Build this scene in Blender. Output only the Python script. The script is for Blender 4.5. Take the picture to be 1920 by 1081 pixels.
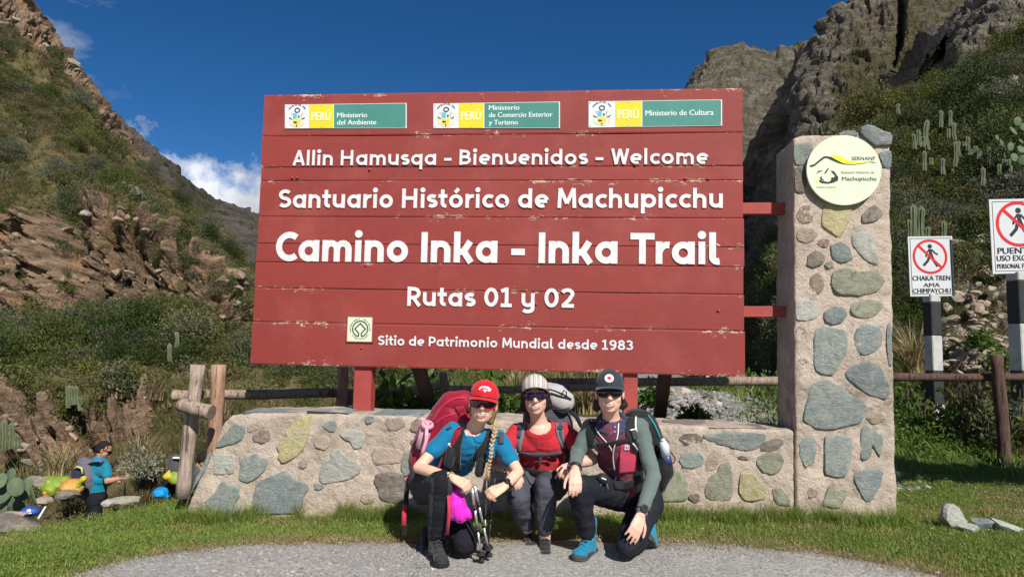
import bpy, bmesh, math, random
import numpy as np
from mathutils import Vector, Matrix
random.seed(7); RNG = np.random.default_rng(11)
for _o in list(bpy.data.objects): bpy.data.objects.remove(_o)
SC = bpy.context.scene
COL = SC.collection
# ------------------------------------------------------------------ camera
FPX = 1300.0; PITCH = math.radians(4.3); ROLL = math.radians(1.23); CAMH = 1.28
cam_d = bpy.data.cameras.new('camera'); cam = bpy.data.objects.new('camera', cam_d); COL.objects.link(cam)
cam_d.sensor_width = 36.0; cam_d.lens = FPX/1920*36.0; cam_d.clip_start = 0.05; cam_d.clip_end = 6000
cam.location = (0, 0, CAMH)
cam.matrix_world = Matrix.Translation((0, 0, CAMH)) @ Matrix.Rotation(math.radians(90)+PITCH, 4, 'X') @ Matrix.Rotation(ROLL, 4, 'Z')
SC.camera = cam
# ------------------------------------------------------------------ light
SUN_AZ = math.radians(23); SUN_EL = math.radians(41)
SUND = Vector((math.sin(SUN_AZ)*math.cos(SUN_EL), -math.cos(SUN_AZ)*math.cos(SUN_EL), math.sin(SUN_EL)))
sd = bpy.data.lights.new('sun', 'SUN'); sd.energy = 4.9; sd.angle = math.radians(0.53); sd.color = (1.0, 0.95, 0.87)
sun = bpy.data.objects.new('sun', sd); COL.objects.link(sun)
sun.rotation_euler = SUND.to_track_quat('Z', 'Y').to_euler()
W = bpy.data.worlds.new('World'); SC.world = W; W.use_nodes = True
def build_world():
    nt = W.node_tree; N = nt.nodes; L = nt.links; N.clear()
    out = N.new('ShaderNodeOutputWorld'); bg = N.new('ShaderNodeBackground'); L.new(bg.outputs[0], out.inputs[0])
    sky = N.new('ShaderNodeTexSky'); sky.sky_type = 'NISHITA'; sky.sun_disc = False
    sky.sun_elevation = SUN_EL; sky.sun_rotation = math.pi - SUN_AZ
    sky.altitude = 2700; sky.air_density = 0.75; sky.dust_density = 0.05; sky.ozone_density = 3.0
    bg.inputs[1].default_value = SKY_STRENGTH
    hs = N.new('ShaderNodeHueSaturation'); hs.inputs['Saturation'].default_value = 1.27; hs.inputs['Value'].default_value = 1.38
    L.new(sky.outputs[0], hs.inputs['Color'])
    tc = N.new('ShaderNodeTexCoord'); sep = N.new('ShaderNodeSeparateXYZ'); L.new(tc.outputs['Generated'], sep.inputs[0])
    def M(op, a, b=None, c=None, clamp=False):
        n = N.new('ShaderNodeMath'); n.operation = op; n.use_clamp = clamp
        for i, v in enumerate((a, b, c)):
            if v is None: continue
            if isinstance(v, (int, float)): n.inputs[i].default_value = v
            else: L.new(v, n.inputs[i])
        return n.outputs[0]
    def noise(scale, detail, rough=0.55, off=(0, 0, 0), sc=(1, 1, 1)):
        mp = N.new('ShaderNodeMapping'); L.new(tc.outputs['Generated'], mp.inputs[0]); mp.inputs['Location'].default_value = off; mp.inputs['Scale'].default_value = sc
        n = N.new('ShaderNodeTexNoise'); n.inputs['Scale'].default_value = scale; n.inputs['Detail'].default_value = detail; n.inputs['Roughness'].default_value = rough
        L.new(mp.outputs[0], n.inputs['Vector']); return n.outputs[0]
    n1 = noise(5.0, 3, 0.5, (3.1, 0.4, 0)); n2 = noise(22.0, 8, 0.62)
    # cumulus bank low over the horizon, all the way round
    h = M('ADD', M('MULTIPLY', M('SUBTRACT', n1, 0.5), 0.22), M('MULTIPLY', M('SUBTRACT', n2, 0.5), 0.15))
    top = M('ADD', h, CLOUD_TOP)
    m1 = M('SMOOTH_MIN', M('MULTIPLY', M('SUBTRACT', top, sep.outputs[2]), 26.0, clamp=True), 1.0, 0.1)
    # a few torn wisps higher up
    dv = N.new('ShaderNodeVectorMath'); dv.operation = 'DISTANCE'; L.new(tc.outputs['Generated'], dv.inputs[0]); dv.inputs[1].default_value = WISP
    n3 = noise(13.0, 7, 0.6, (0.35, 0, 0.2), (1, 1, 1.9))
    rad = M('MULTIPLY', M('SUBTRACT', 1.0, M('MULTIPLY', dv.outputs['Value'], 10.5)), 1.0, clamp=True)
    m2 = M('MULTIPLY', M('MULTIPLY', M('SUBTRACT', n3, M('SUBTRACT', 0.66, M('MULTIPLY', rad, 0.30))), 4.0, clamp=True), M('MULTIPLY', rad, 1.6, clamp=True))
    m = M('MAXIMUM', m1, M('MULTIPLY', m2, 0.42))
    shade = N.new('ShaderNodeMapRange'); L.new(noise(9.0, 6, 0.6, (1, 2, 0.5)), shade.inputs[0])
    shade.inputs[1].default_value = 0.3; shade.inputs[2].default_value = 0.7; shade.inputs[3].default_value = 0.55; shade.inputs[4].default_value = 1.0
    cc = N.new('ShaderNodeVectorMath'); cc.operation = 'SCALE'; cc.inputs[0].default_value = CLOUD_COL; L.new(shade.outputs[0], cc.inputs['Scale'])
    mix = N.new('ShaderNodeMix'); mix.data_type = 'RGBA'
    L.new(m, mix.inputs['Factor']); L.new(hs.outputs[0], mix.inputs['A']); L.new(cc.outputs[0], mix.inputs['B'])
    L.new(mix.outputs['Result'], bg.inputs[0])
SKY_STRENGTH = 0.058; CLOUD_TOP = 0.247; WISP = (-0.520, 0.785, 0.335); CLOUD_COL = (13.5, 14.0, 15.0)
build_world()
vs = SC.view_settings; SC.display_settings.display_device = 'sRGB'
vs.view_transform = 'Standard'; vs.look = 'None'; vs.exposure = 0.32; vs.gamma = 1.0; vs.use_curve_mapping = False
try:
    SC.cycles.max_bounces = 5; SC.cycles.diffuse_bounces = 3; SC.cycles.transparent_max_bounces = 8; SC.cycles.use_denoising = True
except Exception: pass
# ------------------------------------------------------------------ pixel -> world helpers (measuring the photograph)
_F = np.array([0, math.cos(PITCH), math.sin(PITCH)]); _U0 = np.array([0, -math.sin(PITCH), math.cos(PITCH)]); _R0 = np.array([1.0, 0, 0])
_R = math.cos(ROLL)*_R0 + math.sin(ROLL)*_U0; _U = -math.sin(ROLL)*_R0 + math.cos(ROLL)*_U0; _C = np.array([0, 0, CAMH])
def ray(px, py): return _F + (px-960)/FPX*_R - (py-540.5)/FPX*_U
def P(px, py, Y):
    d = ray(px, py); return _C + d*(Y/d[1])
def on_plane(px, py, p0, n):
    d = ray(px, py); return _C + d*(np.dot(np.asarray(p0)-_C, n)/np.dot(d, n))
def V(*a): return np.array(a, float)
def nrm(v):
    v = np.asarray(v, float); l = np.linalg.norm(v); return v/l if l > 1e-12 else v
def sstep(a, b, x):
    t = np.clip((np.asarray(x, float)-a)/(b-a), 0, 1); return t*t*(3-2*t)
# ------------------------------------------------------------------ noise
_tab = np.random.default_rng(5).random(65536)
def vnoise(p, seed=0):
    p = np.asarray(p, float); i = np.floor(p).astype(np.int64); f = p-i; f = f*f*f*(f*(f*6-15)+10)
    def h(dx, dy, dz):
        k = ((i[:, 0]+dx)*73856093) ^ ((i[:, 1]+dy)*19349663) ^ ((i[:, 2]+dz)*83492791) ^ (seed*2654435761)
        k = (k ^ (k >> 13))*1274126177
        return _tab[(k ^ (k >> 16)) & 65535]
    x, y, z = f[:, 0], f[:, 1], f[:, 2]
    a = h(0,0,0)*(1-x)+h(1,0,0)*x; b = h(0,1,0)*(1-x)+h(1,1,0)*x; c = h(0,0,1)*(1-x)+h(1,0,1)*x; d = h(0,1,1)*(1-x)+h(1,1,1)*x
    return ((a*(1-y)+b*y)*(1-z)+(c*(1-y)+d*y)*z)*2-1
def fbm(p, octv=5, lac=2.03, gain=0.5, seed=0, ridged=False):
    p = np.asarray(p, float); s = np.zeros(len(p)); a = 1.0; t = 0
    for o in range(octv):
        n = vnoise(p, seed+o*17)
        if ridged: n = 1-2*np.abs(n)
        s += a*n; t += a; a *= gain; p = p*lac + 11.3
    return s/t
def facets(p, seed=0):
    """fractured-rock relief: every random cell is a tilted flat facet at its own height; also returns nearness to a crack"""
    p = np.asarray(p, float); i = np.floor(p).astype(np.int64); best = np.full(len(p), 9.0); sec = np.full(len(p), 9.0); val = np.zeros(len(p))
    for dx in (-1, 0, 1):
        for dy in (-1, 0, 1):
            for dz in (-1, 0, 1):
                c = i+np.array([dx, dy, dz]); k = (c[:,0]*73856093) ^ (c[:,1]*19349663) ^ (c[:,2]*83492791) ^ (seed*2654435761); k = (k ^ (k >> 13))*1274126177; k = k ^ (k >> 16)
                r = np.stack([_tab[(k+q*7919) & 65535] for q in range(7)], 1); d = p-(c+r[:, :3]); dist = np.sqrt((d*d).sum(1)); v = (r[:, 3]-.5)*1.2+(d*(r[:, 4:7]-.5)).sum(1)*1.5
                m = dist < best; sec = np.where(m, best, np.minimum(sec, dist)); val = np.where(m, v, val); best = np.where(m, dist, best)
    return val, np.clip(1-(sec-best)/.16, 0, 1)
# ------------------------------------------------------------------ materials
MATS = {}
def newmat(name):
    m = bpy.data.materials.new(name); m.use_nodes = True; nt = m.node_tree; nt.nodes.clear()
    out = nt.nodes.new('ShaderNodeOutputMaterial'); b = nt.nodes.new('ShaderNodeBsdfPrincipled'); nt.links.new(b.outputs[0], out.inputs[0])
    return m, nt, b, out
class NT:
    """tiny node-graph helper"""
    def __init__(s, nt): s.nt = nt; s.N = nt.nodes; s.L = nt.links; s.tc = None
    def put(s, sock, v):
        if isinstance(v, bpy.types.NodeSocket): s.L.new(v, sock)
        elif isinstance(v, (tuple, list)) and len(v) == 3 and sock.type == 'RGBA': sock.default_value = (*v, 1)
        else: sock.default_value = v
    def coord(s, kind='Object'):
        if s.tc is None: s.tc = s.N.new('ShaderNodeTexCoord')
        return s.tc.outputs[kind]
    def pos(s):
        return s.N.new('ShaderNodeNewGeometry').outputs['Position']
    def map(s, vec, scale=(1,1,1), loc=(0,0,0), rot=(0,0,0)):
        m = s.N.new('ShaderNodeMapping'); s.L.new(vec, m.inputs[0]); m.inputs['Scale'].default_value = scale; m.inputs['Location'].default_value = loc; m.inputs['Rotation'].default_value = rot
        return m.outputs[0]
    def noise(s, vec, scale, detail=4, rough=0.55, dist=0.0):
        n = s.N.new('ShaderNodeTexNoise'); s.L.new(vec, n.inputs['Vector']); n.inputs['Scale'].default_value = scale; n.inputs['Detail'].default_value = detail
        n.inputs['Roughness'].default_value = rough; n.inputs['Distortion'].default_value = dist; return n.outputs[0]
    def voro(s, vec, scale, feat='F1', rand=1.0, out='Distance'):
        n = s.N.new('ShaderNodeTexVoronoi'); n.feature = feat; s.L.new(vec, n.inputs['Vector']); n.inputs['Scale'].default_value = scale; n.inputs['Randomness'].default_value = rand
        return n.outputs[out]
    def ramp(s, fac, stops, interp='LINEAR'):
        r = s.N.new('ShaderNodeValToRGB'); s.put(r.inputs[0], fac); r.color_ramp.interpolation = interp; e = r.color_ramp.elements
        while len(e) < len(stops): e.new(0.5)
        for q, (p, c) in zip(e, stops): q.position = p; q.color = (*c, 1) if len(c) == 3 else c
        return r.outputs[0]
    def mr(s, v, a, b, c=0.0, d=1.0, smooth=False):
        m = s.N.new('ShaderNodeMapRange'); s.put(m.inputs[0], v)
        if smooth: m.interpolation_type = 'SMOOTHSTEP'
        m.inputs[1].default_value = a; m.inputs[2].default_value = b; m.inputs[3].default_value = c; m.inputs[4].default_value = d; return m.outputs[0]
    def mix(s, fac, a, b, blend='MIX'):
        m = s.N.new('ShaderNodeMix'); m.data_type = 'RGBA'; m.blend_type = blend; s.put(m.inputs['Factor'], fac); s.put(m.inputs['A'], a); s.put(m.inputs['B'], b); return m.outputs['Result']
    def math(s, op, a, b=0.0, clamp=False):
        m = s.N.new('ShaderNodeMath'); m.operation = op; m.use_clamp = clamp; s.put(m.inputs[0], a); s.put(m.inputs[1], b); return m.outputs[0]
    def attr(s, name, out='Fac'):
        a = s.N.new('ShaderNodeAttribute'); a.attribute_name = name; return a.outputs[out]
    def rand(s): return s.N.new('ShaderNodeObjectInfo').outputs['Random']
    def bump(s, h, strength=0.3, dist=0.01):
        b = s.N.new('ShaderNodeBump'); s.put(b.inputs['Height'], h); b.inputs['Strength'].default_value = strength; b.inputs['Distance'].default_value = dist; return b.outputs[0]
def pm(name, c, rough=0.7, var=0.25, scale=8.0, bump=0.0, bscale=60.0, metal=0.0, c2=None, spec=0.35, bdist=0.004, randv=0.0, sheen=0.0, weave=None):
    """generic painted / cloth / plastic material: two-tone noise colour, fine relief"""
    if name in MATS: return MATS[name]
    m, nt, b, out = newmat(name); g = NT(nt); v = g.coord()
    c2 = c2 or tuple(x*(1-var) for x in c)
    col = g.mix(g.mr(g.noise(v, scale, 5, 0.6), 0.35, 0.68), c, c2)
    if randv:
        hs = nt.nodes.new('ShaderNodeHueSaturation'); nt.links.new(col, hs.inputs['Color']); nt.links.new(g.mr(g.rand(), 0, 1, 1-randv, 1+randv), hs.inputs['Value']); nt.links.new(g.mr(g.rand(), 0, 1, 0.5-randv*0.05, 0.5+randv*0.05), hs.inputs['Hue']); col = hs.outputs[0]
    nt.links.new(col, b.inputs['Base Color'])
    b.inputs['Roughness'].default_value = rough; b.inputs['Metallic'].default_value = metal; b.inputs['Specular IOR Level'].default_value = spec
    if sheen: b.inputs['Sheen Weight'].default_value = sheen
    if bump: nt.links.new(g.bump(g.noise(v, bscale, 4, 0.6), bump, bdist), b.inputs['Normal'])
    MATS[name] = m; return m
# ------------------------------------------------------------------ object helpers
ORG = {}
def link(o, parent=None):
    COL.objects.link(o)
    if parent is not None: o.parent = parent
    return o
def tag(o, label=None, cat=None, group=None, kind=None):
    if label: o['label'] = label
    if cat: o['category'] = cat
    if group: o['group'] = group
    if kind: o['kind'] = kind
    return o
def thing(name, loc, label, cat, group=None):
    o = bpy.data.objects.new(name, None); o.empty_display_size = 0.1; o.location = Vector(loc); link(o); ORG[o] = Vector(loc); return tag(o, label, cat, group)
def mesh_np(name, verts, faces=None, tris=None, quads=None, smooth=False):
    """fast mesh from numpy arrays"""
    me = bpy.data.meshes.new(name); verts = np.asarray(verts, np.float32)
    me.vertices.add(len(verts)); me.vertices.foreach_set('co', verts.ravel())
    idx = []; tot = []
    if tris is not None and len(tris): idx.append(np.asarray(tris, np.int32).ravel()); tot.append(np.full(len(tris), 3, np.int32))
    if quads is not None and len(quads): idx.append(np.asarray(quads, np.int32).ravel()); tot.append(np.full(len(quads), 4, np.int32))
    idx = np.concatenate(idx); tot = np.concatenate(tot); st = np.concatenate([[0], np.cumsum(tot)[:-1]]).astype(np.int32)
    me.loops.add(len(idx)); me.loops.foreach_set('vertex_index', idx)
    me.polygons.add(len(tot)); me.polygons.foreach_set('loop_start', st); me.polygons.foreach_set('loop_total', tot)
    if smooth: me.polygons.foreach_set('use_smooth', np.ones(len(tot), bool))
    me.update(); me.validate(); return me
def fattr(me, name, vals):
    a = me.attributes.new(name, 'FLOAT', 'POINT'); a.data.foreach_set('value', np.asarray(vals, np.float32)); return a
class MB:
    """collects shapes in world coordinates; build() links them as ONE mesh object under parent"""
    def __init__(s): s.v = []; s.f = []; s.m = []; s.sm = []
    def add(s, vs, fs, mi=0, smooth=False):
        o = len(s.v); s.v += [tuple(map(float, q)) for q in vs]; s.f += [tuple(o+i for i in q) for q in fs]; s.m += [mi]*len(fs); s.sm += [smooth]*len(fs); return s
    def box(s, c, size, ax=None, mi=0, jit=0.0):
        c = np.asarray(c, float); h = np.asarray(size, float)/2; A = np.eye(3) if ax is None else np.asarray(ax, float)
        pts = []
        for z in (-1, 1):
            for y in (-1, 1):
                for x in (-1, 1): pts.append(c + A[0]*h[0]*x + A[1]*h[1]*y + A[2]*h[2]*z + (RNG.normal(0, jit, 3) if jit else 0))
        return s.add(pts, [(0,2,3,1),(4,5,7,6),(0,1,5,4),(2,6,7,3),(0,4,6,2),(1,3,7,5)], mi)
    def bbox(s, c, size, ax=None, bev=0.006, mi=0):
        """box with chamfered edges"""
        bm = bmesh.new(); bmesh.ops.create_cube(bm, size=1.0)
        for q in bm.verts: q.co = Vector((q.co.x*size[0], q.co.y*size[1], q.co.z*size[2]))
        bmesh.ops.bevel(bm, geom=list(bm.edges), offset=min(bev, min(size)*0.45), segments=1, affect='EDGES', profile=0.6)
        A = np.eye(3) if ax is None else np.asarray(ax, float); c = np.asarray(c, float)
        bm.verts.index_update()
        s.add([c + A[0]*q.co.x + A[1]*q.co.y + A[2]*q.co.z for q in bm.verts], [[q.index for q in f.verts] for f in bm.faces], mi); bm.free(); return s
    def tube(s, path, rad, n=8, mi=0, caps=True, flat=None, closed=False, smooth=True, noise=0.0, up=None):
        """tube along a path; rad scalar or per point; flat=(a,b) scales across/along the frame"""
        path = [np.asarray(p, float) for p in path]; k = len(path)
        rad = [rad]*k if np.isscalar(rad) else list(rad); fx, fy = flat or (1, 1)
        T = [nrm(path[(i+1) % k]-path[i-1]) if closed else nrm(path[min(i+1, k-1)]-path[max(i-1, 0)]) for i in range(k)]
        a = np.asarray(up, float) if up is not None else (V(0,0,1) if abs(T[0][2]) < 0.9 else V(1,0,0)); pts = []
        X = None
        for i in range(k):
            ref = a if (X is None or up is not None) else X
            X = nrm(ref - T[i]*np.dot(ref, T[i])); Yv = np.cross(T[i], X)
            for j in range(n):
                t = 2*math.pi*j/n; r = rad[i]*(1+(RNG.normal(0, noise) if noise else 0))
                pts.append(path[i] + X*math.cos(t)*r*fx + Yv*math.sin(t)*r*fy)
        fs = []
        for i in range(k if closed else k-1):
            for j in range(n):
                a0 = i*n+j; a1 = i*n+(j+1) % n; b0 = ((i+1) % k)*n+j; b1 = ((i+1) % k)*n+(j+1) % n
                fs.append((a0, a1, b1, b0))
        if caps and not closed: fs.append(tuple(range(n-1, -1, -1))); fs.append(tuple((k-1)*n+j for j in range(n)))
        return s.add(pts, fs, mi, smooth)
    def cap(s, p, q, r0, r1, n=14, mi=0):
        """closed round cone (hemispherical ends) between p and q"""
        p = np.asarray(p, float); q = np.asarray(q, float); d = nrm(q-p) if np.linalg.norm(q-p) > 1e-9 else V(0,0,1)
        path = []; rad = []
        for t in (-88, -60, -30, 0): path.append(p + d*r0*math.sin(math.radians(t))); rad.append(r0*math.cos(math.radians(t)))
        for t in (0, 30, 60, 88): path.append(q + d*r1*math.sin(math.radians(t))); rad.append(r1*math.cos(math.radians(t)))
        return s.tube(path, rad, n, mi)
    def chain(s, pts, rads, n=12, mi=0):
        for i in range(len(pts)-1): s.cap(pts[i], pts[i+1], rads[i], rads[i+1], n, mi)
        return s
    def ell(s, c, r, ax=None, nu=16, nv=10, mi=0, noise=0.0):
        c = np.asarray(c, float); A = np.eye(3) if ax is None else np.asarray(ax, float); pts = []; fs = []
        for i in range(nv+1):
            ph = math.pi*i/nv-math.pi/2; ph = max(-1.56, min(1.56, ph))
            for j in range(nu):
                t = 2*math.pi*j/nu; k = 1+(RNG.normal(0, noise) if noise else 0)
                pts.append(c + k*(A[0]*r[0]*math.cos(ph)*math.cos(t) + A[1]*r[1]*math.cos(ph)*math.sin(t) + A[2]*r[2]*math.sin(ph)))
        for i in range(nv):
            for j in range(nu): fs.append((i*nu+j, i*nu+(j+1) % nu, (i+1)*nu+(j+1) % nu, (i+1)*nu+j))
        fs.append(tuple(range(nu-1, -1, -1))); fs.append(tuple(nv*nu+j for j in range(nu)))
        return s.add(pts, fs, mi, True)
    def prism(s, poly, n, h, mi=0, bev=0.0, smooth=False):
        """polygon (3-D points) raised along n by h, base sunk slightly, optional chamfer inset"""
        poly = [np.asarray(p, float) for p in poly]; n = np.asarray(n, float); k = len(poly); c = sum(poly)/k
        lo = [p - n*0.004 for p in poly]; rings = [lo]
        if bev:
            rings.append([p + n*(h-bev*0.7) for p in poly]); rings.append([p + nrm(c-p)*min(bev, np.linalg.norm(c-p)*0.3) + n*h for p in poly])
        else: rings.append([p + n*h for p in poly])
        vs = [q for r in rings for q in r]; fs = []
        # orientation
        ar = sum(np.dot(np.cross(poly[i]-c, poly[(i+1) % k]-c), n) for i in range(k)); fl = ar < 0
        for a in range(len(rings)-1):
            for i in range(k):
                q = (a*k+i, a*k+(i+1) % k, (a+1)*k+(i+1) % k, (a+1)*k+i); fs.append(q[::-1] if fl else q)
        t = tuple((len(rings)-1)*k+i for i in range(k)); fs.append(t[::-1] if fl else t)
        return s.add(vs, fs, mi, smooth)
    def build(s, name, mats, parent=None, label=None, sub=0, loc=None, disp=None):
        org = ORG.get(parent, None) if parent is not None else None
        if org is None: org = Vector(loc) if loc is not None else (Vector(np.mean(np.array(s.v), axis=0)) if s.v else Vector((0,0,0)))
        if parent is None and loc is None:
            a = np.array(s.v); org = Vector(((a[:,0].min()+a[:,0].max())/2, (a[:,1].min()+a[:,1].max())/2, a[:,2].min()))
        me = bpy.data.meshes.new(name); o3 = np.array(org)
        me.from_pydata([tuple(np.array(q)-o3) for q in s.v], [], s.f)
        mats = mats if isinstance(mats, (list, tuple)) else [mats]
        for m in mats: me.materials.append(m)
        me.polygons.foreach_set('material_index', s.m); me.polygons.foreach_set('use_smooth', s.sm); me.update()
        o = bpy.data.objects.new(name, me)
        if parent is None: o.location = org
        link(o, parent); ORG[o] = org
        if label: o['label'] = label
        return o
def remesh(mb, voxel, smooth=4, disp=None):
    """voxel-unite the overlapping closed shapes of mb into one continuous skin (numpy verts / quads)"""
    me = bpy.data.meshes.new('tmp'); me.from_pydata(mb.v, [], mb.f); me.update()
    ob = bpy.data.objects.new('tmp', me); COL.objects.link(ob)
    r = ob.modifiers.new('r', 'REMESH'); r.mode = 'VOXEL'; r.voxel_size = voxel
    if smooth: sm = ob.modifiers.new('s', 'SMOOTH'); sm.factor = 0.5; sm.iterations = smooth
    dg = bpy.context.evaluated_depsgraph_get(); ev = ob.evaluated_get(dg); m2 = bpy.data.meshes.new_from_object(ev)
    bpy.data.objects.remove(ob); bpy.data.meshes.remove(me)
    if disp:
        co = np.empty(len(m2.vertices)*3, np.float32); m2.vertices.foreach_get('co', co); co = co.reshape(-1, 3)
        no = np.empty(len(m2.vertices)*3, np.float32); m2.vertices.foreach_get('normal', no); no = no.reshape(-1, 3)
        co = co + no*disp(co.astype(float), no)[:, None]; m2.vertices.foreach_set('co', co.astype(np.float32).ravel())
    m2.polygons.foreach_set('use_smooth', np.ones(len(m2.polygons), bool)); m2.update(); return m2
def organic(mb, name, mats, parent, voxel=0.006, smooth=4, disp=None, label=None, pick=None):
    me = remesh(mb, voxel, smooth, disp); me.name = name
    org = ORG[parent]; me.transform(Matrix.Translation(-org))
    mats = mats if isinstance(mats, (list, tuple)) else [mats]
    for m in mats: me.materials.append(m)
    if pick is not None:
        k = len(me.polygons); c = np.empty(k*3, np.float32); me.polygons.foreach_get('center', c); c = c.reshape(-1, 3).astype(float)+np.array(org)
        me.polygons.foreach_set('material_index', np.asarray(pick(c), np.int32))
    me.update(); o = bpy.data.objects.new(name, me); link(o, parent); ORG[o] = org
    if label: o['label'] = label
    return o
def instancer(name, pts, proto, scale, rot, label=None, kind='stuff', cat=None, parent=None):
    """many copies of one clump on points: ONE ground-cover object"""
    pts = np.asarray(pts, np.float32); n = len(pts)
    me = bpy.data.meshes.new(name); me.vertices.add(n); me.vertices.foreach_set('co', pts.ravel())
    a = me.attributes.new('sc', 'FLOAT_VECTOR', 'POINT'); a.data.foreach_set('vector', np.asarray(scale, np.float32).ravel())
    a = me.attributes.new('ro', 'FLOAT_VECTOR', 'POINT'); a.data.foreach_set('vector', np.asarray(rot, np.float32).ravel())
    o = bpy.data.objects.new(name, me); link(o, parent)
    ng = bpy.data.node_groups.new(name, 'GeometryNodeTree'); ng.interface.new_socket('Geometry', in_out='INPUT', socket_type='NodeSocketGeometry'); ng.interface.new_socket('Geometry', in_out='OUTPUT', socket_type='NodeSocketGeometry')
    N = ng.nodes; L = ng.links; gi = N.new('NodeGroupInput'); go = N.new('NodeGroupOutput'); ip = N.new('GeometryNodeInstanceOnPoints'); oi = N.new('GeometryNodeObjectInfo')
    oi.inputs['Object'].default_value = proto
    def at(nm):
        q = N.new('GeometryNodeInputNamedAttribute'); q.data_type = 'FLOAT_VECTOR'; q.inputs['Name'].default_value = nm; return q.outputs[0]
    e2r = N.new('FunctionNodeEulerToRotation'); L.new(at('ro'), e2r.inputs[0])
    L.new(gi.outputs[0], ip.inputs['Points']); L.new(oi.outputs['Geometry'], ip.inputs['Instance']); L.new(e2r.outputs[0], ip.inputs['Rotation']); L.new(at('sc'), ip.inputs['Scale']); L.new(ip.outputs[0], go.inputs[0])
    md = o.modifiers.new('scatter', 'NODES'); md.node_group = ng
    if kind: o['kind'] = kind
    if label: o['label'] = label
    if cat: o['category'] = cat
    return o
# ================================================================== GROUND AND HILLS
def gz(x, y):
    """height of the ground"""
    x = np.asarray(x, float); y = np.asarray(y, float)
    z = (0.060*np.clip(x, -3.6, 0)+0.022*np.clip(x, 0, 4.5))*sstep(3.9, 5.1, y) - 0.062*sstep(4.5, 5.35, y)
    d = (x+3.67)*-0.79 + (y-5.14)*0.61
    right = sstep(-1.6, 1.2, x-0.16*(y-6))
    dd = np.maximum(0, d-0.05); drop = np.minimum(0.40*dd*dd/(dd+0.15), 3.4)
    z = z - drop*(1-right)
    z = z + 0.62*sstep(6.0, 9.0, y)*sstep(0.3, 2.2, x-0.05*(y-6))*(1-sstep(3.3, 4.6, x)) + 0.25*sstep(6.5, 9.5, y)*sstep(3.3, 4.6, x)
    # shallow ditch behind the right-hand lawn
    q = y-(7.55+0.0*x); z = z - 0.10*np.exp(-(q/0.35)**2)*sstep(2.8, 3.6, x)
    return z
def on_gz(px, py):
    """where a sight line meets the ground"""
    d = ray(px, py); t = 1.0
    for _ in range(400):
        p = _C+d*t
        if p[2] <= float(gz(np.array([p[0]]), np.array([p[1]]))[0]): break
        t += 0.03
    return p
def gz1(x, y): return float(gz(np.array([x]), np.array([y]))[0])
def grid_faces(nu, nv):
    i = np.arange(nu*nv).reshape(nv, nu); return np.stack([i[:-1,:-1].ravel(), i[:-1,1:].ravel(), i[1:,1:].ravel(), i[1:,:-1].ravel()], 1)
def lawn_mat():
    m, nt, b, out = newmat('lawn_soil'); g = NT(nt); v = g.pos()
    n1 = g.noise(v, 1.3, 5, 0.6); n2 = g.noise(v, 28, 5, 0.65); n3 = g.noise(v, 140, 3, 0.6)
    gr = g.mix(g.mr(n2, 0.35, 0.65), (0.05, 0.095, 0.016), (0.085, 0.125, 0.03))
    dry = g.mix(g.mr(n2, 0.3, 0.7), (0.20, 0.16, 0.08), (0.12, 0.11, 0.05))
    c = g.mix(g.mr(n1, 0.52, 0.70), gr, dry)
    wild = g.mix(g.mr(n2, 0.3, 0.7), (0.07, 0.06, 0.03), (0.13, 0.11, 0.065)); c = g.mix(g.attr('wild'), c, wild)
    stn = g.mix(g.voro(v, 22, 'F1', 1, 'Color'), (0.20, 0.20, 0.19), (0.34, 0.33, 0.31)); c = g.mix(g.attr('stony'), c, stn)
    nt.links.new(c, b.inputs['Base Color']); b.inputs['Roughness'].default_value = 0.95; b.inputs['Specular IOR Level'].default_value = 0.1
    nt.links.new(g.bump(g.math('ADD', n3, g.math('MULTIPLY', n2, 0.7)), 0.6, 0.02), b.inputs['Normal']); return m
def build_ground():
    xs = np.concatenate([np.linspace(-60, -9, 40), np.linspace(-8.8, 9, 230), np.linspace(9.4, 60, 36)])
    ys = np.concatenate([np.linspace(-40, 0, 24), np.linspace(0.2, 3, 16), np.linspace(3.05, 13, 180), np.linspace(13.2, 70, 50)])
    X, Y = np.meshgrid(xs, ys); x = X.ravel(); y = Y.ravel(); z = gz(x, y)
    p3 = np.stack([x, y, x*0], 1)
    z = z + 0.012*fbm(p3*2.2, 4) + 0.12*fbm(p3*0.7, 4, seed=4)*sstep(6.5, 9, y) + 0.05*fbm(p3*3.3, 4, seed=9)*sstep(6.3, 7.2, y)
    me = mesh_np('ground', np.stack([x, y, z], 1), quads=grid_faces(len(xs), len(ys)), smooth=True)
    d = (x+3.67)*-0.79 + (y-5.14)*0.61
    wild = np.clip(sstep(0.5, 1.6, d)*(x < 1.5) + sstep(6.9, 7.8, y)*(x < 2.8) + sstep(10.5, 12, y), 0, 1)
    stony = sstep(6.1, 6.6, y)*sstep(0.9, 1.7, x-0.1*(y-6))*(1-sstep(3.2, 4.2, x))*(0.75+0.25*(fbm(p3*1.2, 3) > -0.2))
    fattr(me, 'wild', wild); fattr(me, 'stony', np.clip(stony, 0, 1))
    o = bpy.data.objects.new('ground', me); me.materials.append(lawn_mat()); link(o); tag(o, kind='structure')
build_ground()
def path_edge(x):
    """far edge of the gravel path (y) as a function of x"""
    return np.interp(x, [-2.6, -2.15, -1.7, -1.2, -0.6, 0.1, 0.8, 1.5, 1.9, 2.3, 2.7], [3.0, 3.95, 4.42, 4.52, 4.5, 4.5, 4.55, 4.5, 4.36, 4.16, 3.8])
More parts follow.
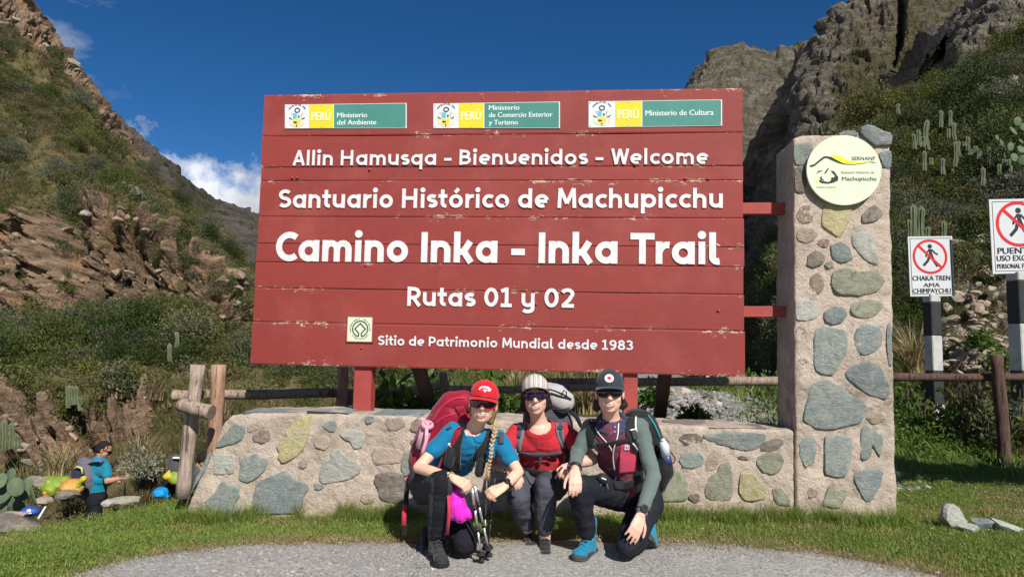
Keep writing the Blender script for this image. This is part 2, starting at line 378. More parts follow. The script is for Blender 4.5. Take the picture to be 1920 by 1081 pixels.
def build_path():
    m, nt, b, out = newmat('gravel'); g = NT(nt); v = g.pos()
    cell = g.voro(v, 75, 'F1', 1, 'Color'); cd = g.voro(v, 75, 'F1', 1, 'Distance'); cell2 = g.voro(v, 190, 'F1', 1, 'Color')
    sp = nt.nodes.new('ShaderNodeSeparateColor'); nt.links.new(cell, sp.inputs[0]); sp2 = nt.nodes.new('ShaderNodeSeparateColor'); nt.links.new(cell2, sp2.inputs[0])
    base = g.mix(g.mr(g.noise(v, 1.6, 5, 0.6), 0.35, 0.65), (0.23, 0.215, 0.195), (0.33, 0.315, 0.29))
    st = g.ramp(sp.outputs[0], [(0, (0.13, 0.13, 0.13)), (0.45, (0.27, 0.26, 0.245)), (0.8, (0.38, 0.37, 0.35)), (1, (0.58, 0.57, 0.55))])
    c = g.mix(0.55, base, st); c = g.mix(g.mr(sp2.outputs[0], 0.72, 0.95, 0, 0.7), c, (0.45, 0.44, 0.42))
    nt.links.new(c, b.inputs['Base Color']); b.inputs['Roughness'].default_value = 0.92; b.inputs['Specular IOR Level'].default_value = 0.15
    h = g.math('ADD', g.math('MULTIPLY', cd, -0.8), g.math('MULTIPLY', g.noise(v, 240, 3), 0.35)); nt.links.new(g.bump(h, 0.45, 0.010), b.inputs['Normal'])
    xs = np.linspace(-2.6, 2.7, 260); vs = []; rows = 60
    e = path_edge(xs) + 0.05*fbm(np.stack([xs*2.5, xs*0, xs*0], 1), 4)*1.6 + 0.03*fbm(np.stack([xs*14, xs*0, xs*0], 1), 3)
    for r in range(rows):
        t = r/(rows-1); y = 0.5+(e-0.5)*t; vs.append(np.stack([xs, y, xs*0], 1))
    vs = np.concatenate(vs); p3 = vs.copy()
    z = gz(vs[:,0], vs[:,1]) + 0.012*fbm(p3*2.2, 4); tt = np.repeat(np.linspace(0, 1, rows), len(xs))
    vs[:,2] = z + 0.022 - 0.03*sstep(0.985, 1.0, tt) + 0.004*fbm(p3*6, 3, seed=3)
    me = mesh_np('gravel_path', vs, quads=grid_faces(len(xs), rows), smooth=True); me.materials.append(m); o = bpy.data.objects.new('gravel_path', me); link(o); tag(o, kind='structure')
    return m
M_GRAVEL = build_path()
# ---- lofted hillsides
def hill_mat(name, rock_a, rock_b, veg_a, veg_b, sc, bd, strata=0.0, warm=(0.33, 0.2, 0.12)):
    m, nt, b, out = newmat(name); g = NT(nt); v = g.pos()
    n1 = g.noise(v, sc, 7, 0.65); n2 = g.noise(v, sc*4.3, 6, 0.68); n3 = g.noise(v, sc*17, 5, 0.7); st = g.noise(g.map(v, (0.5, 0.5, 2.6), rot=(0.25, 0.15, 0)), sc*2.4, 6, 0.7, 0.6)
    rock = g.mix(g.mr(st, 0.36, 0.62), rock_a, rock_b); rock = g.mix(g.mr(n1, 0.52, 0.72, 0, 0.75), rock, warm)
    rock = g.mix(g.mr(n3, 0.56, 0.74, 0, 0.55), rock, tuple(min(1, x*1.55) for x in rock_b)); rock = g.mix(g.mr(n3, 0.44, 0.28, 0, 0.6), rock, tuple(x*0.4 for x in rock_a))
    veg = g.mix(g.mr(n2, 0.36, 0.66), veg_a, veg_b); veg = g.mix(g.mr(n3, 0.58, 0.72, 0, 0.6), veg, (0.16, 0.125, 0.07))
    k = g.mr(g.math('ADD', g.attr('rock'), g.math('MULTIPLY', g.math('SUBTRACT', g.noise(v, sc*6, 7, 0.75), 0.5), 1.5)), 0.40, 0.60)
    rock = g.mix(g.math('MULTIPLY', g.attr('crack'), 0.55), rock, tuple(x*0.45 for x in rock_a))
    nt.links.new(g.mix(k, veg, rock), b.inputs['Base Color']); b.inputs['Roughness'].default_value = 0.95; b.inputs['Specular IOR Level'].default_value = 0.1
    h = g.math('ADD', g.math('MULTIPLY', n2, 1.2), g.math('ADD', g.math('MULTIPLY', n3, 0.6), g.math('MULTIPLY', st, 0.9)))
    nt.links.new(g.bump(h, 1.0, bd), b.inputs['Normal']); return m
HILLS = {}
def loft(name, pxs, rows, nv, mat, amp, nsc, rockf, seed, gully=(), back=(0, 25, -9), tw=None):
    """terrain from measured ridge / foot lines (rows of py(px), Y(px), far to near) with fractal relief"""
    nu = len(pxs); R = []
    for f in rows: py, Yd = f(pxs); R.append(np.array([P(a, b_, c) for a, b_, c in zip(pxs, py, np.broadcast_to(Yd, pxs.shape))]))
    R.insert(0, R[0]+np.array(back)); K = len(R)
    t = np.linspace(0, K-1, nv) if tw is None else np.interp(np.linspace(0, 1, nv), np.cumsum([0]+list(tw))/sum(tw), range(K)); G = np.zeros((nv, nu, 3))
    for j, tt in enumerate(t):
        i = min(int(tt), K-2); f = tt-i
        p0 = R[max(i-1, 0)]; p1 = R[i]; p2 = R[i+1]; p3 = R[min(i+2, K-1)]
        cr = 0.5*((2*p1)+(-p0+p2)*f+(2*p0-5*p1+4*p2-p3)*f*f+(-p0+3*p1-3*p2+p3)*f**3)
        G[j] = 0.5*cr+0.5*(p1*(1-f)+p2*f)
    du = np.gradient(G, axis=1); dv = np.gradient(G, axis=0); n = np.cross(du, dv).reshape(-1, 3); n /= np.linalg.norm(n, axis=1)[:, None]+1e-9
    n[np.sum(n*(G.reshape(-1,3)-_C), 1) > 0] *= -1
    g = G.reshape(-1, 3); PX = np.tile(pxs, nv); T = np.repeat(t, nu)
    rk = rockf(PX, T); q = g*nsc
    soft = fbm(q*0.6, 5, seed=seed); rid = fbm(q*np.array([1, 1, 0.55]), 6, gain=0.55, seed=seed+3, ridged=True)
    blk = np.abs(fbm(q*np.array([2.3, 2.3, 3.1]), 4, gain=0.6, seed=seed+7))
    fine = fbm(q*7.0, 4, gain=0.6, seed=seed+5)
    wq = q + 0.35*np.stack([fbm(q*1.3, 2, seed=seed+i) for i in (1, 2, 4)], 1)
    f1, k1 = facets(wq*np.array([1.9, 1.9, 2.3]), seed); f2, k2 = facets(wq*np.array([4.6, 4.6, 6.0])+5, seed+2); f3, k3 = facets(wq*np.array([11, 11, 14.])+9, seed+4)
    rocky = 0.85*rid + 0.36*f1 + 0.20*f2 + 0.09*f3 - 0.17*k1 - 0.08*k2 + 0.25*soft
    d = amp*((0.50*soft + 0.16*fine + 0.10*f2)*(1-rk) + rk*rocky)
    for (c, w, t0, t1, dep) in gully:
        cc = c + w*1.1*fbm(np.stack([T*2.1, T*0+c, T*0], 1), 3, seed=seed)
        d -= dep*np.exp(-((PX-cc)/w)**2)*sstep(t0-0.25, t0+0.1, T)*(1-sstep(t1-0.1, t1+0.25, T))
    edge = sstep(0, 0.9, T)
    out = g + n*(d*(0.35+0.65*edge))[:, None]
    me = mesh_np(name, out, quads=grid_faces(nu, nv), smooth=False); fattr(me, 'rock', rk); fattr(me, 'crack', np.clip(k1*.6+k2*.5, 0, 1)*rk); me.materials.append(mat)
    o = bpy.data.objects.new(name, me); link(o); tag(o, kind='structure')
    HILLS[name] = (out.reshape(nv, nu, 3), rk.reshape(nv, nu), T.reshape(nv, nu), PX.reshape(nv, nu)); return o
I = np.interp
# far mountain on the left
mt = hill_mat('far_mountain_rock', (0.085, 0.076, 0.066), (0.145, 0.13, 0.112), (0.045, 0.047, 0.024), (0.075, 0.07, 0.038), 0.035, 4.0, warm=(0.20, 0.145, 0.10))
loft('far_mountain', np.linspace(0, 1350, 330), [
    lambda x: (I(x, [0,100,151,189,252,314,365,402,453,484,560,700,900,1100,1350], [60,140,172,189,252,302,352,377,387,402,450,520,560,540,500]), 330.0),
    lambda x: (I(x, [0,1350], [420, 600]), 230.0), lambda x: (x*0+720, 140.0)], 220, mt, 7.0, 0.035, lambda px, t: np.clip(0.55+0.15*np.sin(px*0.03), 0, 1), 21, back=(0, 60, -40))
mt2 = hill_mat('right_mountain_rock', (0.105, 0.092, 0.074), (0.27, 0.238, 0.19), (0.075, 0.072, 0.034), (0.125, 0.11, 0.056), 0.03, 5.0, warm=(0.16, 0.115, 0.075))
loft('distant_peak', np.linspace(960, 1760, 360), [
    lambda x: (I(x, [960,1080,1200,1270,1290,1303,1335,1375,1420,1440,1490,1520,1560,1760], [560,430,330,220,160,133,104,87,90,96,96,76,60,40]), 430.0),
    lambda x: (I(x, [960,1300,1760], [600,340,320]), 330.0), lambda x: (x*0+760, 210.0)], 220, mt2, 8.0, 0.045, lambda px, t: 0.55+0.0*px, 33, back=(0, 80, -60))
loft('steep_mountain', np.linspace(1375, 2300, 400), [
    lambda x: (I(x, [1375,1400,1440,1455,1480,1500,1520,1545,1560,1580,1610,1700,1800,2300], [500,430,322,260,180,128,76,50,42,20,0,-60,-95,-280]), 260+70*(1-sstep(1380, 1500, x))),
    lambda x: (I(x, [1375,1440,1520,1700,2300], [560,430,260,150,50]), 210+75*(1-sstep(1385, 1515, x))),
    lambda x: (I(x, [1375,1500,2300], [620,420,330]), 165+70*(1-sstep(1390, 1500, x))), lambda x: (x*0+760, 110+55*(1-sstep(1390, 1490, x)))], 320, mt2, 8.5, 0.05,
    lambda px, t: np.clip(0.66-0.30*sstep(1.0, 1.9, t)*sstep(1520, 1600, px)+0.1*sstep(2.0, 2.6, t), 0, 1), 41, gully=((1678, 7, 0.6, 1.7, 9), (1466, 9, 1.0, 3.2, 12)), back=(0, 80, -30))
loft('rock_spur', np.linspace(1690, 2350, 330), [
    lambda x: (I(x, [1690,1715,1730,1760,1780,1800,1830,1880,2350], [300,200,130,88,58,30,-2,-60,-330]), 125+35*(1-sstep(1695, 1800, x))),
    lambda x: (I(x, [1690,1800,2350], [330,170,60]), 100+30*(1-sstep(1695, 1790, x))), lambda x: (x*0+470, 62+20*(1-sstep(1695, 1770, x)))], 250, mt2, 4.2, 0.09,
    lambda px, t: np.clip(0.70-0.25*sstep(1.4, 2.2, t), 0, 1), 55, gully=((1752, 10, 0.6, 2.2, 6),), back=(0, 40, -15))
# near hillside on the left: ridge crag, scrub slope, broken cliff, shrub belt, low rock bank
mt3 = hill_mat('hillside_rock', (0.125, 0.085, 0.056), (0.30, 0.215, 0.145), (0.085, 0.078, 0.030), (0.16, 0.125, 0.062), 0.35, 0.16, warm=(0.34, 0.165, 0.085))
RIDGE = ([-600,-200,-60,0,28,45,58,75,94,101,106,130,151,185,214,260,302,345,390,440,478,560,640,780,1000,1330], [-420,-260,-130,-45,2,20,42,58,84,108,128,150,172,225,266,312,352,388,421,470,503,580,650,690,700,705])
CTOP = ([-600,0,60,110,200,300,380,440,480,560,780,1330], [470,452,425,384,396,436,478,555,615,668,702,712])
CBOT = ([-600,0,120,260,380,470,560,640,780,1330], [650,640,612,588,640,662,690,702,712,722])
def lh_rock(px, t):
    # t: 0 back, 1 ridge, 2 slope, 3 cliff top, 4 cliff foot, 5 terrace, 6 bank top, 7 bank foot, 8 floor
    cliff = sstep(2.92, 3.05, t)*(1-sstep(3.9, 4.1, t))*(1-0.55*sstep(360, 520, px))
    crag = (1-sstep(1.32, 1.5, t))*(1-sstep(70, 110, px)) + (1-sstep(1.1, 1.2, t))*(1-sstep(200, 260, px))
    bank = sstep(5.85, 6.0, t)*(1-sstep(6.85, 7.0, t))*(1-sstep(265, 310, px))
    return np.clip(cliff+crag+bank+0.12, 0, 1)
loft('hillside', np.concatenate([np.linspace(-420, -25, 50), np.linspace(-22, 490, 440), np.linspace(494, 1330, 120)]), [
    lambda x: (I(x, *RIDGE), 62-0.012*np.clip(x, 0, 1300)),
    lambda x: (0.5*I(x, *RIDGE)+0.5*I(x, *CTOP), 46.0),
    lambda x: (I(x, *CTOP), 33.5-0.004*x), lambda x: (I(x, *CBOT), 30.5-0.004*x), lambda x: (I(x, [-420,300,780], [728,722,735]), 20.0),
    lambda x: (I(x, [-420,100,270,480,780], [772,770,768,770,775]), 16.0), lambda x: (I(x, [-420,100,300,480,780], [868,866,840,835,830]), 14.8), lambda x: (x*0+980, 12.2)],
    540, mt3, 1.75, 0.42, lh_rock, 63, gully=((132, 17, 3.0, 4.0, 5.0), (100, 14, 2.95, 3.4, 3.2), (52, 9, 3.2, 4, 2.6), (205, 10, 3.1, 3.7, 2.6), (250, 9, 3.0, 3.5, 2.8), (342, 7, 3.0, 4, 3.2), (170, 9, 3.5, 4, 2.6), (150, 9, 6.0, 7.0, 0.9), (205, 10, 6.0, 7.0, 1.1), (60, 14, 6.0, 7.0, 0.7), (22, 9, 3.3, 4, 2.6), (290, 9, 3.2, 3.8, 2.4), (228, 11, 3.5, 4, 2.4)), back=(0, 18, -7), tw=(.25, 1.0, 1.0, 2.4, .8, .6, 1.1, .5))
# near slope on the right behind the railway signs
FR = (1.0, 0.9, 0.79, 0.62, 0.42, 0.2, 0.0)
RR = ([1360,1395,1430,1463,1520,1560,1623,1700,1780,1847,1920,2100,2600], [705,640,560,480,380,310,226,198,176,140,104,0,-200])
mt4 = hill_mat('right_slope_rock', (0.24, 0.20, 0.15), (0.40, 0.34, 0.26), (0.035, 0.045, 0.016), (0.07, 0.07, 0.03), 0.5, 0.16, warm=(0.33, 0.26, 0.18))
YR = (11.5, 12.5, 13.2, 14.2, 15.8, 19.0, 25.0)
loft('right_slope', np.linspace(1360, 2600, 350), [(lambda f, yy: (lambda x: (I(x, *RR)*(1-f)+850*f, yy+7*(1-sstep(1385, 1530, x)))))(f, yy) for f, yy in zip(FR[::-1], YR[::-1])], 270, mt4, 0.8, 0.7,
    lambda px, t: np.clip(sstep(3.35, 3.6, t)*(1-sstep(6.3, 6.6, t))*sstep(1745, 1800, px)*(0.8+0.4*np.sin(px*0.05)) + .8*sstep(.12, .3, fbm(np.stack([px*.011, t*2.6, px*0], 1), 3, seed=2))*(1-sstep(2.2, 3.0, t)), 0, 1)*0.95, 77, back=(0, 12, -4))
# ================================================================== STONE WALL, PILLAR
SL = P(470, 682, 5.85); SR = P(1395, 706, 5.45)                       # lower corners of the board
SU = nrm(V(SR[0]-SL[0], SR[1]-SL[1], 0)); SN = V(SU[1], -SU[0], 0); SZ = V(0, 0, 1)   # along the board, towards the visitor, up
WF = SL + SN*0.17                                                     # point on the wall face plane
def wp(px, py, off=0.0): return on_plane(px, py, WF+SN*off, SN)
def uz(p): q = np.asarray(p)-WF; return float(np.dot(q, SU)), float(q[2])
def stone_mat(name, a, b_, vein, sc=14):
    m, nt, b, out = newmat(name); g = NT(nt); v = g.coord('Object')
    off = nt.nodes.new('ShaderNodeVectorMath'); off.operation = 'ADD'; nt.links.new(v, off.inputs[0])
    cr = nt.nodes.new('ShaderNodeCombineXYZ'); nt.links.new(g.math('MULTIPLY', g.rand(), 20.0), cr.inputs[0]); nt.links.new(cr.outputs[0], off.inputs[1]); v = off.outputs[0]
    n = g.noise(v, sc, 7, 0.68, 0.7); n2 = g.noise(g.map(v, (1, 1, 3.2), rot=(0, 0.6, 0)), sc*1.6, 6, 0.7, 1.2); n3 = g.noise(v, sc*9, 4, 0.7)
    c = g.mix(g.mr(n, 0.33, 0.68), a, b_); c = g.mix(g.mr(n2, 0.56, 0.72, 0, 0.75), c, vein); c = g.mix(g.mr(n3, 0.6, 0.78, 0, 0.5), c, tuple(min(1, x*1.7) for x in b_)); c = g.mix(g.mr(n3, 0.42, 0.25, 0, 0.6), c, tuple(x*0.45 for x in a))
    hs = nt.nodes.new('ShaderNodeHueSaturation'); nt.links.new(c, hs.inputs['Color']); nt.links.new(g.mr(g.rand(), 0, 1, 0.85, 1.15), hs.inputs['Value'])
    sp = g.noise(v, sc*2.6, 7, 0.75, 0.4); cc = g.mix(g.mr(sp, 0.55, 0.68, 0, 0.55), hs.outputs[0], (0.50, 0.50, 0.45)); cc = g.mix(g.mr(sp, 0.42, 0.30, 0, 0.5), cc, (0.10, 0.095, 0.085))
    cc = g.mix(g.mr(g.noise(v, sc*.8, 7, .72, .8), 0.46, 0.68, 0, 0.5), cc, (0.44, 0.385, 0.325))
    nt.links.new(cc, b.inputs['Base Color']); b.inputs['Roughness'].default_value = 0.82; b.inputs['Specular IOR Level'].default_value = 0.25
    nt.links.new(g.bump(g.math('ADD', n2, g.math('ADD', n, g.math('MULTIPLY', n3, 0.4))), 0.8, 0.02), b.inputs['Normal']); return m
ST = {'teal': stone_mat('stone_teal', (0.185, 0.225, 0.21), (0.29, 0.335, 0.31), (0.38, 0.42, 0.38)),
      'blue': stone_mat('stone_blue', (0.165, 0.20, 0.205), (0.24, 0.285, 0.285), (0.36, 0.39, 0.38)),
      'white': stone_mat('stone_pale', (0.33, 0.34, 0.30), (0.52, 0.52, 0.46), (0.20, 0.24, 0.21)),
      'green': stone_mat('stone_green', (0.21, 0.225, 0.16), (0.36, 0.36, 0.27), (0.47, 0.46, 0.35)),
      'yellow': stone_mat('stone_yellow', (0.38, 0.31, 0.13), (0.52, 0.48, 0.28), (0.42, 0.46, 0.36)),
      'dark': stone_mat('stone_dark', (0.13, 0.105, 0.09), (0.24, 0.195, 0.165), (0.34, 0.30, 0.26)),
      'tan': stone_mat('stone_tan', (0.34, 0.26, 0.20), (0.47, 0.38, 0.30), (0.26, 0.21, 0.17)),
      'rust': stone_mat('stone_rust', (0.24, 0.16, 0.13), (0.38, 0.28, 0.23), (0.42, 0.38, 0.33))}
def mortar_mat():
    m, nt, b, out = newmat('mortar'); g = NT(nt); v = g.pos()
    n = g.noise(v, 3.2, 6, 0.62, 0.5); n2 = g.noise(v, 15, 6, 0.68, 0.3); n3 = g.noise(v, 90, 4, 0.7)
    c = g.mix(g.mr(n, 0.36, 0.66), (0.57, 0.475, 0.39), (0.42, 0.34, 0.275)); c = g.mix(g.mr(n2, 0.55, 0.75, 0, 0.8), c, (0.62, 0.525, 0.43)); c = g.mix(g.mr(n2, 0.44, 0.28, 0, 0.75), c, (0.27, 0.20, 0.155))
    sep = nt.nodes.new('ShaderNodeSeparateXYZ'); nt.links.new(v, sep.inputs[0])
    damp = g.math('MULTIPLY', g.mr(sep.outputs[2], 0.42, 0.78), g.mr(g.noise(v, 5.5, 5, 0.65), 0.46, 0.66)); damp = g.math('MULTIPLY', damp, g.mr(sep.outputs[2], 1.2, 0.95))
    c = g.mix(g.math('MULTIPLY', damp, 0.75), c, (0.17, 0.14, 0.115))
    n4 = g.noise(v, 7, 7, 0.74, 0.9); n5 = g.noise(g.map(v, loc=(7, 3, 1)), 4.5, 7, 0.72, 1.2)
    c = g.mix(g.mr(n4, 0.53, 0.66, 0, 0.75), c, (0.60, 0.52, 0.44)); c = g.mix(g.mr(n5, 0.56, 0.70, 0, 0.7), c, (0.30, 0.275, 0.24)); c = g.mix(g.mr(n4, 0.40, 0.30, 0, 0.6), c, (0.36, 0.24, 0.18))
    c = g.mix(g.mr(n3, 0.6, 0.8, 0, 0.6), c, (0.18, 0.14, 0.11))
    nt.links.new(c, b.inputs['Base Color']); b.inputs['Roughness'].default_value = 0.93; b.inputs['Specular IOR Level'].default_value = 0.15
    nt.links.new(g.bump(g.math('ADD', g.math('MULTIPLY', n2, 1.0), g.math('MULTIPLY', n3, 0.3)), 1.0, 0.03), b.inputs['Normal']); return m
M_MORTAR = mortar_mat()
def lump_box(name, outline, depth, parent, seed, cell=0.025, amp=0.013):
    """masonry core: outline (u,z) in the face plane, filled as a lumpy grid, closed at top / sides / back"""
    bm = bmesh.new()
    fr = [bm.verts.new(WF + SU*u + SZ*z) for u, z in outline]; f = bm.faces.new(fr)
    r = bmesh.ops.extrude_face_region(bm, geom=[f]); vs = [e for e in r['geom'] if isinstance(e, bmesh.types.BMVert)]
    for q in vs: q.co += Vector(-SN*depth)
    bmesh.ops.recalc_face_normals(bm, faces=bm.faces)
    bm.verts.index_update(); mb = MB(); mb.add([q.co for q in bm.verts], [[q.index for q in fc.verts] for fc in bm.faces]); bm.free()
    def disp(co, no):
        return amp*fbm(co*4.5, 5, seed=seed) + amp*0.75*fbm(co*13, 4, seed=seed+2) - amp*.5*np.clip(fbm(co*7, 3, seed=seed+5, ridged=True)-.35, 0, 1)
    return organic(mb, name, M_MORTAR, parent, voxel=cell, smooth=2, disp=disp)
wall = thing('stone_wall', WF+SU*1.9, 'low wall of mortar and large flat stones behind the crouching hikers', 'wall'); wall['kind'] = 'thing'
pillar = thing('stone_pillar', wp(1585, 975), 'tall square pillar of mortar and blue-green stones carrying the round cream disc', 'pillar'); pillar['kind'] = 'thing'
def uzp(px, py): return uz(wp(px, py))
_c = [uzp(338, 985), uzp(352, 950), uzp(376, 890), uzp(398, 840), uzp(414, 800), uzp(432, 779), uzp(470, 774), uzp(620, 773), uzp(760, 779), uzp(1000, 788), uzp(1240, 796), uzp(1400, 801), uzp(1488, 806), uzp(1493, 1000)]
lump_box('mortar_core', _c, 0.50, wall, 3)
_d = [uzp(1493, 1000), uzp(1491, 800), uzp(1489, 500), uzp(1488, 256), uzp(1560, 250), uzp(1608, 246), uzp(1618, 249), uzp(1671, 258), uzp(1671, 320), uzp(1674, 500), uzp(1679, 800), uzp(1684, 930), uzp(1686, 1000)]
lump_box('mortar_core', _d, 0.49, pillar, 8)
def Z(poly, sc, ox, oy): return [(ox+x/sc, oy+y/sc) for x, y in poly]
def put_stones(lst, sc, ox, oy, parent):
    for kind, h, poly in lst:
        h *= 0.50
        pts = Z(poly, sc, ox, oy); cx = sum(p[0] for p in pts)/len(pts); cy = sum(p[1] for p in pts)/len(pts)
        # round the traced outline a little and roughen it
        k = len(pts); fine = []
        for i in range(k):
            a = np.array(pts[i]); b_ = np.array(pts[(i+1) % k]); p0 = np.array(pts[i-1]); p3 = np.array(pts[(i+2) % k])
            for f in (0, 0.33, 0.66):
                cr = 0.5*((2*a)+(-p0+b_)*f+(2*p0-5*a+4*b_-p3)*f*f+(-p0+3*a-3*b_+p3)*f**3); ln = a*(1-f)+b_*f
                fine.append(0.6*cr+0.4*ln + RNG.normal(0, 0.55, 2))
        mb = MB(); poly3 = [wp(x, y) for x, y in fine]; c3 = sum(poly3)/len(poly3); n = len(poly3)
        rings = [(1.0, -0.012, 0), (1.0, h*0.35, 0.0015), (0.965, h*0.85, 0.003), (0.87, h, 0.004), (0.6, h*1.12, 0.003), (0.3, h*1.14, 0.002)]
        vs = []; fs = []
        for r, hh, jit in rings:
            for q in poly3:
                rr = 1-(1-r)*min(1.0, 0.11/max(0.03, np.linalg.norm(q-c3)))*1.0 if r > 0.8 else r
                vs.append(c3+(q-c3)*rr+SN*(hh+RNG.normal(0, jit)))
        vs.append(c3+SN*h*1.15)
        ar = sum(np.dot(np.cross(poly3[i]-c3, poly3[(i+1) % n]-c3), SN) for i in range(n))
        for a in range(len(rings)-1):
            for i in range(n):
                q = (a*n+i, a*n+(i+1) % n, (a+1)*n+(i+1) % n, (a+1)*n+i); fs.append(q if ar > 0 else q[::-1])
        a = len(rings)-1
        for i in range(n): q = (a*n+i, a*n+(i+1) % n, len(vs)-1); fs.append(q if ar > 0 else q[::-1])
        mb.add(vs, fs, 0, True); mb.build('stone', ST[kind], parent)
Wl = [('teal', .022, [(340,250),(430,150),(520,170),(520,220),(490,290),(400,320),(280,340)]), ('white', .018, [(290,400),(430,400),(440,480),(430,550),(340,565),(270,555),(265,450)]),
 ('teal', .022, [(480,430),(560,410),(610,390),(650,420),(715,440),(690,520),(620,590),(540,630),(470,600),(480,500)]), ('teal', .022, [(330,620),(400,640),(470,680),(480,740),(440,800),(470,890),(180,900),(200,780),(270,720)]),
 ('blue', .026, [(850,530),(890,570),(940,620),(1030,640),(1040,690),(1000,760),(960,875),(585,880),(580,780),(610,650),(680,600)]), ('yellow', .03, [(1000,90),(1060,90),(1050,200),(1010,340),(960,400),(850,470),(790,430),(800,380),(780,330),(850,250),(860,190)]),
 ('rust', .012, [(600,230),(680,190),(730,220),(720,290),(650,310),(580,280)]), ('white', .02, [(1230,370),(1290,350),(1330,400),(1400,450),(1470,480),(1460,550),(1380,600),(1150,640),(1130,560),(1160,460),(1220,430)]),
 ('white', .014, [(1310,210),(1440,200),(1500,240),(1480,340),(1420,350),(1380,290),(1300,250)]), ('tan', .016, [(1580,340),(1750,350),(1810,380),(1790,460),(1600,490),(1560,430)]),
 ('dark', .018, [(1590,560),(1700,540),(1820,560),(1830,640),(1820,800),(1640,770),(1610,690),(1580,630)]), ('teal', .02, [(1820,390),(1880,370),(1960,480),(1840,580),(1800,520)]),
 ('teal', .016, [(230,390),(240,430),(180,560),(110,660),(60,760),(40,820),(100,640),(170,490)]), ('blue', .012, [(1510,90),(1570,90),(1570,130),(1530,150),(1500,120)]), ('tan', .014, [(960,460),(1010,420),(1040,450),(1010,510),(970,510)]),
 ('tan', .012, [(540,170),(600,130),(690,140),(680,180),(600,210),(545,215)]), ('tan', .01, [(1090,250),(1180,240),(1220,300),(1180,360),(1090,340)])]
put_stones(Wl, 4.364, 340, 760, wall)
Wr = [('teal', .022, [(480,270),(620,250),(760,240),(1050,260),(1050,330),(980,400),(860,415),(760,390),(600,350),(520,320)]), ('teal', .02, [(290,450),(370,410),(460,430),(490,490),(470,550),(390,580),(290,560),(260,500)]),
 ('green', .022, [(990,470),(1100,420),(1190,425),(1225,500),(1190,600),(1120,635),(1040,610),(975,540)]), ('green', .02, [(210,600),(280,600),(330,680),(350,760),(330,870),(110,880),(110,740)]),
 ('green', .018, [(640,530),(720,510),(740,560),(755,680),(760,800),(720,880),(560,870),(500,830),(520,680),(600,620)]), ('yellow', .018, [(830,620),(930,620),(990,680),(1060,740),(1050,860),(880,870),(810,800),(820,700)]),
 ('green', .018, [(1120,770),(1180,750),(1270,820),(1290,920),(1150,900)]), ('dark', .012, [(260,310),(310,260),(420,255),(490,300),(440,370),(330,370)]), ('dark', .01, [(1010,420),(1030,350),(1130,300),(1210,310),(1220,360),(1130,415)]),
 ('tan', .015, [(580,400),(630,430),(630,520),(590,590),(500,600),(510,500)]), ('dark', .015, [(790,470),(840,460),(920,490),(860,505)])]
put_stones(Wr, 4.914, 1220, 760, wall)
Pt = [('teal', .015, [(228,112),(290,95),(300,140),(275,185),(230,185)]), ('dark', .016, [(230,200),(268,195),(275,250),(265,295),(232,290)]), ('yellow', .022, [(345,335),(450,335),(435,410),(405,470),(370,450),(335,420)]), ('dark', .02, [(505,360),(540,340),(570,370),(555,400),(495,415),(487,395)]),
 ('blue', .02, [(370,500),(410,485),(440,510),(455,550),(410,570),(375,550)]), ('white', .022, [(450,460),(490,445),(545,455),(535,490),(555,540),(550,575),(500,555),(455,500)]), ('dark', .02, [(280,540),(310,518),(345,540),(340,570),(300,588),(275,575)]), ('rust', .016, [(290,625),(320,605),(345,640),(340,670),(320,690),(285,650)]),
 ('green', .024, [(380,600),(430,585),(480,600),(550,600),(580,640),(550,680),(480,695),(400,690),(370,650)]), ('white', .022, [(234,715),(280,710),(322,745),(315,780),(270,795),(234,785)]), ('blue', .024, [(345,760),(375,738),(415,740),(432,770),(410,800),(370,807),(345,790)]), ('green', .02, [(450,730),(490,710),(565,715),(570,745),(530,780),(470,780),(445,755)]),
 ('teal', .026, [(310,830),(350,815),(420,830),(435,870),(430,920),(400,970),(375,1005),(310,990),(300,920)]), ('blue', .024, [(470,825),(510,808),(560,820),(570,870),(550,910),(500,930),(465,905),(460,860)]), ('teal', .016, [(590,810),(604,805),(608,960),(595,965),(585,880)]),
 ('blue', .05, [(485,40),(520,30),(560,50),(603,65),(604,108),(545,115),(500,85),(482,60)]), ('blue', .02, [(560,140),(603,132),(603,195),(575,200),(565,170)]), ('blue', .03, [(405,60),(430,50),(465,55),(470,75),(400,78)]), ('rust', .012, [(250,350),(290,345),(300,400),(260,415),(235,390)]), ('tan', .012, [(240,440),(300,430),(320,460),(290,490),(240,480)])]
put_stones(Pt, 2.0796, 1380, 220, pillar)
Pb = [('teal', .028, [(345,200),(400,175),(450,190),(520,240),(590,280),(598,320),(570,370),(500,390),(430,405),(360,395),(310,360),(320,290)]), ('blue', .026, [(510,130),(560,100),(610,88),(665,115),(690,180),(710,220),(690,265),(620,250),(560,210),(505,165)]), ('teal', .018, [(290,470),(320,440),(360,440),(368,500),(355,560),(320,580),(295,530)]),
 ('teal', .024, [(410,440),(470,428),(525,440),(535,500),(525,560),(500,620),(410,610),(405,520)]), ('teal', .02, [(575,400),(610,388),(670,430),(672,480),(660,530),(630,470),(610,540),(570,535)]), ('green', .02, [(405,720),(435,648),(460,680),(515,685),(490,740),(470,765),(400,755)]), ('blue', .024, [(545,600),(640,582),(675,600),(650,700),(600,740),(570,700),(545,640)])]
put_stones(Pb, 2.452, 1380, 640, pillar)
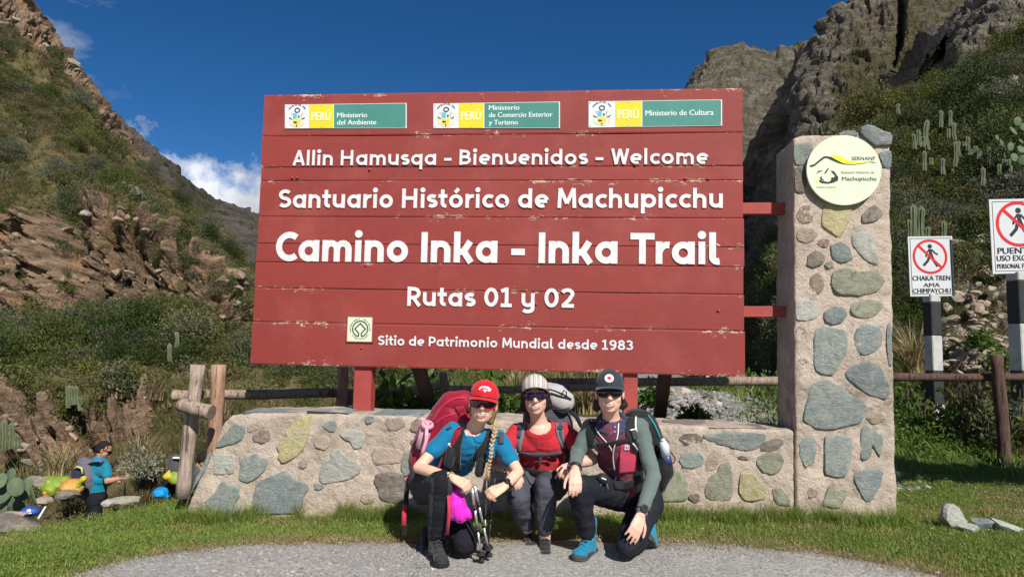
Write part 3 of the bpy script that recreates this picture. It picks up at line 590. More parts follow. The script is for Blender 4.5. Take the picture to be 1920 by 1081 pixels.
# small chips bedded in the mortar between the big stones
_cent = [(np.mean([p[0] for p in q]), np.mean([p[1] for p in q]), max(np.ptp([p[0] for p in q]), np.ptp([p[1] for p in q]))/2) for L_, a, b_, c in ((Wl, 4.364, 340, 760), (Wr, 4.914, 1220, 760), (Pt, 2.0796, 1380, 220), (Pb, 2.452, 1380, 640)) for _, _, pl_ in L_ for q in [Z(pl_, a, b_, c)]]
def chips(n, x0, x1, y0, y1, parent):
    k = 0
    for _ in range(n*30):
        x, y = RNG.uniform(x0, x1), RNG.uniform(y0, y1); r = RNG.uniform(10, 24)
        if any(math.hypot(x-a, y-b_) < c*.92+r for a, b_, c in _cent) or (parent is wall and x < 345+(965-y)*.42+r): continue
        if math.hypot(x-1580, y-320) < 70+r: continue
        _cent.append((x, y, r)); m = RNG.integers(6, 9); poly = [(x+r*RNG.uniform(.7, 1.1)*math.cos(6.283*i/m), y+r*RNG.uniform(.5, .9)*math.sin(6.283*i/m)) for i in range(m)]
        put_stones([(RNG.choice(['tan', 'tan', 'rust', 'white', 'green', 'teal', 'dark']), RNG.uniform(.012, .022), poly)], 1, 0, 0, parent); k += 1
        if k >= n: break
chips(7, 370, 790, 785, 945, wall); chips(14, 790, 1225, 795, 930, wall); chips(4, 1240, 1485, 815, 935, wall); chips(6, 1500, 1668, 270, 955, pillar)
# flat stones bedded along the wall top
for (x0, x1, y, k) in ((452, 560, 774, 'blue'), (575, 655, 772, 'blue'), (700, 790, 777, 'blue'), (1255, 1330, 799, 'dark'), (1332, 1440, 803, 'dark')):
    mb = MB(); a = wp(x0, y); b_ = wp(x1, y)
    mb.box((a+b_)/2-SN*0.17-SZ*0.012, (np.linalg.norm(b_-a), 0.30, 0.04), (SU, SN, SZ), jit=0.012); mb.build('cap_stone', ST[k], wall)
# ================================================================== LETTERING
def arc(cx, cy, rx, ry, a0, a1, n=12): return [(cx+rx*math.cos(math.radians(a0+(a1-a0)*i/n)), cy+ry*math.sin(math.radians(a0+(a1-a0)*i/n))) for i in range(n+1)]
_w = 0.225; _h = _w/2; _X = 0.72
def _bowl(cx): return ('o', arc(cx, 0.355, 0.205, 0.255, 0, 360, 24))
def _arch(x0, x1): return [(x0, 0.33)]+arc((x0+x1)/2, 0.40, (x1-x0)/2, 0.215, 172, 0, 10)+[(x1, 0)]
GL = {
 'a': ([_bowl(.31), [(.515,_X), (.515,0)]], .66), 'd': ([_bowl(.31), [(.515,1.0), (.515,0)]], .66), 'q': ([_bowl(.31), [(.515,_X), (.515,-.28)]], .66), 'p': ([_bowl(.35), [(.115,_X), (.115,-.28)]], .68),
 'o': ([_bowl(.315)], .66), 'ó': ([_bowl(.315), [(.27,.79), (.42,.99)]], .66), 'n': ([[(.115,_X), (.115,0)], _arch(.115,.475)], .62), 'h': ([[(.115,1.0), (.115,0)], _arch(.115,.475)], .62),
 'm': ([[(.115,_X), (.115,0)], _arch(.115,.44), _arch(.44,.765)], .91), 'u': ([[(.115,_X), (.115,.3)]+arc(.30,.30,.185,.195,180,330,8), [(.485,_X), (.485,0)]], .63),
 'v': ([[(.10,_X), (.125,.3)]+arc(.305,.28,.18,.17,180,270,5)+[(.36,.13)]+arc(.33,.34,.18,.21,-70,0,5)+[(.50,_X)]], .62), 'i': ([[(.12,_X), (.12,0)], ('d', (.12,.93), .135)], .27),
 'l': ([[(.12,1.02), (.12,0)]], .27), 'ł': ([[(.12,1.02), (.12,.22)]+arc(.25,.22,.13,.13,180,290,6)], .36), 'r': ([[(.115,_X), (.115,0)], [(.115,.40)]+arc(.33,.36,.20,.25,160,75,6)], .42),
 'c': ([arc(.325,.355,.21,.255,48,312,16)], .53), 'e': ([arc(.325,.355,.21,.255,-62,-350,18), [(.12,.345), (.535,.345)]], .63), 's': ([arc(.255,.50,.155,.12,35,250,9)+arc(.245,.235,.155,.13,75,-140,9)], .50),
 't': ([[(.17,.95), (.17,.26)]+arc(.30,.26,.13,.155,180,285,6), [(.0,.615), (.37,.615)]], .41), 'k': ([[(.115,1.02), (.115,0)], [(.115,.33), (.30,.37), (.47,.70)], [(.28,.40), (.50,0)]], .60),
 'y': ([[(.115,_X), (.115,.3)]+arc(.30,.30,.185,.195,180,330,8), [(.485,_X), (.485,-.02)]+arc(.29,-.05,.195,.16,0,-150,9)], .63),
 'H': ([[(.12,1), (.12,0)], [(.60,1), (.60,0)], [(.12,.51), (.60,.51)]], .78), 'A': ([[(.09,0), (.34,1.0)], [(.34,1.0), (.58,0)], [(.19,.30), (.52,.30)]], .68), 'B': ([[(.12,1), (.12,0)], [(.12,.885), (.30,.885)]+arc(.30,.70,.19,.185,90,-90,8)+[(.12,.515)], [(.12,.515), (.32,.515)]+arc(.32,.315,.22,.20,90,-90,8)+[(.12,.115)]], .67),
 'W': ([[(.09,1), (.26,0)], [(.26,.03), (.44,.97)], [(.44,.97), (.62,.03)], [(.62,0), (.79,1)]], .86), 'S': ([arc(.31,.70,.20,.19,30,240,10)+arc(.29,.305,.215,.195,65,-145,10)], .62), 'M': ([[(.12,0), (.155,1)], [(.155,1), (.42,.22)], [(.42,.22), (.69,1)], [(.69,1), (.725,0)]], .85),
 'C': ([arc(.42,.5,.30,.395,50,310,18)], .66), 'I': ([[(.12,1), (.12,0)]], .27), 'T': ([[(.0,.885), (.62,.885)], [(.31,.885), (.31,0)]], .62), 'R': ([[(.12,1), (.12,0)], [(.12,.885), (.30,.885)]+arc(.30,.66,.21,.225,90,-90,8)+[(.12,.435)], [(.29,.44), (.55,0)]], .64),
 'P': ([[(.12,1), (.12,0)], [(.12,.885), (.31,.885)]+arc(.31,.64,.22,.245,90,-90,8)+[(.12,.395)]], .63), '0': ([('o', arc(.32,.5,.205,.395,0,360,24))], .66), '1': ([[(.27,1), (.27,0)], [(.05,.80), (.27,.93)], [(.04,.09), (.48,.09)]], .55),
 '2': ([arc(.28,.71,.20,.19,160,-10,9)+[(.36,.42), (.13,.12)], [(.06,.105), (.54,.105)]], .61), '9': ([('o', arc(.31,.68,.20,.215,0,360,20)), [(.51,.68), (.49,.35), (.36,.10), (.14,.09)]], .64), '8': ([('o', arc(.31,.735,.175,.165,0,360,18)), ('o', arc(.31,.30,.205,.20,0,360,18))], .64),
 '3': ([arc(.25,.715,.19,.185,150,-80,9)+[(.26,.53)], [(.24,.53)]+arc(.26,.31,.215,.20,75,-150,10)], .60), '-': ([[(.04,.36), (.40,.36)]], .46), ' ': ([], .27)}
def stroke_pts(pts, w, closed):
    """left / right offset points of a polyline with mitred joints"""
    k = len(pts); L = []; R = []
    for i in range(k):
        p = np.array(pts[i]); a = np.array(pts[i-1]) if (i > 0 or closed) else None; b_ = np.array(pts[(i+1) % k]) if (i < k-1 or closed) else None
        d1 = nrm(p-a) if a is not None else None; d2 = nrm(b_-p) if b_ is not None else None
        d1 = d2 if d1 is None else d1; d2 = d1 if d2 is None else d2
        n1 = np.array([-d1[1], d1[0]]); n2 = np.array([-d2[1], d2[0]]); m = nrm(n1+n2); m = m/max(0.45, float(np.dot(m, n1)))
        L.append(p+m*w/2); R.append(p-m*w/2)
    return L, R
class Lettering:
    """raised stroke lettering on a plane: org, u, v, n"""
    def __init__(s, org, u, v, n): s.o = np.asarray(org); s.u = u; s.v = v; s.n = n; s.mb = MB(); s.k = 0; s.each = None
    def pt(s, x, y, h): return s.o + s.u*x + s.v*y + s.n*h
    def stroke(s, pts, w, h=0.003, closed=False, sx=1, sy=1, x0=0, y0=0):
        if closed: pts = pts[:-1] if np.linalg.norm(np.array(pts[0])-np.array(pts[-1])) < 1e-6 else pts
        cl = [pts[0]]
        for q in pts[1:]:
            if abs(q[0]-cl[-1][0])+abs(q[1]-cl[-1][1]) > 1e-5: cl.append(q)
        pts = [(q[0]*sx, q[1]*sy) for q in cl]; w = w*sy; sx = sy = 1
        L, R = stroke_pts(pts, w, closed); k = len(pts); h = h+0.00022*(s.k % 7); s.k += 1; vs = []
        for i in range(k):
            for q, hh in ((L[i], -0.001), (L[i], h), (R[i], h), (R[i], -0.001)): vs.append(s.pt(x0+q[0]*sx, y0+q[1]*sy, hh))
        fs = []
        for i in range(k if closed else k-1):
            a = i*4; b_ = ((i+1) % k)*4
            fs += [(a, b_, b_+1, a+1), (a+1, b_+1, b_+2, a+2), (a+2, b_+2, b_+3, a+3)]
        if not closed: fs += [(0, 1, 2, 3), ((k-1)*4+3, (k-1)*4+2, (k-1)*4+1, (k-1)*4)]
        s.mb.add(vs, fs)
    def text(s, txt, x0, x1, y0, y1, cap, w=_w, h=0.0008):
        """baseline from (x0,y0) to (x1,y1); letters stretched to fit"""
        tot = sum(GL[c][1] for c in txt)-0.05; sx = (x1-x0)/tot; x = 0
        for c in txt:
            st, adv = GL[c]; bx = x0+x*sx; by = y0+(y1-y0)*(bx-x0)/(x1-x0)
            for q in st:
                if isinstance(q, tuple) and q[0] == 'd': s.disc(bx+q[1][0]*sx, by+q[1][1]*cap, q[2]*cap*0.98, h)
                elif isinstance(q, tuple): s.stroke(q[1], w, h, True, sx, cap, bx, by)
                else: s.stroke(q, w, h, False, sx, cap, bx, by)
            if s.each and s.mb.v: s.mb.build('letter', s.each[0], s.each[1]); s.mb = MB()
            x += adv
    def disc(s, x, y, r, h=0.003, n=16, rx=None):
        s.mb.prism([s.pt(x+(rx or r)*math.cos(2*math.pi*i/n), y+r*math.sin(2*math.pi*i/n), 0) for i in range(n)], s.n, h+0.00022*(s.k % 7)); s.k += 1
    def poly(s, pts, h=0.002): s.mb.prism([s.pt(x, y, 0) for x, y in pts], s.n, h)
def font_text(txt, org, u, v, n, size, mat, parent, name='lettering', align='LEFT', bold=0.0, fit=None, spacing=1.0, h=0.0012, line=1.0):
    cu = bpy.data.curves.new('t', 'FONT'); cu.body = txt; cu.size = size; cu.align_x = align;  cu.extrude = 0.0006; cu.space_character = spacing; cu.space_line = line; cu.resolution_u = 3
    ob = bpy.data.objects.new('t', cu); COL.objects.link(ob); dg = bpy.context.evaluated_depsgraph_get(); me = bpy.data.meshes.new_from_object(ob.evaluated_get(dg)); bpy.data.objects.remove(ob); bpy.data.curves.remove(cu)
    co = np.empty(len(me.vertices)*3, np.float32); me.vertices.foreach_get('co', co); co = co.reshape(-1, 3).astype(float); sx = 1.0
    if fit is not None and len(co):
        w_ = co[:,0].max()-co[:,0].min(); sx = fit/w_; base = co[:,0].min() if align == 'LEFT' else 0
        co[:,0] = (co[:,0]-base)*sx
    if bold:
        nv0 = len(me.vertices); bm = bmesh.new(); bm.from_mesh(me); bm2 = bm.copy(); me2 = bpy.data.meshes.new('t'); bm2.to_mesh(me2); bm.from_mesh(me2); bm.from_mesh(me2); bm.to_mesh(me); bm.free(); bm2.free(); bpy.data.meshes.remove(me2)
        b_ = bold*1.0; co = np.concatenate([co, co+np.array([b_, b_*.3, .0002]), co+np.array([-b_, -b_*.3, .0004])])
    q = np.asarray(org)+co[:,:1]*u+co[:,1:2]*v+(co[:,2:3]+h)*n; og = ORG[parent]; q = q-np.array(og)
    me.vertices.foreach_set('co', q.astype(np.float32).ravel()); me.name = name; me.materials.clear(); me.materials.append(mat); me.update(); o = bpy.data.objects.new(name, me); link(o, parent); ORG[o] = og; return o
# ================================================================== THE BIG WELCOME BOARD
def red_paint():
    m, nt, b, out = newmat('red_painted_wood'); g = NT(nt); v = g.coord('Object'); 
    gr = g.noise(g.map(v, (0.8, 0.8, 14)), 5, 6, 0.65, 0.4); n = g.noise(v, 1.1, 5, 0.6); fine = g.noise(g.map(v, (2, 2, 30)), 22, 4, 0.6)
    c = g.mix(g.mr(n, 0.35, 0.68), (0.275, 0.040, 0.033), (0.225, 0.034, 0.029)); c = g.mix(g.mr(gr, 0.5, 0.72, 0, 0.6), c, (0.225, 0.040, 0.036)); c = g.mix(g.mr(fine, 0.6, 0.8, 0, 0.35), c, (0.45, 0.10, 0.085))
    dr = g.noise(g.map(v, (9, 9, .7)), 2.2, 5, .65, .5); c = g.mix(g.mr(dr, 0.56, 0.72, 0, 0.4), c, (0.20, 0.034, 0.03)); c = g.mix(g.mr(g.noise(v, 2.3, 5, .6), .5, .72, 0, .45), c, (0.37, 0.085, 0.072))
    peel = g.noise(g.map(v, (1, 1, 2.6)), 15, 7, 0.72, 0.6); zone = g.math('MULTIPLY', g.attr('seam'), g.mr(g.noise(v, 1.7, 4, 0.6), 0.38, 0.62)); 
    k = g.mr(g.math('ADD', peel, g.math('MULTIPLY', zone, 0.25)), 0.72, 0.735)
    bare = g.mix(g.mr(g.noise(v, 70, 3), 0.4, 0.6), (0.62, 0.45, 0.36), (0.28, 0.13, 0.09))
    c = g.mix(k, c, bare); nt.links.new(c, b.inputs['Base Color']); b.inputs['Roughness'].default_value = 0.55; b.inputs['Specular IOR Level'].default_value = 0.3
    nt.links.new(g.bump(g.math('ADD', g.math('MULTIPLY', gr, 0.5), g.math('ADD', fine, g.math('MULTIPLY', k, -2.0))), 0.4, 0.006), b.inputs['Normal']); return m
M_RED = red_paint()
M_WHITE = pm('white_letter_paint', (0.70, 0.70, 0.71), 0.6, 0.16, 30, 0.3, 60)
M_RED2 = pm('red_painted_post', (0.36, 0.06, 0.05), 0.6, 0.18, 9, 0.3, 60)
M_DKWOOD = pm('dark_brown_wood', (0.055, 0.032, 0.026), 0.75, 0.3, 9, 0.4, 60)
BH = 2.31; BLEN = float(np.linalg.norm(SR-SL)); LEAN = (P(497, 176, 5.85)-SL)[0]
board = thing('welcome_board', SL+SU*BLEN/2, 'huge dark red plank board with white Santuario Histórico and Inka Trail lettering', 'sign')
def sx_at(v): return LEAN*0.9*v           # the left end leans in a little towards the top
def bp(u, v, h=0.0): return SL + SU*(u+ (1-u/BLEN)*sx_at(v)) + SZ*(BH*v) + SN*h
vb = [0, .154, .278, .373, .441, .541, .675, .725, .842, 1.0]     # seams from the bottom up
for i in range(len(vb)-1):
    v0 = vb[i]+0.0007; v1 = vb[i+1]-0.0007; cols = 40; rows = 5; vs = []; seam = []; pr = RNG.normal(0, 0.0022); thick = 0.035; e0 = RNG.normal(0, 0.004); e1 = RNG.normal(0, 0.004)
    prof = [(0.0, -thick), (0.0, -0.004), (0.03, 0.0), (0.25, 0.0005), (0.75, 0.0005), (0.97, 0.0), (1.0, -0.004), (1.0, -thick)]
    for c in range(cols+1):
        u = BLEN*c/cols + (e0 if c == 0 else e1 if c == cols else 0); warp = 0.0025*math.sin(c*0.31+i*2.1)+RNG.normal(0, 0.0004)
        for f, hgt in prof: vs.append(bp(u, v0+(v1-v0)*f, hgt+pr+warp)); seam.append(1-min(1, min(f, 1-f)/0.22))
    n = len(prof); fs = []
    for c in range(cols):
        for r in range(n): fs.append((c*n+r, c*n+(r+1) % n, (c+1)*n+(r+1) % n, (c+1)*n+r)[::-1])
    fs += [tuple(range(n)), tuple(cols*n+r for r in range(n-1, -1, -1))]
    mb = MB(); mb.add(vs, fs); o = mb.build('plank', M_RED, board); fattr(o.data, 'seam', seam)
    bm = bmesh.new(); bm.from_mesh(o.data); bmesh.ops.recalc_face_normals(bm, faces=bm.faces); bm.to_mesh(o.data); bm.free()
def bpx(px, py, h=0.0): return on_plane(px, py, SL+SN*h, SN)
def uv2(px, py): q = bpx(px, py)-SL; return float(np.dot(q, SU)), float(q[2])
for txt, x0, y0, x1, y1, cap, wd in (('Allin Hamusqa - Bienvenidos - Welcome', 548, 310.5, 1328, 308, 29.0, .178), ('Santuario Histórico de Machupicchu', 521, 390, 1356, 390, 36.5, .187), ('Camino Inka - Inka Traił', 514.5, 489.5, 1350, 495.5, 57, .212), ('Rutas 01 y 02', 761.5, 573, 1077, 577, 36.5, .192), ('Sitio de Patrimonio Mundiał desde 1983', 708, 646.5, 1187, 656.3, 18.5, .182)):
    L = Lettering(SL+SN*0.0062, SU, SZ, SN); a = uv2(x0, y0); b_ = uv2(x1, y1); cp = uv2((x0+x1)/2, (y0+y1)/2-cap)[1]-uv2((x0+x1)/2, (y0+y1)/2)[1]
    L.each = (M_WHITE, board); L.text(txt, a[0], b_[0], a[1], b_[1], cp, wd)
# bolts
mbb = [(305,328),(344,328),(693,318),(1285,335),(1328,335),(1191,309),(678,652),(947,383),(686,498),(1347,582),(1005,569),(1285,296),(1327,296)]
for x, y in mbb:
    c = bpx(x if x > 500 else 470+x/3.918, y if x > 500 else 150+y*1.0/1.0) if x > 500 else bpx(470+x/3.918*1.0+0, 333)
    mb = MB(); mb.ell(c+SN*0.004, (0.013, 0.013, 0.009), (SU, SZ, SN), 10, 6); mb.build('bolt', M_RED2, board)
# posts, rear braces, arms to the pillar
wtop = float(wp(560, 775)[2])
def post(pxa, pxb, ytop, ybot, name, back=0.036, dep=0.13):
    a = bpx(pxa, ybot, -back); b_ = bpx(pxb, ybot, -back); w_ = float(np.dot(b_-a, SU)); zt = float(bpx(pxa, ytop, -back)[2])
    mb = MB(); mb.bbox((a+b_)/2 - SN*(dep/2) + SZ*(zt-a[2])/2, (w_, dep, zt-a[2]), (SU, SN, SZ), 0.006); return mb.build(name, M_RED2, board)
post(660, 693, 300, 790, 'post'); post(1168, 1195, 300, 830, 'post')
for (xa, ya, xb, yb, w_) in ((770, 640, 822, 812, 0.115), (1252, 660, 1230, 830, 0.105)):
    a = bpx(xa, ya, -0.12); b_ = P(xb, yb, 6.5); mb = MB(); d = nrm(b_-a); s_ = nrm(np.cross(d, SN)); t_ = np.cross(d, s_)
    mb.bbox((a+b_)/2, (w_, 0.07, np.linalg.norm(b_-a)), (s_, t_, d), 0.005); mb.build('brace', M_DKWOOD, board)
for ya, yb, xe in ((381, 403, 1466), (574, 595, 1470)):
    a = bpx(1330, (ya+yb)/2, -0.07); b_ = bpx(xe+6, (ya+yb)/2-0.5, -0.07); h_ = float(bpx(1400, ya)[2]-bpx(1400, yb)[2]); mb = MB()
    mb.bbox((a+b_)/2, (np.linalg.norm(b_-a), 0.06, h_), (nrm(b_-a), SN, SZ), 0.005); mb.build('arm', M_RED2, board)
# ---- ministry plaques
M_PW = pm('plaque_white', (0.64, 0.67, 0.70), 0.35, 0.04); M_PY = pm('plaque_yellow', (0.70, 0.60, 0.03), 0.35, 0.05); M_PG = pm('plaque_green', (0.07, 0.245, 0.205), 0.35, 0.1, 5)
M_INK = pm('black_ink', (0.02, 0.022, 0.022), 0.6, 0.1); M_PTXT = pm('plaque_print_white', (0.66, 0.72, 0.72), 0.5, 0.03); M_CREAMTXT = pm('cream_print', (0.80, 0.78, 0.45), 0.5, 0.03)
M_EB = pm('emblem_blue', (0.12, 0.45, 0.70), 0.5, 0.1); M_EG = pm('emblem_green', (0.06, 0.22, 0.12), 0.5, 0.1); M_EY = pm('emblem_gold', (0.70, 0.60, 0.10), 0.5, 0.1); M_EP = pm('emblem_peach', (0.75, 0.5, 0.3), 0.5, 0.1); M_STEEL = pm('screw_steel', (0.5, 0.5, 0.5), 0.35, 0.1, metal=0.8)
def quad_on(p00, p10, p11, p01, h, th, mb): 
    c = [bpx(*p)+SN*h for p in (p00, p10, p11, p01)]; mb.prism(c, SN, th)
def plaque(xl, xr, yt0, yt1, yb0, yb1, lines, label, tx, ty, cap):
    k = lambda f, g_: (xl+(xr-xl)*f+(-1.2*g_ if False else 0), (yt0+(yt1-yt0)*f)*(1-g_)+(yb0+(yb1-yb0)*f)*g_)
    mb = MB(); quad_on(k(0,0), k(1,0), k(1,1), k(0,1), 0.001, 0.009, mb); pl = mb.build('plaque', M_PW, board, label=label)
    f1, f2 = 0.2, 0.398
    mb = MB(); quad_on(k(f1,.015), k(f2,.015), k(f2,.985), k(f1,.985), 0.0102, 0.0012, mb); mb.build('yellow_field', M_PY, pl)
    mb = MB(); quad_on(k(f2+.006,.02), k(.992,.02), k(.992,.98), k(f2+.006,.98), 0.0102, 0.0012, mb); mb.build('green_field', M_PG, pl)
    o3 = bpx(*k(0.1, 0.5))+SN*0.0105; wpx = float(np.dot(bpx(*k(.2,.5))-bpx(*k(0,.5)), SU)); s_ = wpx/0.9
    def em(mat, fn, nm='emblem'):
        L = Lettering(o3, SU*s_, SZ*s_, SN); fn(L); L.mb.build(nm, mat, pl)
    em(M_INK, lambda L: (L.stroke(arc(0, .22, .085, .075, 0, 360, 18), .04, .001, True), L.stroke(arc(-.02, -.02, .27, .1, 190, 235, 6), .035, .001), L.stroke(arc(.02, -.02, .27, .1, -10, -55, 6), .035, .001), L.poly([(-.13,-.2),(-.05,-.17),(-.03,-.22),(.02,-.18),(.01,-.25),(-.1,-.25)], .0022), L.poly([(-.015,-.3),(.02,-.3),(.015,-.39),(-.01,-.39)], .0016)))
    em(M_EB, lambda L: L.poly([(-.15,.12),(-.005,.12),(-.005,-.07),(-.15,-.07)], .0012)); em(M_EG, lambda L: (L.poly([(.03,.03),(.1,.04),(.1,-.05),(.03,-.05)], .0016), L.stroke([(.15,.1),(.15,-.06)], .012, .001)))
    em(M_EY, lambda L: (L.poly([(-.16,-.09),(.16,-.09),(.15,-.26),(.06,-.33),(-.06,-.33),(-.15,-.26)], .0012), L.stroke([(-.27,-.1),(-.25,-.28),(-.1,-.37),(0,-.385),(.1,-.37),(.25,-.28),(.27,-.1)], .03, .001)))
    em(M_EP, lambda L: (L.poly([(-.24,.1),(-.19,.17),(-.15,.09),(-.17,.03)], .001), L.poly([(.24,.1),(.19,.17),(.15,.09),(.17,.03)], .001)))
    # arched line of small print over the coat of arms
    for i, ch in enumerate('REPUBLICA DEL PERU'):
        a = math.radians(145-110*i/17); c_ = o3+SU*s_*0.33*math.cos(a)+SZ*s_*(0.07+0.33*math.sin(a)); t = a-math.pi/2
        if ch != ' ': font_text(ch, c_, SU*math.cos(t)+SZ*math.sin(t), SZ*math.cos(t)-SU*math.sin(t), SN, s_*0.075, M_INK, pl, 'lettering', 'CENTER')
    capw = lambda q: float(uv2(900, 300-q)[1]-uv2(900, 300)[1])
    font_text('PERÚ', bpx(*k(f1+.02, .68))+SN*0.0115, SU, SZ, SN, capw(17)/0.72, M_CREAMTXT, pl, bold=0.0025, fit=float(np.dot(bpx(*k(f2-.022,.5))-bpx(*k(f1+.022,.5)), SU)))
    for (txt, xa, xb, yb) in lines:
        font_text(txt, bpx(xa, yb)+SN*0.0115, SU, SZ, SN, capw(cap)/0.727, M_PTXT, pl, bold=0.0012, fit=float(np.dot(bpx(xb, yb)-bpx(xa, yb), SU)))
    for f, g_ in ((.012,.06),(.012,.94),(.3,.06),(.3,.94),(.63,.06),(.63,.94),(.985,.06),(.985,.94)):
        mb = MB(); mb.ell(bpx(*k(f, g_))+SN*0.012, (.0055,.0055,.003), (SU,SZ,SN), 8, 4); mb.build('screw', M_STEEL, pl)
plaque(535, 763, 197, 194, 241.5, 241, [('Ministerio', 633, 689, 221.5), ('del Ambiente', 633, 706, 235)], 'plaque reading Ministerio del Ambiente', 633, 689, 10)
plaque(813, 1050, 195, 191.5, 241, 241, [('Ministerio', 917, 974, 207.5), ('de Comercio Exterior', 917, 1036, 221), ('y Turismo', 917, 971, 235)], 'plaque reading Ministerio de Comercio Exterior y Turismo', 917, 974, 9.5)
plaque(1103.5, 1353.5, 191, 187.5, 240, 236.5, [('Ministerio de Cultura', 1210, 1337, 218)], 'plaque reading Ministerio de Cultura', 1210, 1337, 10.5)
# ---- world heritage plate set in a shallow frame
mb = MB(); mb.prism([bpx(*p)+SN*0.003 for p in ((652,591.5),(700.5,592.5),(699,641),(650.5,640))], SN, 0.006); her = mb.build('heritage_plate', M_PW, board)
M_CREAM = pm('cream_enamel', (0.64, 0.70, 0.53), 0.4, 0.05, 6); her.data.materials[0] = M_CREAM
fr = [(652,591.5),(700.5,592.5),(699,641),(650.5,640)]
for i in range(4):
    a = bpx(*fr[i]); b_ = bpx(*fr[(i+1) % 4]); mb = MB(); mb.box((a+b_)/2+SN*0.004, (np.linalg.norm(b_-a)+0.012, 0.009, 0.022), (nrm(b_-a), np.cross(SN, nrm(b_-a)), SN)); mb.build('rim', M_RED2, her)
L = Lettering(bpx(676, 616.2)+SN*0.0095, SU, SZ, SN); L.stroke(arc(0, 0, .064, .064, -80, 260, 40), .009, .0012); 
L.stroke([(-.0115,-.0615),(-.0115,-.035),(-.045,.0),(0,.044),(.045,.0),(.0115,-.035),(.0115,-.0615)], .009, .0014); L.mb.build('emblem', M_INK, her)
for i, ch in enumerate('PATRIMONIO MUNDIAL · WORLD HERITAGE · PATRIMOINE MONDIAL · '):
    a = math.radians(200-360*i/58); t = a-math.pi/2; c_ = bpx(676, 616.2)+SN*0.0095+SU*.078*math.cos(a)+SZ*.078*math.sin(a)
    if ch not in ' ·': font_text(ch, c_, SU*math.cos(t)+SZ*math.sin(t), SZ*math.cos(t)-SU*math.sin(t), SN, .013, M_INK, her, 'lettering', 'CENTER')
# ================================================================== ROUND DISC ON THE PILLAR
dc = wp(1580.5, 320, 0.035); drx = float(np.dot(wp(1650, 320)-wp(1511, 320), SU))/2; dry = float(wp(1580, 255)[2]-wp(1580, 385)[2])/2
mb = MB(); k = 64
ring = lambda s_, h: [dc+SU*drx*s_*math.cos(2*math.pi*i/k)+SZ*dry*s_*math.sin(2*math.pi*i/k)+SN*h for i in range(k)]
mb.add(ring(1, 0)+ring(1, .016)+ring(.99, .018), [(j*k+i, j*k+(i+1) % k, (j+1)*k+(i+1) % k, (j+1)*k+i) for j in range(2) for i in range(k)]+[tuple(2*k+i for i in range(k)), tuple(range(k-1, -1, -1))])
disc = mb.build('emblem_disc', M_CREAM, None, loc=Vector(dc)); tag(disc, 'round cream disc with black and yellow mountain emblem fixed high on the stone pillar', 'sign')
for x, y in ((-.6, -.5), (.6, -.5), (0, .6)):
    mb = MB(); mb.tube([dc+SU*drx*x+SZ*dry*y-SN*0.05, dc+SU*drx*x+SZ*dry*y], .012, 8); mb.build('mount', M_STEEL, disc)
def dpt(zx, zy): return wp(1490+zx/6.357, 230+zy/6.357, 0.0535)
def strip(lo, hi, mat, name, h=.001):
    a = [dpt(*p) for p in lo]; b_ = [dpt(*p) for p in hi]; mb = MB(); n = len(a)
    mb.add([q+SN*h for q in a]+[q+SN*h for q in b_], [(i, i+1, n+i+1, n+i) for i in range(n-1)]); o = mb.build(name, mat, disc); return o
M_YEL = pm('print_yellow', (0.80, 0.78, 0.02), 0.5, 0.05)
cv = lambda pts: [tuple(q) for q in pts]
strip([(175,512),(195,532),(240,515),(300,465),(355,425),(385,422),(440,448),(520,482),(590,498),(700,503),(800,490),(930,458)], [(175,512),(195,505),(235,492),(290,445),(345,402),(385,400),(440,410),(520,455),(590,488),(700,496),(800,484),(930,456)], M_INK, 'emblem', .0012)
strip([(440,412),(520,458),(590,489),(700,497),(800,485),(930,457)], [(440,390),(490,380),(560,410),(640,450),(760,470),(930,452)], M_YEL, 'emblem', .0006)
for pts in ([(255,610),(285,572),(340,572),(290,590)], [(345,608),(395,543),(410,545),(375,600)], [(430,570),(470,580),(520,650),(515,690),(460,715),(400,728),(330,722),(295,705),(290,680),(340,695),(400,708),(430,690),(440,650),(470,655),(480,630),(450,600)], [(300,660),(320,630),(325,665),(355,690),(310,680)]):
    q = [dpt(*p) for p in pts]; mb = MB(); mb.prism(q, SN, .0012); mb.build('emblem', M_INK, disc)
for pts in ([(235,690),(262,640),(290,690),(275,740),(240,745)],):
    L = Lettering(dpt(262, 690), SU, SZ, SN); L.stroke([(-.008,.02),(0,.0),(-.006,-.022)], .004, .0008); L.stroke([(.008,.012),(0,.0),(.008,-.018)], .004, .0008); L.mb.build('emblem', M_YEL, disc)
DW = lambda za, zb, zy: float(np.dot(dpt(zb, zy)-dpt(za, zy), SU))
DH = lambda z_: float(z_/6.357*drx/69.5)
M_GREYINK = pm('grey_ink', (0.07, 0.075, 0.07), 0.6, 0.05); M_PALEINK = pm('faded_ink', (0.30, 0.32, 0.27), 0.6, 0.05)
font_text('SERNANP', dpt(680, 448), SU, SZ, SN, DH(46)/.727, M_GREYINK, disc, fit=DW(680, 960, 448)); font_text('PERÚ', dpt(905, 482), SU, SZ, SN, DH(16)/.727, M_PALEINK, disc, fit=DW(905, 970, 482))
font_text('Santuario Histórico de', dpt(555, 605), SU, SZ, SN, DH(30)/.727, M_PALEINK, disc, fit=DW(555, 948, 605)); font_text('Machupicchu', dpt(565, 690), SU, SZ, SN, DH(50)/.727, M_GREYINK, disc, fit=DW(565, 972, 690), bold=0.0004)
font_text('PARQUE NACIONAL', dpt(260, 775), SU, SZ, SN, DH(14)/.727, M_PALEINK, disc, fit=DW(260, 490, 775))
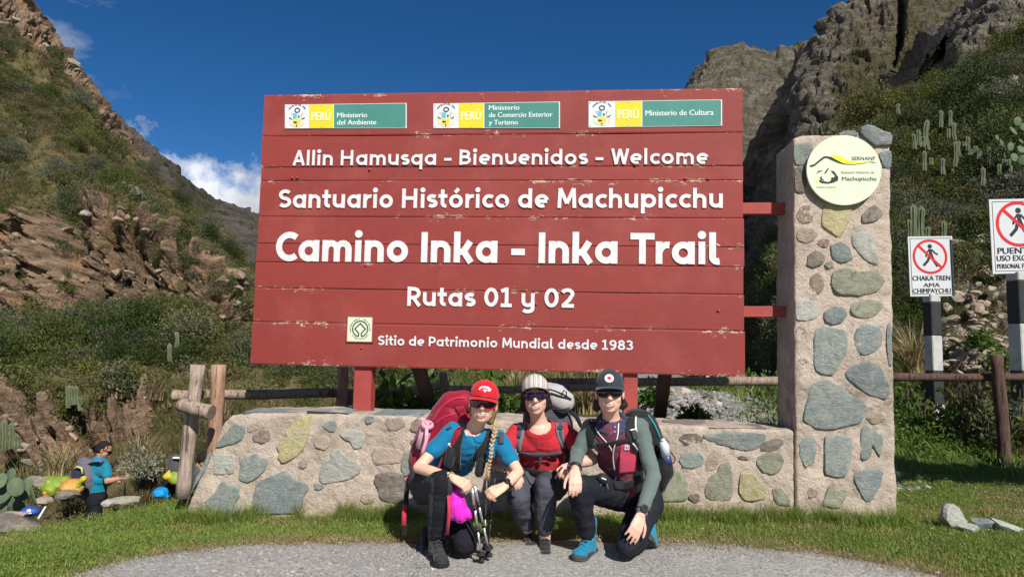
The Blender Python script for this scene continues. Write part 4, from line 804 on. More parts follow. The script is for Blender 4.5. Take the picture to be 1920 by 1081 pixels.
# ================================================================== FENCE OF ROUGH LOGS
def bark(name, a, b_, c_, sc=1.0):
    m, nt, b, out = newmat(name); g = NT(nt); v = g.coord('Object'); gr = g.noise(g.map(v, (9, 9, 1.2)), 4*sc, 7, 0.7, 0.6); n = g.noise(v, 5, 5, 0.6); kn = g.noise(v, 40, 4, 0.6)
    c = g.mix(g.mr(gr, 0.36, 0.64), a, b_); c = g.mix(g.mr(n, 0.5, 0.7, 0, 0.7), c, c_); c = g.mix(g.mr(kn, 0.62, 0.75, 0, 0.6), c, tuple(x*0.35 for x in a))
    ck = g.mr(g.noise(g.map(v, (16, 16, 1.0)), 3*sc, 4, 0.6, 0.4), 0.60, 0.66); c = g.mix(g.math('MULTIPLY', ck, .75), c, tuple(x*0.22 for x in a))
    nt.links.new(c, b.inputs['Base Color']); b.inputs['Roughness'].default_value = 0.9; b.inputs['Specular IOR Level'].default_value = 0.15; nt.links.new(g.bump(g.math('ADD', gr, g.math('ADD', g.math('MULTIPLY', kn, .3), g.math('MULTIPLY', ck, -.9))), 0.9, 0.015), b.inputs['Normal']); return m
M_LOGP = bark('weathered_pink_log', (0.29, 0.215, 0.17), (0.45, 0.365, 0.305), (0.20, 0.14, 0.11)); M_LOGO = bark('orange_brown_log', (0.30, 0.165, 0.105), (0.44, 0.28, 0.20), (0.20, 0.115, 0.08)); M_LOGG = bark('grey_rail_log', (0.25, 0.185, 0.135), (0.42, 0.33, 0.26), (0.17, 0.125, 0.095)); M_LOGD = bark('dark_log', (0.075, 0.045, 0.035), (0.13, 0.085, 0.07), (0.05, 0.03, 0.025))
M_ENDG = pm('cut_log_end', (0.23, 0.17, 0.12), 0.85, 0.35, 30, 0.4, 80)
def log(p, q, r0, r1, mat, name, parent=None, label=None, cat=None, group=None, bend=0.02, n=14, seg=9):
    p = np.asarray(p, float); q = np.asarray(q, float); d = nrm(q-p); s_ = nrm(np.cross(d, V(0.3, 0.5, 0.8))); t_ = np.cross(d, s_); L = np.linalg.norm(q-p); path = []; rad = []
    ph = RNG.random(2)*6
    for i in range(seg+1):
        f = i/seg; path.append(p+(q-p)*f+s_*bend*math.sin(f*4.2+ph[0])*L*0.3*f*(1-f)*4+t_*bend*0.7*math.sin(f*5.1+ph[1])*L*0.3*f*(1-f)*4); rad.append((r0+(r1-r0)*f)*(1+RNG.normal(0, 0.035)))
    mb = MB(); mb.tube(path, rad, n, noise=0.02); nf = len(mb.f); mb.m[nf-1] = 1; mb.m[nf-2] = 1; mb.sm[nf-1] = False; mb.sm[nf-2] = False
    o = mb.build(name, [mat, M_ENDG], parent, loc=Vector(p) if parent is None else None)
    if label: tag(o, label, cat, group)
    return o
fl = thing('log_fence', P(372, 925, 5.9), 'rough log fence starting with two upright posts and a short crosspiece left of the wall', 'fence')
g0 = lambda px, py, Y: P(px, py, Y)
log(g0(343, 932, 5.95), g0(371, 683, 5.95), 0.062, 0.056, M_LOGP, 'post', fl, bend=.01); log(g0(394, 960, 6.1), g0(410.5, 683, 6.1), 0.06, 0.06, M_LOGO, 'post', fl, bend=.01)
log(g0(338, 758, 5.83), g0(397, 773, 5.78), 0.058, 0.062, M_LOGG, 'crosspiece', fl, bend=.05); log(g0(324, 741, 6.12), g0(366, 741, 6.14), 0.05, 0.048, M_LOGG, 'rail', fl)
log(g0(382, 738, 6.24), g0(660, 737, 7.6), 0.045, 0.05, M_LOGG, 'rail', fl, bend=.03, seg=14); log(g0(640, 790, 7.3), g0(643, 688, 7.3), 0.062, 0.058, M_LOGO, 'post', fl); log(g0(643, 742, 7.4), g0(832, 722, 7.6), 0.043, 0.04, M_LOGG, 'rail', fl, bend=.04, seg=12); log(g0(645, 755, 7.4), g0(842, 718, 7.6), 0.036, 0.036, M_LOGG, 'rail', fl, bend=.04, seg=12)
log(g0(832, 800, 7.6), g0(831, 699, 7.6), 0.052, 0.045, M_LOGG, 'post', fl); log(g0(825, 729, 7.62), g0(1130, 726, 7.4), 0.038, 0.038, M_LOGP, 'rail', fl, bend=.03, seg=12); log(g0(1000, 716, 7.7), g0(1480, 714, 7.1), 0.042, 0.046, M_LOGG, 'rail', fl, bend=.02, seg=16)
fr_ = thing('log_fence', P(1878, 860, 7.9), 'dark log fence with a single rail and leaning post right of the stone pillar', 'fence')
log(g0(1655, 706, 7.75), g0(2080, 707, 7.75), 0.044, 0.042, M_LOGD, 'rail', fr_, bend=.015, seg=14); log(g0(1884, 880, 7.62), g0(1869, 664, 7.62), 0.068, 0.06, M_LOGD, 'post', fr_, bend=.03)
log(g0(2085, 880, 7.7), g0(2090, 660, 7.7), 0.068, 0.06, M_LOGD, 'post', fr_, bend=.03)
# ================================================================== RAILWAY NO-CROSSING SIGNS AND STRIPED POSTS
M_SGN = pm('sign_white_sheet', (0.58, 0.60, 0.62), 0.35, 0.06, 4); M_SRED = pm('prohibition_red', (0.62, 0.02, 0.03), 0.4, 0.08); M_BLK = pm('post_black_paint', (0.035, 0.037, 0.04), 0.7, 0.3, 12, 0.3); M_WPT = pm('post_white_paint', (0.50, 0.50, 0.48), 0.75, 0.3, 9, 0.4, 40); M_GALV = pm('galvanised', (0.45, 0.45, 0.45), 0.5, 0.15, metal=0.6)
def warn_sign(tl, tr, br, bl, Y, lines, label, pole, bands, ring, rr):
    A = [P(*p, Y) for p in (tl, tr, br, bl)]; U_ = nrm(A[1]-A[0]); n = nrm(np.cross(U_, nrm(A[0]-A[3]))); n = n if n[1] < 0 else -n; v_ = nrm(np.cross(n, U_)); v_ = v_ if v_[2] > 0 else -v_
    pt = lambda px, py, h=0.0: on_plane(px, py, A[0]+n*h, n)
    pb = P(pole[2], pole[3], Y+0.03); s = thing('warning_sign', pb, label, 'sign')
    # pole: square concrete post with painted bands
    top = P(pole[0], pole[1], Y+0.06); bot = P(pole[2], pole[3], Y+0.06); ax = nrm(bot-top); hw = pole[4]/FPX*Y
    for i in range(len(bands)-1):
        f0 = (bands[i][0]-pole[1])/(pole[3]-pole[1]); f1 = (bands[i+1][0]-pole[1])/(pole[3]-pole[1]); a = top+(bot-top)*f0; b_ = top+(bot-top)*f1
        mb = MB(); mb.bbox((a+b_)/2, (hw*2, hw*1.9, np.linalg.norm(b_-a)), (nrm(V(1, 0.25, 0)), nrm(V(-0.25, 1, 0)), -ax), 0.012); mb.build('post_band', M_BLK if bands[i][1] == 'k' else M_WPT, s)
    mb = MB(); c = [q-n*0.0 for q in A]; mb.prism(c, n, 0.008); pn = mb.build('panel', M_SGN, s)
    k = lambda f, g_: (A[0]*(1-f)+A[1]*f)*(1-g_)+(A[3]*(1-f)+A[2]*f)*g_
    bo = [k(.045,.035), k(.955,.035), k(.955,.965), k(.045,.965)]; L = Lettering(A[0], U_, v_, n); q = [(float(np.dot(x-A[0], U_)), float(np.dot(x-A[0], v_))) for x in bo]; L.stroke(q, 0.008, .0092, True); L.mb.build('border', M_INK, pn)
    c0 = pt(*ring, 0.0); R_ = rr/FPX*Y
    Lk = Lettering(c0, U_*R_, v_*R_, n); Lk.disc(.02, .60, .13, .0092); Lk.poly([(-.06,.46),(.10,.44),(.16,.05),(-.04,.06)], .0098); Lk.stroke([(-.03,.12),(-.12,-.22),(-.40,-.52)], .15, .0096); Lk.stroke([(.08,.12),(.20,-.22),(.42,-.58)], .15, .0097); Lk.stroke([(-.02,.42),(-.20,.20),(-.24,-.02)], .09, .0099); Lk.stroke([(.10,.42),(.30,.20),(.46,.12)], .09, .0100); Lk.mb.build('pedestrian_symbol', M_INK, pn)
    Lr = Lettering(c0, U_*R_, v_*R_, n); Lr.stroke(arc(0, 0, .94, .94, 0, 360, 40), .14, .0106, True); Lr.stroke([(-.64,.64),(.64,-.64)], .14, .0112); Lr.mb.build('prohibition_ring', M_SRED, pn)
    for txt, xa, xb, yb, cap in lines: font_text(txt, pt(xa, yb)+n*.0085, U_, v_, n, cap/FPX*Y/.727, M_INK, pn, bold=0.0035*cap/10, fit=float(np.dot(pt(xb, yb)-pt(xa, yb), U_)))
    return s
warn_sign((1701.5,443.5), (1784.5,442.5), (1790,554.5), (1706.5,555.5), 9.4, [('CHAKA TREN', 1710.5, 1781, 526, 9.5), ('AMA', 1731, 1761.5, 538, 8), ('CHIMPAYCHU', 1711.5, 1782, 549.5, 9)], 'smaller white no-walking sign on a striped post reading CHAKA TREN', (1746, 551, 1756, 822, 11.5), [(551,'w'),(567,'k'),(630,'w'),(696,'k'),(758,'w'),(822,'w')], (1743, 481), 32.5)
warn_sign((1853.5,374), (1972,371.5), (1981,510), (1861,513.5), 8.9, [('PUENTE', 1870, 1936, 476, 12), ('USO EXCLUSIVO', 1868.5, 1968, 489.5, 11), ('PERSONAL FERROVIARIO', 1869, 1972, 503.5, 9)], 'larger white no-walking sign cut off by the frame, reading PUENTE', (1908, 510, 1921, 800, 14.5), [(510,'w'),(527,'k'),(608,'w'),(696,'k'),(752,'w'),(800,'w')], (1909, 420), 43)
# white track markers beyond the gravel mound
for (px, yt, yb, w_, lab) in ((1326, 702, 745, 3, 'white track marker, leftmost of the three behind the fence rail'), (1344, 705, 745, 3, 'white track marker, middle one of the three behind the fence rail'), (1369, 703, 746, 3.2, 'white track marker with grey foot, rightmost of the three behind the rail')):
    Y_ = 10.5; a = P(px, yt-14, Y_); b_ = P(px, yb, Y_); m_ = a*0.2+b_*0.8; t = thing('track_marker', b_, lab, 'marker post', 'white track markers beyond the fence'); hw = w_/FPX*Y_
    mb = MB(); mb.bbox((a+m_)/2, (2*hw, 2*hw, a[2]-m_[2]), None, .005); mb.build('post', M_WPT, t); mb = MB(); mb.bbox((b_+m_)/2, (2*hw, 2*hw, m_[2]-b_[2]), None, .005); mb.build('foot', M_GALV, t)
# ================================================================== VEGETATION
def leaf_mat(name, cols, rough=0.55, trans=0.25, dry=0.0):
    m, nt, b, out = newmat(name); g = NT(nt); r = g.rand(); v = g.coord('Object')
    c = g.ramp(r, [(i/(len(cols)-1), c) for i, c in enumerate(cols)]); n = g.noise(v, 3.5, 4, 0.65)
    hs = nt.nodes.new('ShaderNodeHueSaturation'); nt.links.new(c, hs.inputs['Color']); nt.links.new(g.mr(n, 0.3, 0.7, 0.6, 1.4), hs.inputs['Value']); nt.links.new(g.mr(g.noise(v, 9, 3), 0.3, 0.7, 0.47, 0.53), hs.inputs['Hue'])
    nt.links.new(hs.outputs[0], b.inputs['Base Color']); b.inputs['Roughness'].default_value = rough; b.inputs['Specular IOR Level'].default_value = 0.12
    tr = nt.nodes.new('ShaderNodeBsdfTranslucent'); nt.links.new(hs.outputs[0], tr.inputs['Color']); mx = nt.nodes.new('ShaderNodeMixShader'); mx.inputs[0].default_value = trans
    nt.links.new(b.outputs[0], mx.inputs[1]); nt.links.new(tr.outputs[0], mx.inputs[2]); nt.links.new(mx.outputs[0], out.inputs[0]); return m
G1 = (0.045, 0.072, 0.017); G2 = (0.078, 0.105, 0.024); G3 = (0.105, 0.115, 0.032); GY = (0.085, 0.092, 0.05); OL = (0.14, 0.125, 0.045); DR = (0.22, 0.165, 0.085); GB = (0.15, 0.15, 0.11)
M_LEAF = leaf_mat('scrub_leaves', [(0.06, 0.085, 0.02), G2, OL, G3, (0.13, 0.14, 0.03), GB, OL]); M_LEAFD = leaf_mat('dark_shrub_leaves', [(0.03, 0.045, 0.014), G1, GB, G2, (0.09, 0.10, 0.025), (0.13, 0.13, 0.10)]); M_DRY = leaf_mat('dry_scrub', [DR, OL, (0.17, 0.135, 0.08), G3, (0.27, 0.21, 0.12)], trans=0.2)
M_LUSH = leaf_mat('lush_leaves', [(0.075, 0.15, 0.025), (0.11, 0.18, 0.04), (0.06, 0.115, 0.02), (0.14, 0.19, 0.06)], 0.4, 0.35); M_GRASS = leaf_mat('grass_blades', [(0.155, 0.25, 0.04), (0.195, 0.28, 0.055), (0.26, 0.29, 0.085), (0.125, 0.215, 0.03)], 0.5, 0.35); M_STRAW = leaf_mat('straw', [(0.30, 0.23, 0.11), (0.40, 0.31, 0.16), (0.24, 0.20, 0.09)], 0.7, 0.3)
M_TWIG = pm('twig_bark', (0.10, 0.075, 0.055), 0.9, 0.35, 20)
def leaves(n, rad, size, rng, shell=0.55, asp=2.2, flat=0.85, up=0.35, hang=0.0):
    """random leaf quads through the volume of a lumpy clump (verts, quads)"""
    d = rng.normal(size=(n, 3)); d /= np.linalg.norm(d, axis=1)[:, None]; r = (shell+(1-shell)*rng.random(n)**0.6)
    lump = 1+0.35*np.sin(d[:,0]*4+rng.random()*6)*np.cos(d[:,1]*5+rng.random()*6)+0.2*np.sin(d[:,2]*7+rng.random()*6)
    c = d*(r*lump)[:, None]*np.array(rad); c[:,2] = np.abs(c[:,2]) if flat > 0.8 else c[:,2]
    a = d + rng.normal(0, 0.7, (n, 3)); a[:,2] += up; a[:,2] -= hang; a /= np.linalg.norm(a, axis=1)[:, None]
    s_ = np.cross(a, rng.normal(size=(n, 3))); s_ /= np.linalg.norm(s_, axis=1)[:, None]+1e-9; L = size*(0.6+0.8*rng.random(n))[:, None]; w_ = L/asp
    v = np.stack([c, c+a*L*0.5+s_*w_*0.5, c+a*L, c+a*L*0.5-s_*w_*0.5], 1).reshape(-1, 3)
    return v, np.arange(4*n).reshape(-1, 4)
def blades(n, spread, h, rng, w=0.006, lean=0.5, seg=3):
    """grass blades as bent strips"""
    base = np.stack([rng.normal(0, spread, n), rng.normal(0, spread, n), np.zeros(n)], 1); az = rng.random(n)*6.283; hh = h*(0.45+0.75*rng.random(n)); ln = lean*(0.3+rng.random(n))
    dx = np.stack([np.cos(az), np.sin(az), az*0], 1); sd = np.stack([-np.sin(az), np.cos(az), az*0], 1); V_ = []; F_ = []
    for k in range(seg+1):
        f = k/seg; c = base+dx*(ln*hh*f*f)[:, None]; c[:,2] += hh*(f-0.25*ln*f*f); ww = w*(1-f*0.92); V_.append(c-sd*ww); V_.append(c+sd*ww)
    V_ = np.stack(V_, 1); m = 2*(seg+1); o = np.arange(n)[:, None]*m
    for k in range(seg): F_.append(np.concatenate([o+2*k, o+2*k+1, o+2*k+3, o+2*k+2], 1))
    return V_.reshape(-1, 3), np.concatenate(F_)
def merge(*parts):
    vs = []; qs = []; o = 0
    for v, q in parts: vs.append(v); qs.append(q+o); o += len(v)
    return np.concatenate(vs), np.concatenate(qs)
def proto(name, v, q, mat):
    me = mesh_np(name, v, quads=q); me.materials.append(mat); return bpy.data.objects.new(name, me)
def tw(rng, n, r, h):
    """a few bare twigs from the root"""
    mb = MB()
    for i in range(n):
        a = rng.random()*6.283; e = V(math.cos(a)*r*rng.random(), math.sin(a)*r*rng.random(), h*(0.6+0.5*rng.random())); m = e*0.5+V(*rng.normal(0, 0.08, 3)); mb.tube([V(0,0,0), m, e], [0.03, 0.02, 0.006], 4, caps=False)
    return np.array(mb.v), np.array(mb.f)
rg = np.random.default_rng(3)
PB = [proto('bush_leaf_clump', *merge(leaves(420, (1, 1, 0.9), 0.16, rg), leaves(120, (0.5, 0.5, 0.6), 0.15, rg, 0.2)), M_LEAF), proto('bush_dark_clump', *merge(leaves(480, (1, 1, 1.05), 0.15, rg, 0.5, 1.8), leaves(90, (0.9, 0.9, 0.4), 0.3, rg, 0.5, 5, hang=1.2)), M_LEAFD),
      proto('dry_clump', *merge(leaves(260, (1, 1, 0.7), 0.22, rg, 0.35, 5.0, up=0.9), tw(rg, 10, 0.9, 0.9)), M_DRY), proto('tussock', *blades(130, 0.22, 0.9, rg, 0.018, 0.9), M_DRY), proto('agave_clump', *blades(34, 0.06, 0.8, rg, 0.06, 0.8), M_LUSH)]
def clumpy(nc, n, size, asp, rng, hang=0.0, up=.35):
    """a shrub crown of several separate leaf clumps with gaps between"""
    out = []
    for i in range(nc):
        a = rng.random()*6.283; r = .62*math.sqrt(rng.random()); z = .22+.75*rng.random()*(1-.5*r); q = .22+.24*rng.random(); v, f = leaves(int(n*q*q*9/nc), (q, q, q*.85), size, rng, .55, asp, flat=.5, up=up, hang=hang); out.append((v+np.array([r*math.cos(a), r*math.sin(a), z]), f))
    return out
PF = [proto('fine_bush', *merge(*clumpy(13, 4200, .055, 1.9, rg), tw(rg, 9, .8, 1.0)), M_LEAF), proto('fine_dark_bush', *merge(*clumpy(15, 4600, .052, 1.8, rg), leaves(700, (0.9, 0.9, 0.5), 0.11, rg, 0.5, 6, hang=1.2), tw(rg, 9, .8, 1.0)), M_LEAFD), proto('fine_dry_bush', *merge(*clumpy(11, 2200, .075, 5.0, rg, up=.8), tw(rg, 20, 0.9, 1.05)), M_DRY)]
def pick(name, n, f, rng):
    """random surface points of a hillside where density f(px, t, rock) in 0..1"""
    G, rk, T, PX = HILLS[name]; nv, nu = T.shape; out = []
    a = np.linalg.norm(np.cross(G[1:,:-1]-G[:-1,:-1], G[:-1,1:]-G[:-1,:-1]), axis=2); w_ = a*f(PX[:-1,:-1], T[:-1,:-1], rk[:-1,:-1]); w_ = np.clip(w_, 0, None).ravel(); w_ /= w_.sum()
    k = rng.choice(len(w_), n, p=w_); j, i = np.divmod(k, nu-1); u = rng.random(n)[:, None]; v = rng.random(n)[:, None]
    return G[j, i]*(1-u)*(1-v)+G[j, i+1]*u*(1-v)+G[j+1, i]*(1-u)*v+G[j+1, i+1]*u*v
def scat(name, pts, pr, s0, s1, label, zs=(0.7, 1.2), sink=0.12, rng=rg, tilt=0.25):
    n = len(pts); s = s0+(s1-s0)*rng.random(n)**1.6; sc = np.stack([s, s, s*(zs[0]+(zs[1]-zs[0])*rng.random(n))], 1); ro = np.stack([rng.normal(0, tilt, n), rng.normal(0, tilt, n), rng.random(n)*6.283], 1)
    p = pts.copy(); p[:,2] -= s*sink; return instancer(name, p, pr, sc, ro, label)
n_ = lambda p: fbm(p, 3)
slope = lambda px, t, r: ((t > 1.05) & (t < 3.0) & (r < 0.5))*(0.15+sstep(-0.1, 0.35, fbm(np.stack([px.ravel()*0.012, t.ravel()*5, px.ravel()*0], 1), 3).reshape(px.shape)))
scat('slope_scrub', pick('hillside', 1500, slope, rg), PB[0], 0.18, 0.65, 'olive scrub covering the left hillside above the cliff')
scat('slope_dark_scrub', pick('hillside', 700, slope, rg), PB[1], 0.25, 0.85, 'darker shrubs dotted over the left hillside')
scat('slope_dry_scrub', pick('hillside', 4600, slope, rg), PB[2], 0.2, 0.6, 'dry brown scrub covering the left hillside')
scat('slope_tussocks', pick('hillside', 3000, slope, rg), PB[3], 0.3, 0.7, 'dry grass tussocks on the left hillside')
scat('slope_agave', pick('hillside', 260, slope, rg), PB[4], 0.4, 0.9, 'bright green agaves dotted over the left hillside')
cl = lambda px, t, r: ((t > 3.0) & (t < 4.0))*1.0
scat('cliff_scrub', pick('hillside', 500, cl, rg), PB[1], 0.15, 0.5, 'small dark shrubs clinging to the broken cliff')
scat('cliff_dry_scrub', pick('hillside', 420, cl, rg), PB[2], 0.2, 0.5, 'dry grey shrubs clinging to the broken cliff')
rc = lambda px, t, r: ((t > 3.0) & (t < 4.05))*sstep(330, 470, px)
scat('scree_scrub', pick('hillside', 420, rc, rg), PB[0], 0.2, 0.6, 'olive scrub on the scree right of the cliff')
belt = lambda px, t, r: ((t > 4.2) & (t < 4.92))*(0.25+0.75*((t > 4.35)))
scat('shrub_belt', pick('hillside', 900, belt, rg), PF[1], 0.45, 1.1, 'dense dark green shrubs below the cliff', (0.8, 1.3))
scat('shrub_belt_light', pick('hillside', 330, belt, rg), PF[0], 0.4, 1.0, 'yellowish green shrubs below the cliff', (0.8, 1.2))
terr = lambda px, t, r: ((t > 4.9) & (t < 6.05))*1.0
scat('terrace_scrub', pick('hillside', 420, terr, rg), PB[0], 0.18, 0.55, 'green scrub on the terrace above the low rock bank'); scat('terrace_dry_scrub', pick('hillside', 300, terr, rg), PB[2], 0.2, 0.5, 'dry scrub on the terrace above the low rock bank'); scat('terrace_agave', pick('hillside', 60, terr, rg), PB[4], 0.3, 0.6, 'bright agaves on the terrace above the low rock bank')
bank = lambda px, t, r: ((t > 6.0) & (t < 7.9))*(r < 0.6)*(0.25+(px > 250))
scat('bank_scrub', pick('hillside', 420, bank, rg), PB[0], 0.1, 0.4, 'low green scrub on the slope below the rock bank'); scat('bank_dry_grass', pick('hillside', 1500, bank, rg), PB[3], 0.25, 0.6, 'dry grass on the slope below the rock bank'); scat('bank_dry_scrub', pick('hillside', 260, bank, rg), PB[2], 0.12, 0.4, 'brown scrub on the slope below the rock bank')
rs = lambda px, t, r: ((t > 1.0) & (t < 3.75) & (r < 0.35))*(.4+.6*sstep(1.4, 2.2, t))
scat('right_slope_shrubs', pick('right_slope', 2300, rs, rg), PF[1], 0.35, 0.9, 'dense dark shrubs covering the slope behind the railway signs', (0.8, 1.3)); scat('right_slope_light_shrubs', pick('right_slope', 650, rs, rg), PF[0], 0.35, 0.85, 'olive green shrubs covering the slope behind the railway signs')
rs2 = lambda px, t, r: ((t > 3.6) & (t < 6.4))*(0.04+0.9*(px < 1760))
scat('right_slope_dry_shrubs', pick('right_slope', 700, rs, rg), PF[2], 0.4, 0.95, 'dry brown shrubs among the green ones on the right slope'); scat('shrub_belt_dry', pick('hillside', 130, belt, rg), PF[2], 0.4, 0.9, 'grey brown shrubs in the belt below the left cliff')
scat('right_foot_shrubs', pick('right_slope', 420, rs2, rg), PF[1], 0.2, 0.55, 'dark shrubs at the foot of the slope behind the pillar'); scat('right_foot_grass', pick('right_slope', 300, lambda px, t, r: (t > 5.4)*1.0, rg), PB[3], 0.3, 0.7, 'dry grass at the foot of the right slope')
scat('cliff_top_shrubs', pick('right_slope', 160, lambda px, t, r: ((t > 3.4) & (t < 5.2) & (px > 1740))*1.0, rg), PB[2], 0.15, 0.45, 'grey dry shrubs on the rock face behind the railway signs')
def on_ground(n, x0, x1, y0, y1, rng, keep=None):
    x = x0+(x1-x0)*rng.random(n); y = y0+(y1-y0)*rng.random(n)
    if keep is not None: k = keep(x, y); x = x[k]; y = y[k]
    return np.stack([x, y, gz(x, y)], 1)
dl = lambda x, y: (x+3.67)*-0.79+(y-5.14)*0.61
# ground behind the wall
scat('valley_grass', on_ground(1500, -12, 2.2, 6.0, 13, rg, lambda x, y: (dl(x, y) > 0.9) & (x < 0.6+0.1*(y-6))), PB[3], 0.10, 0.30, 'dry grass and weeds beyond the lawn edge'); scat('valley_scrub', on_ground(190, -10, 1.4, 7.9, 13, rg, lambda x, y: dl(x, y) > 0.8), PB[0], 0.12, 0.4, 'low green scrub beyond the lawn edge')
scat('verge_grass', on_ground(900, 2.8, 9, 7.0, 11.5, rg), proto('verge_clump', *blades(90, 0.22, 0.30, rg, 0.010, 0.9), M_GRASS), 0.3, 0.75, 'green weeds along the railway verge'); scat('verge_weeds', on_ground(260, 2.9, 9, 7.75, 10.5, rg), proto('verge_leaf_clump', *leaves(200, (1, 1, 0.9), 0.2, rg), M_LUSH), 0.1, 0.34, 'leafy green weeds along the railway verge')
scat('mound_weeds', on_ground(22, 0.6, 3.6, 6.3, 9.5, rg), PB[0], 0.05, 0.16, 'small weeds on the gravel mound behind the wall')
# ---- lawn: short turf in patches, longer tufts along the foot of the wall
TURF = proto('turf_patch', *blades(260, 0.085, 0.018, rg, 0.0022, 1.1, 2), M_GRASS); TURFD = proto('dry_turf_patch', *blades(170, 0.09, 0.018, rg, 0.002, 1.3, 2), M_STRAW); TUFT = proto('long_tuft', *blades(46, 0.04, 0.20, rg, 0.0034, 0.75, 4), M_GRASS)
def lawn(x, y): return (y > path_edge(x)+0.03+0.05*fbm(np.stack([x*3, y*3, x*0], 1), 3)) & (dl(x, y) < 0.30) & (y < 7.6) & ((y < 5.7-0.1*x) | (x > 3.05) | (x < -2.55))
x_dry = lambda p: fbm(np.stack([p[:,0]*0.9, p[:,1]*1.6, p[:,0]*0], 1), 4, seed=8)
L1 = on_ground(15000, -5.4, 5.9, 3.0, 7.6, rg, lawn); edge = L1[:,1]-path_edge(L1[:,0]); dryk = (x_dry(L1)+0.35*np.exp(-edge/0.12)+0.12*RNG.normal(size=len(L1))) > 0.22
scat('lawn_turf', L1[~dryk], TURF, 0.75, 1.5, 'short green turf of the lawn in front of the wall', (0.6, 1.3), 0.0, tilt=0.08); scat('lawn_dry_turf', L1[dryk], TURFD, 0.8, 1.5, 'short dry turf where the lawn meets the gravel', (0.7, 1.4), 0.0, tilt=0.08)
E0 = on_ground(1500, -2.6, 2.8, 3.6, 5.0, rg); E0[:,1] = path_edge(E0[:,0])+RNG.normal(0.0, 0.06, len(E0)); E0[:,2] = gz(E0[:,0], E0[:,1])+0.005
scat('path_edge_turf', E0, TURFD, 0.4, 1.0, 'dry grass fringe along the edge of the gravel', (0.7, 1.5), 0.0, tilt=0.1)
base = []
for i in range(620):
    px = RNG.choice([RNG.uniform(345, 480), RNG.uniform(630, 780), RNG.uniform(1225, 1500), RNG.uniform(1480, 1690), RNG.uniform(345, 1690)], p=[.14, .2, .32, .2, .14]); q = wp(px, 955, 0.0); off = abs(RNG.normal(0.02, 0.09)); q = q+SN*(0.03+off); base.append((q[0], q[1], gz1(q[0], q[1])))
scat('wall_foot_grass', np.array(base), TUFT, 0.28, 0.80, 'longer grass tufts along the foot of the wall and pillar', (0.7, 1.3), 0.0, tilt=0.15)
# ---- gravel
def stone_proto(name, mat, rng, sub=1):
    bm = bmesh.new(); bmesh.ops.create_icosphere(bm, subdivisions=sub, radius=1.0)
    for q in bm.verts: q.co = Vector(np.array(q.co)*(1+rng.normal(0, 0.16))*np.array([1, 0.8, 0.55]))
    me = bpy.data.meshes.new(name); bm.to_mesh(me); bm.free(); me.materials.append(mat); return bpy.data.objects.new(name, me)
def pebble_mat():
    m, nt, b, out = newmat('pebbles'); g = NT(nt); c = g.ramp(g.rand(), [(0, (0.14, 0.14, 0.135)), (0.4, (0.27, 0.26, 0.25)), (0.75, (0.37, 0.36, 0.34)), (0.93, (0.33, 0.27, 0.22)), (1, (0.60, 0.59, 0.57))]); c = g.mix(g.mr(g.noise(g.coord(), 3, 4), .35, .65, 0, .5), c, (0.2, 0.195, 0.185))
    nt.links.new(c, b.inputs['Base Color']); b.inputs['Roughness'].default_value = 0.9; b.inputs['Specular IOR Level'].default_value = 0.15; return m
M_PEB = pebble_mat(); PEB = [stone_proto('pebble', M_PEB, rg), stone_proto('pebble_b', M_PEB, rg)]
for nm, n, s0, s1, pr in (('gravel', 30000, 0.0025, 0.0105, PEB[0]), ('coarse_gravel', 4200, 0.006, 0.020, PEB[1])):
    g_ = on_ground(n, -2.6, 2.7, 2.9, 4.75, rg, lambda x, y: y < path_edge(x)+RNG.normal(0, 0.05, len(x))); g_[:,2] += 0.018; scat(nm, g_, pr, s0, s1, 'loose grey gravel of the path', (0.7, 1.2), 0.0, tilt=0.4)
m_ = on_ground(5200, 0.7, 3.8, 6.2, 9.8, rg, lambda x, y: x > 0.9+0.1*(y-6)); scat('mound_gravel', m_, PEB[1], 0.012, 0.06, 'loose stones of the gravel mound behind the wall', (0.7, 1.2), 0.0, tilt=0.5)
lw = on_ground(260, -4.2, 5, 4.4, 6.6, rg, lawn); lw[:,2] += 0.02; scat('lawn_pebbles', lw, PEB[0], 0.006, 0.018, 'small stones scattered on the lawn', (0.7, 1.2), 0.0)
# ================================================================== PEOPLE
from mathutils.bvhtree import BVHTree
def skin_mat(name, c, c2):
    m, nt, b, out = newmat(name); g = NT(nt); v = g.coord(); n = g.noise(v, 18, 5, 0.6); n2 = g.noise(v, 160, 3, 0.6)
    col = g.mix(g.mr(n, 0.35, 0.68), c, c2); nt.links.new(col, b.inputs['Base Color']); b.inputs['Roughness'].default_value = 0.48; b.inputs['Specular IOR Level'].default_value = 0.35
    b.inputs['Subsurface Weight'].default_value = 0.12; b.inputs['Subsurface Radius'].default_value = (0.012, 0.004, 0.002); b.inputs['Subsurface Scale'].default_value = 1.0
    nt.links.new(g.bump(n2, 0.12, 0.002), b.inputs['Normal']); return m
M_SKIN = skin_mat('skin', (0.74, 0.47, 0.335), (0.68, 0.39, 0.275)); M_SKIN2 = skin_mat('skin_rosy', (0.74, 0.455, 0.35), (0.67, 0.37, 0.285)); M_SKIN3 = skin_mat('skin_tan', (0.50, 0.27, 0.165), (0.42, 0.21, 0.13))
M_LIP = pm('lips', (0.48, 0.19, 0.16), 0.4, 0.15); M_TEETH = pm('teeth', (0.60, 0.56, 0.50), 0.25, 0.05); M_MOUTH = pm('mouth_inside', (0.10, 0.025, 0.02), 0.6, 0.1)
def cloth(name, c, var=0.18, rough=0.85, bump=0.25, bs=260, sheen=0.15): return pm(name, c, rough, var, 7, bump, bs, spec=0.2, bdist=0.002, sheen=sheen)
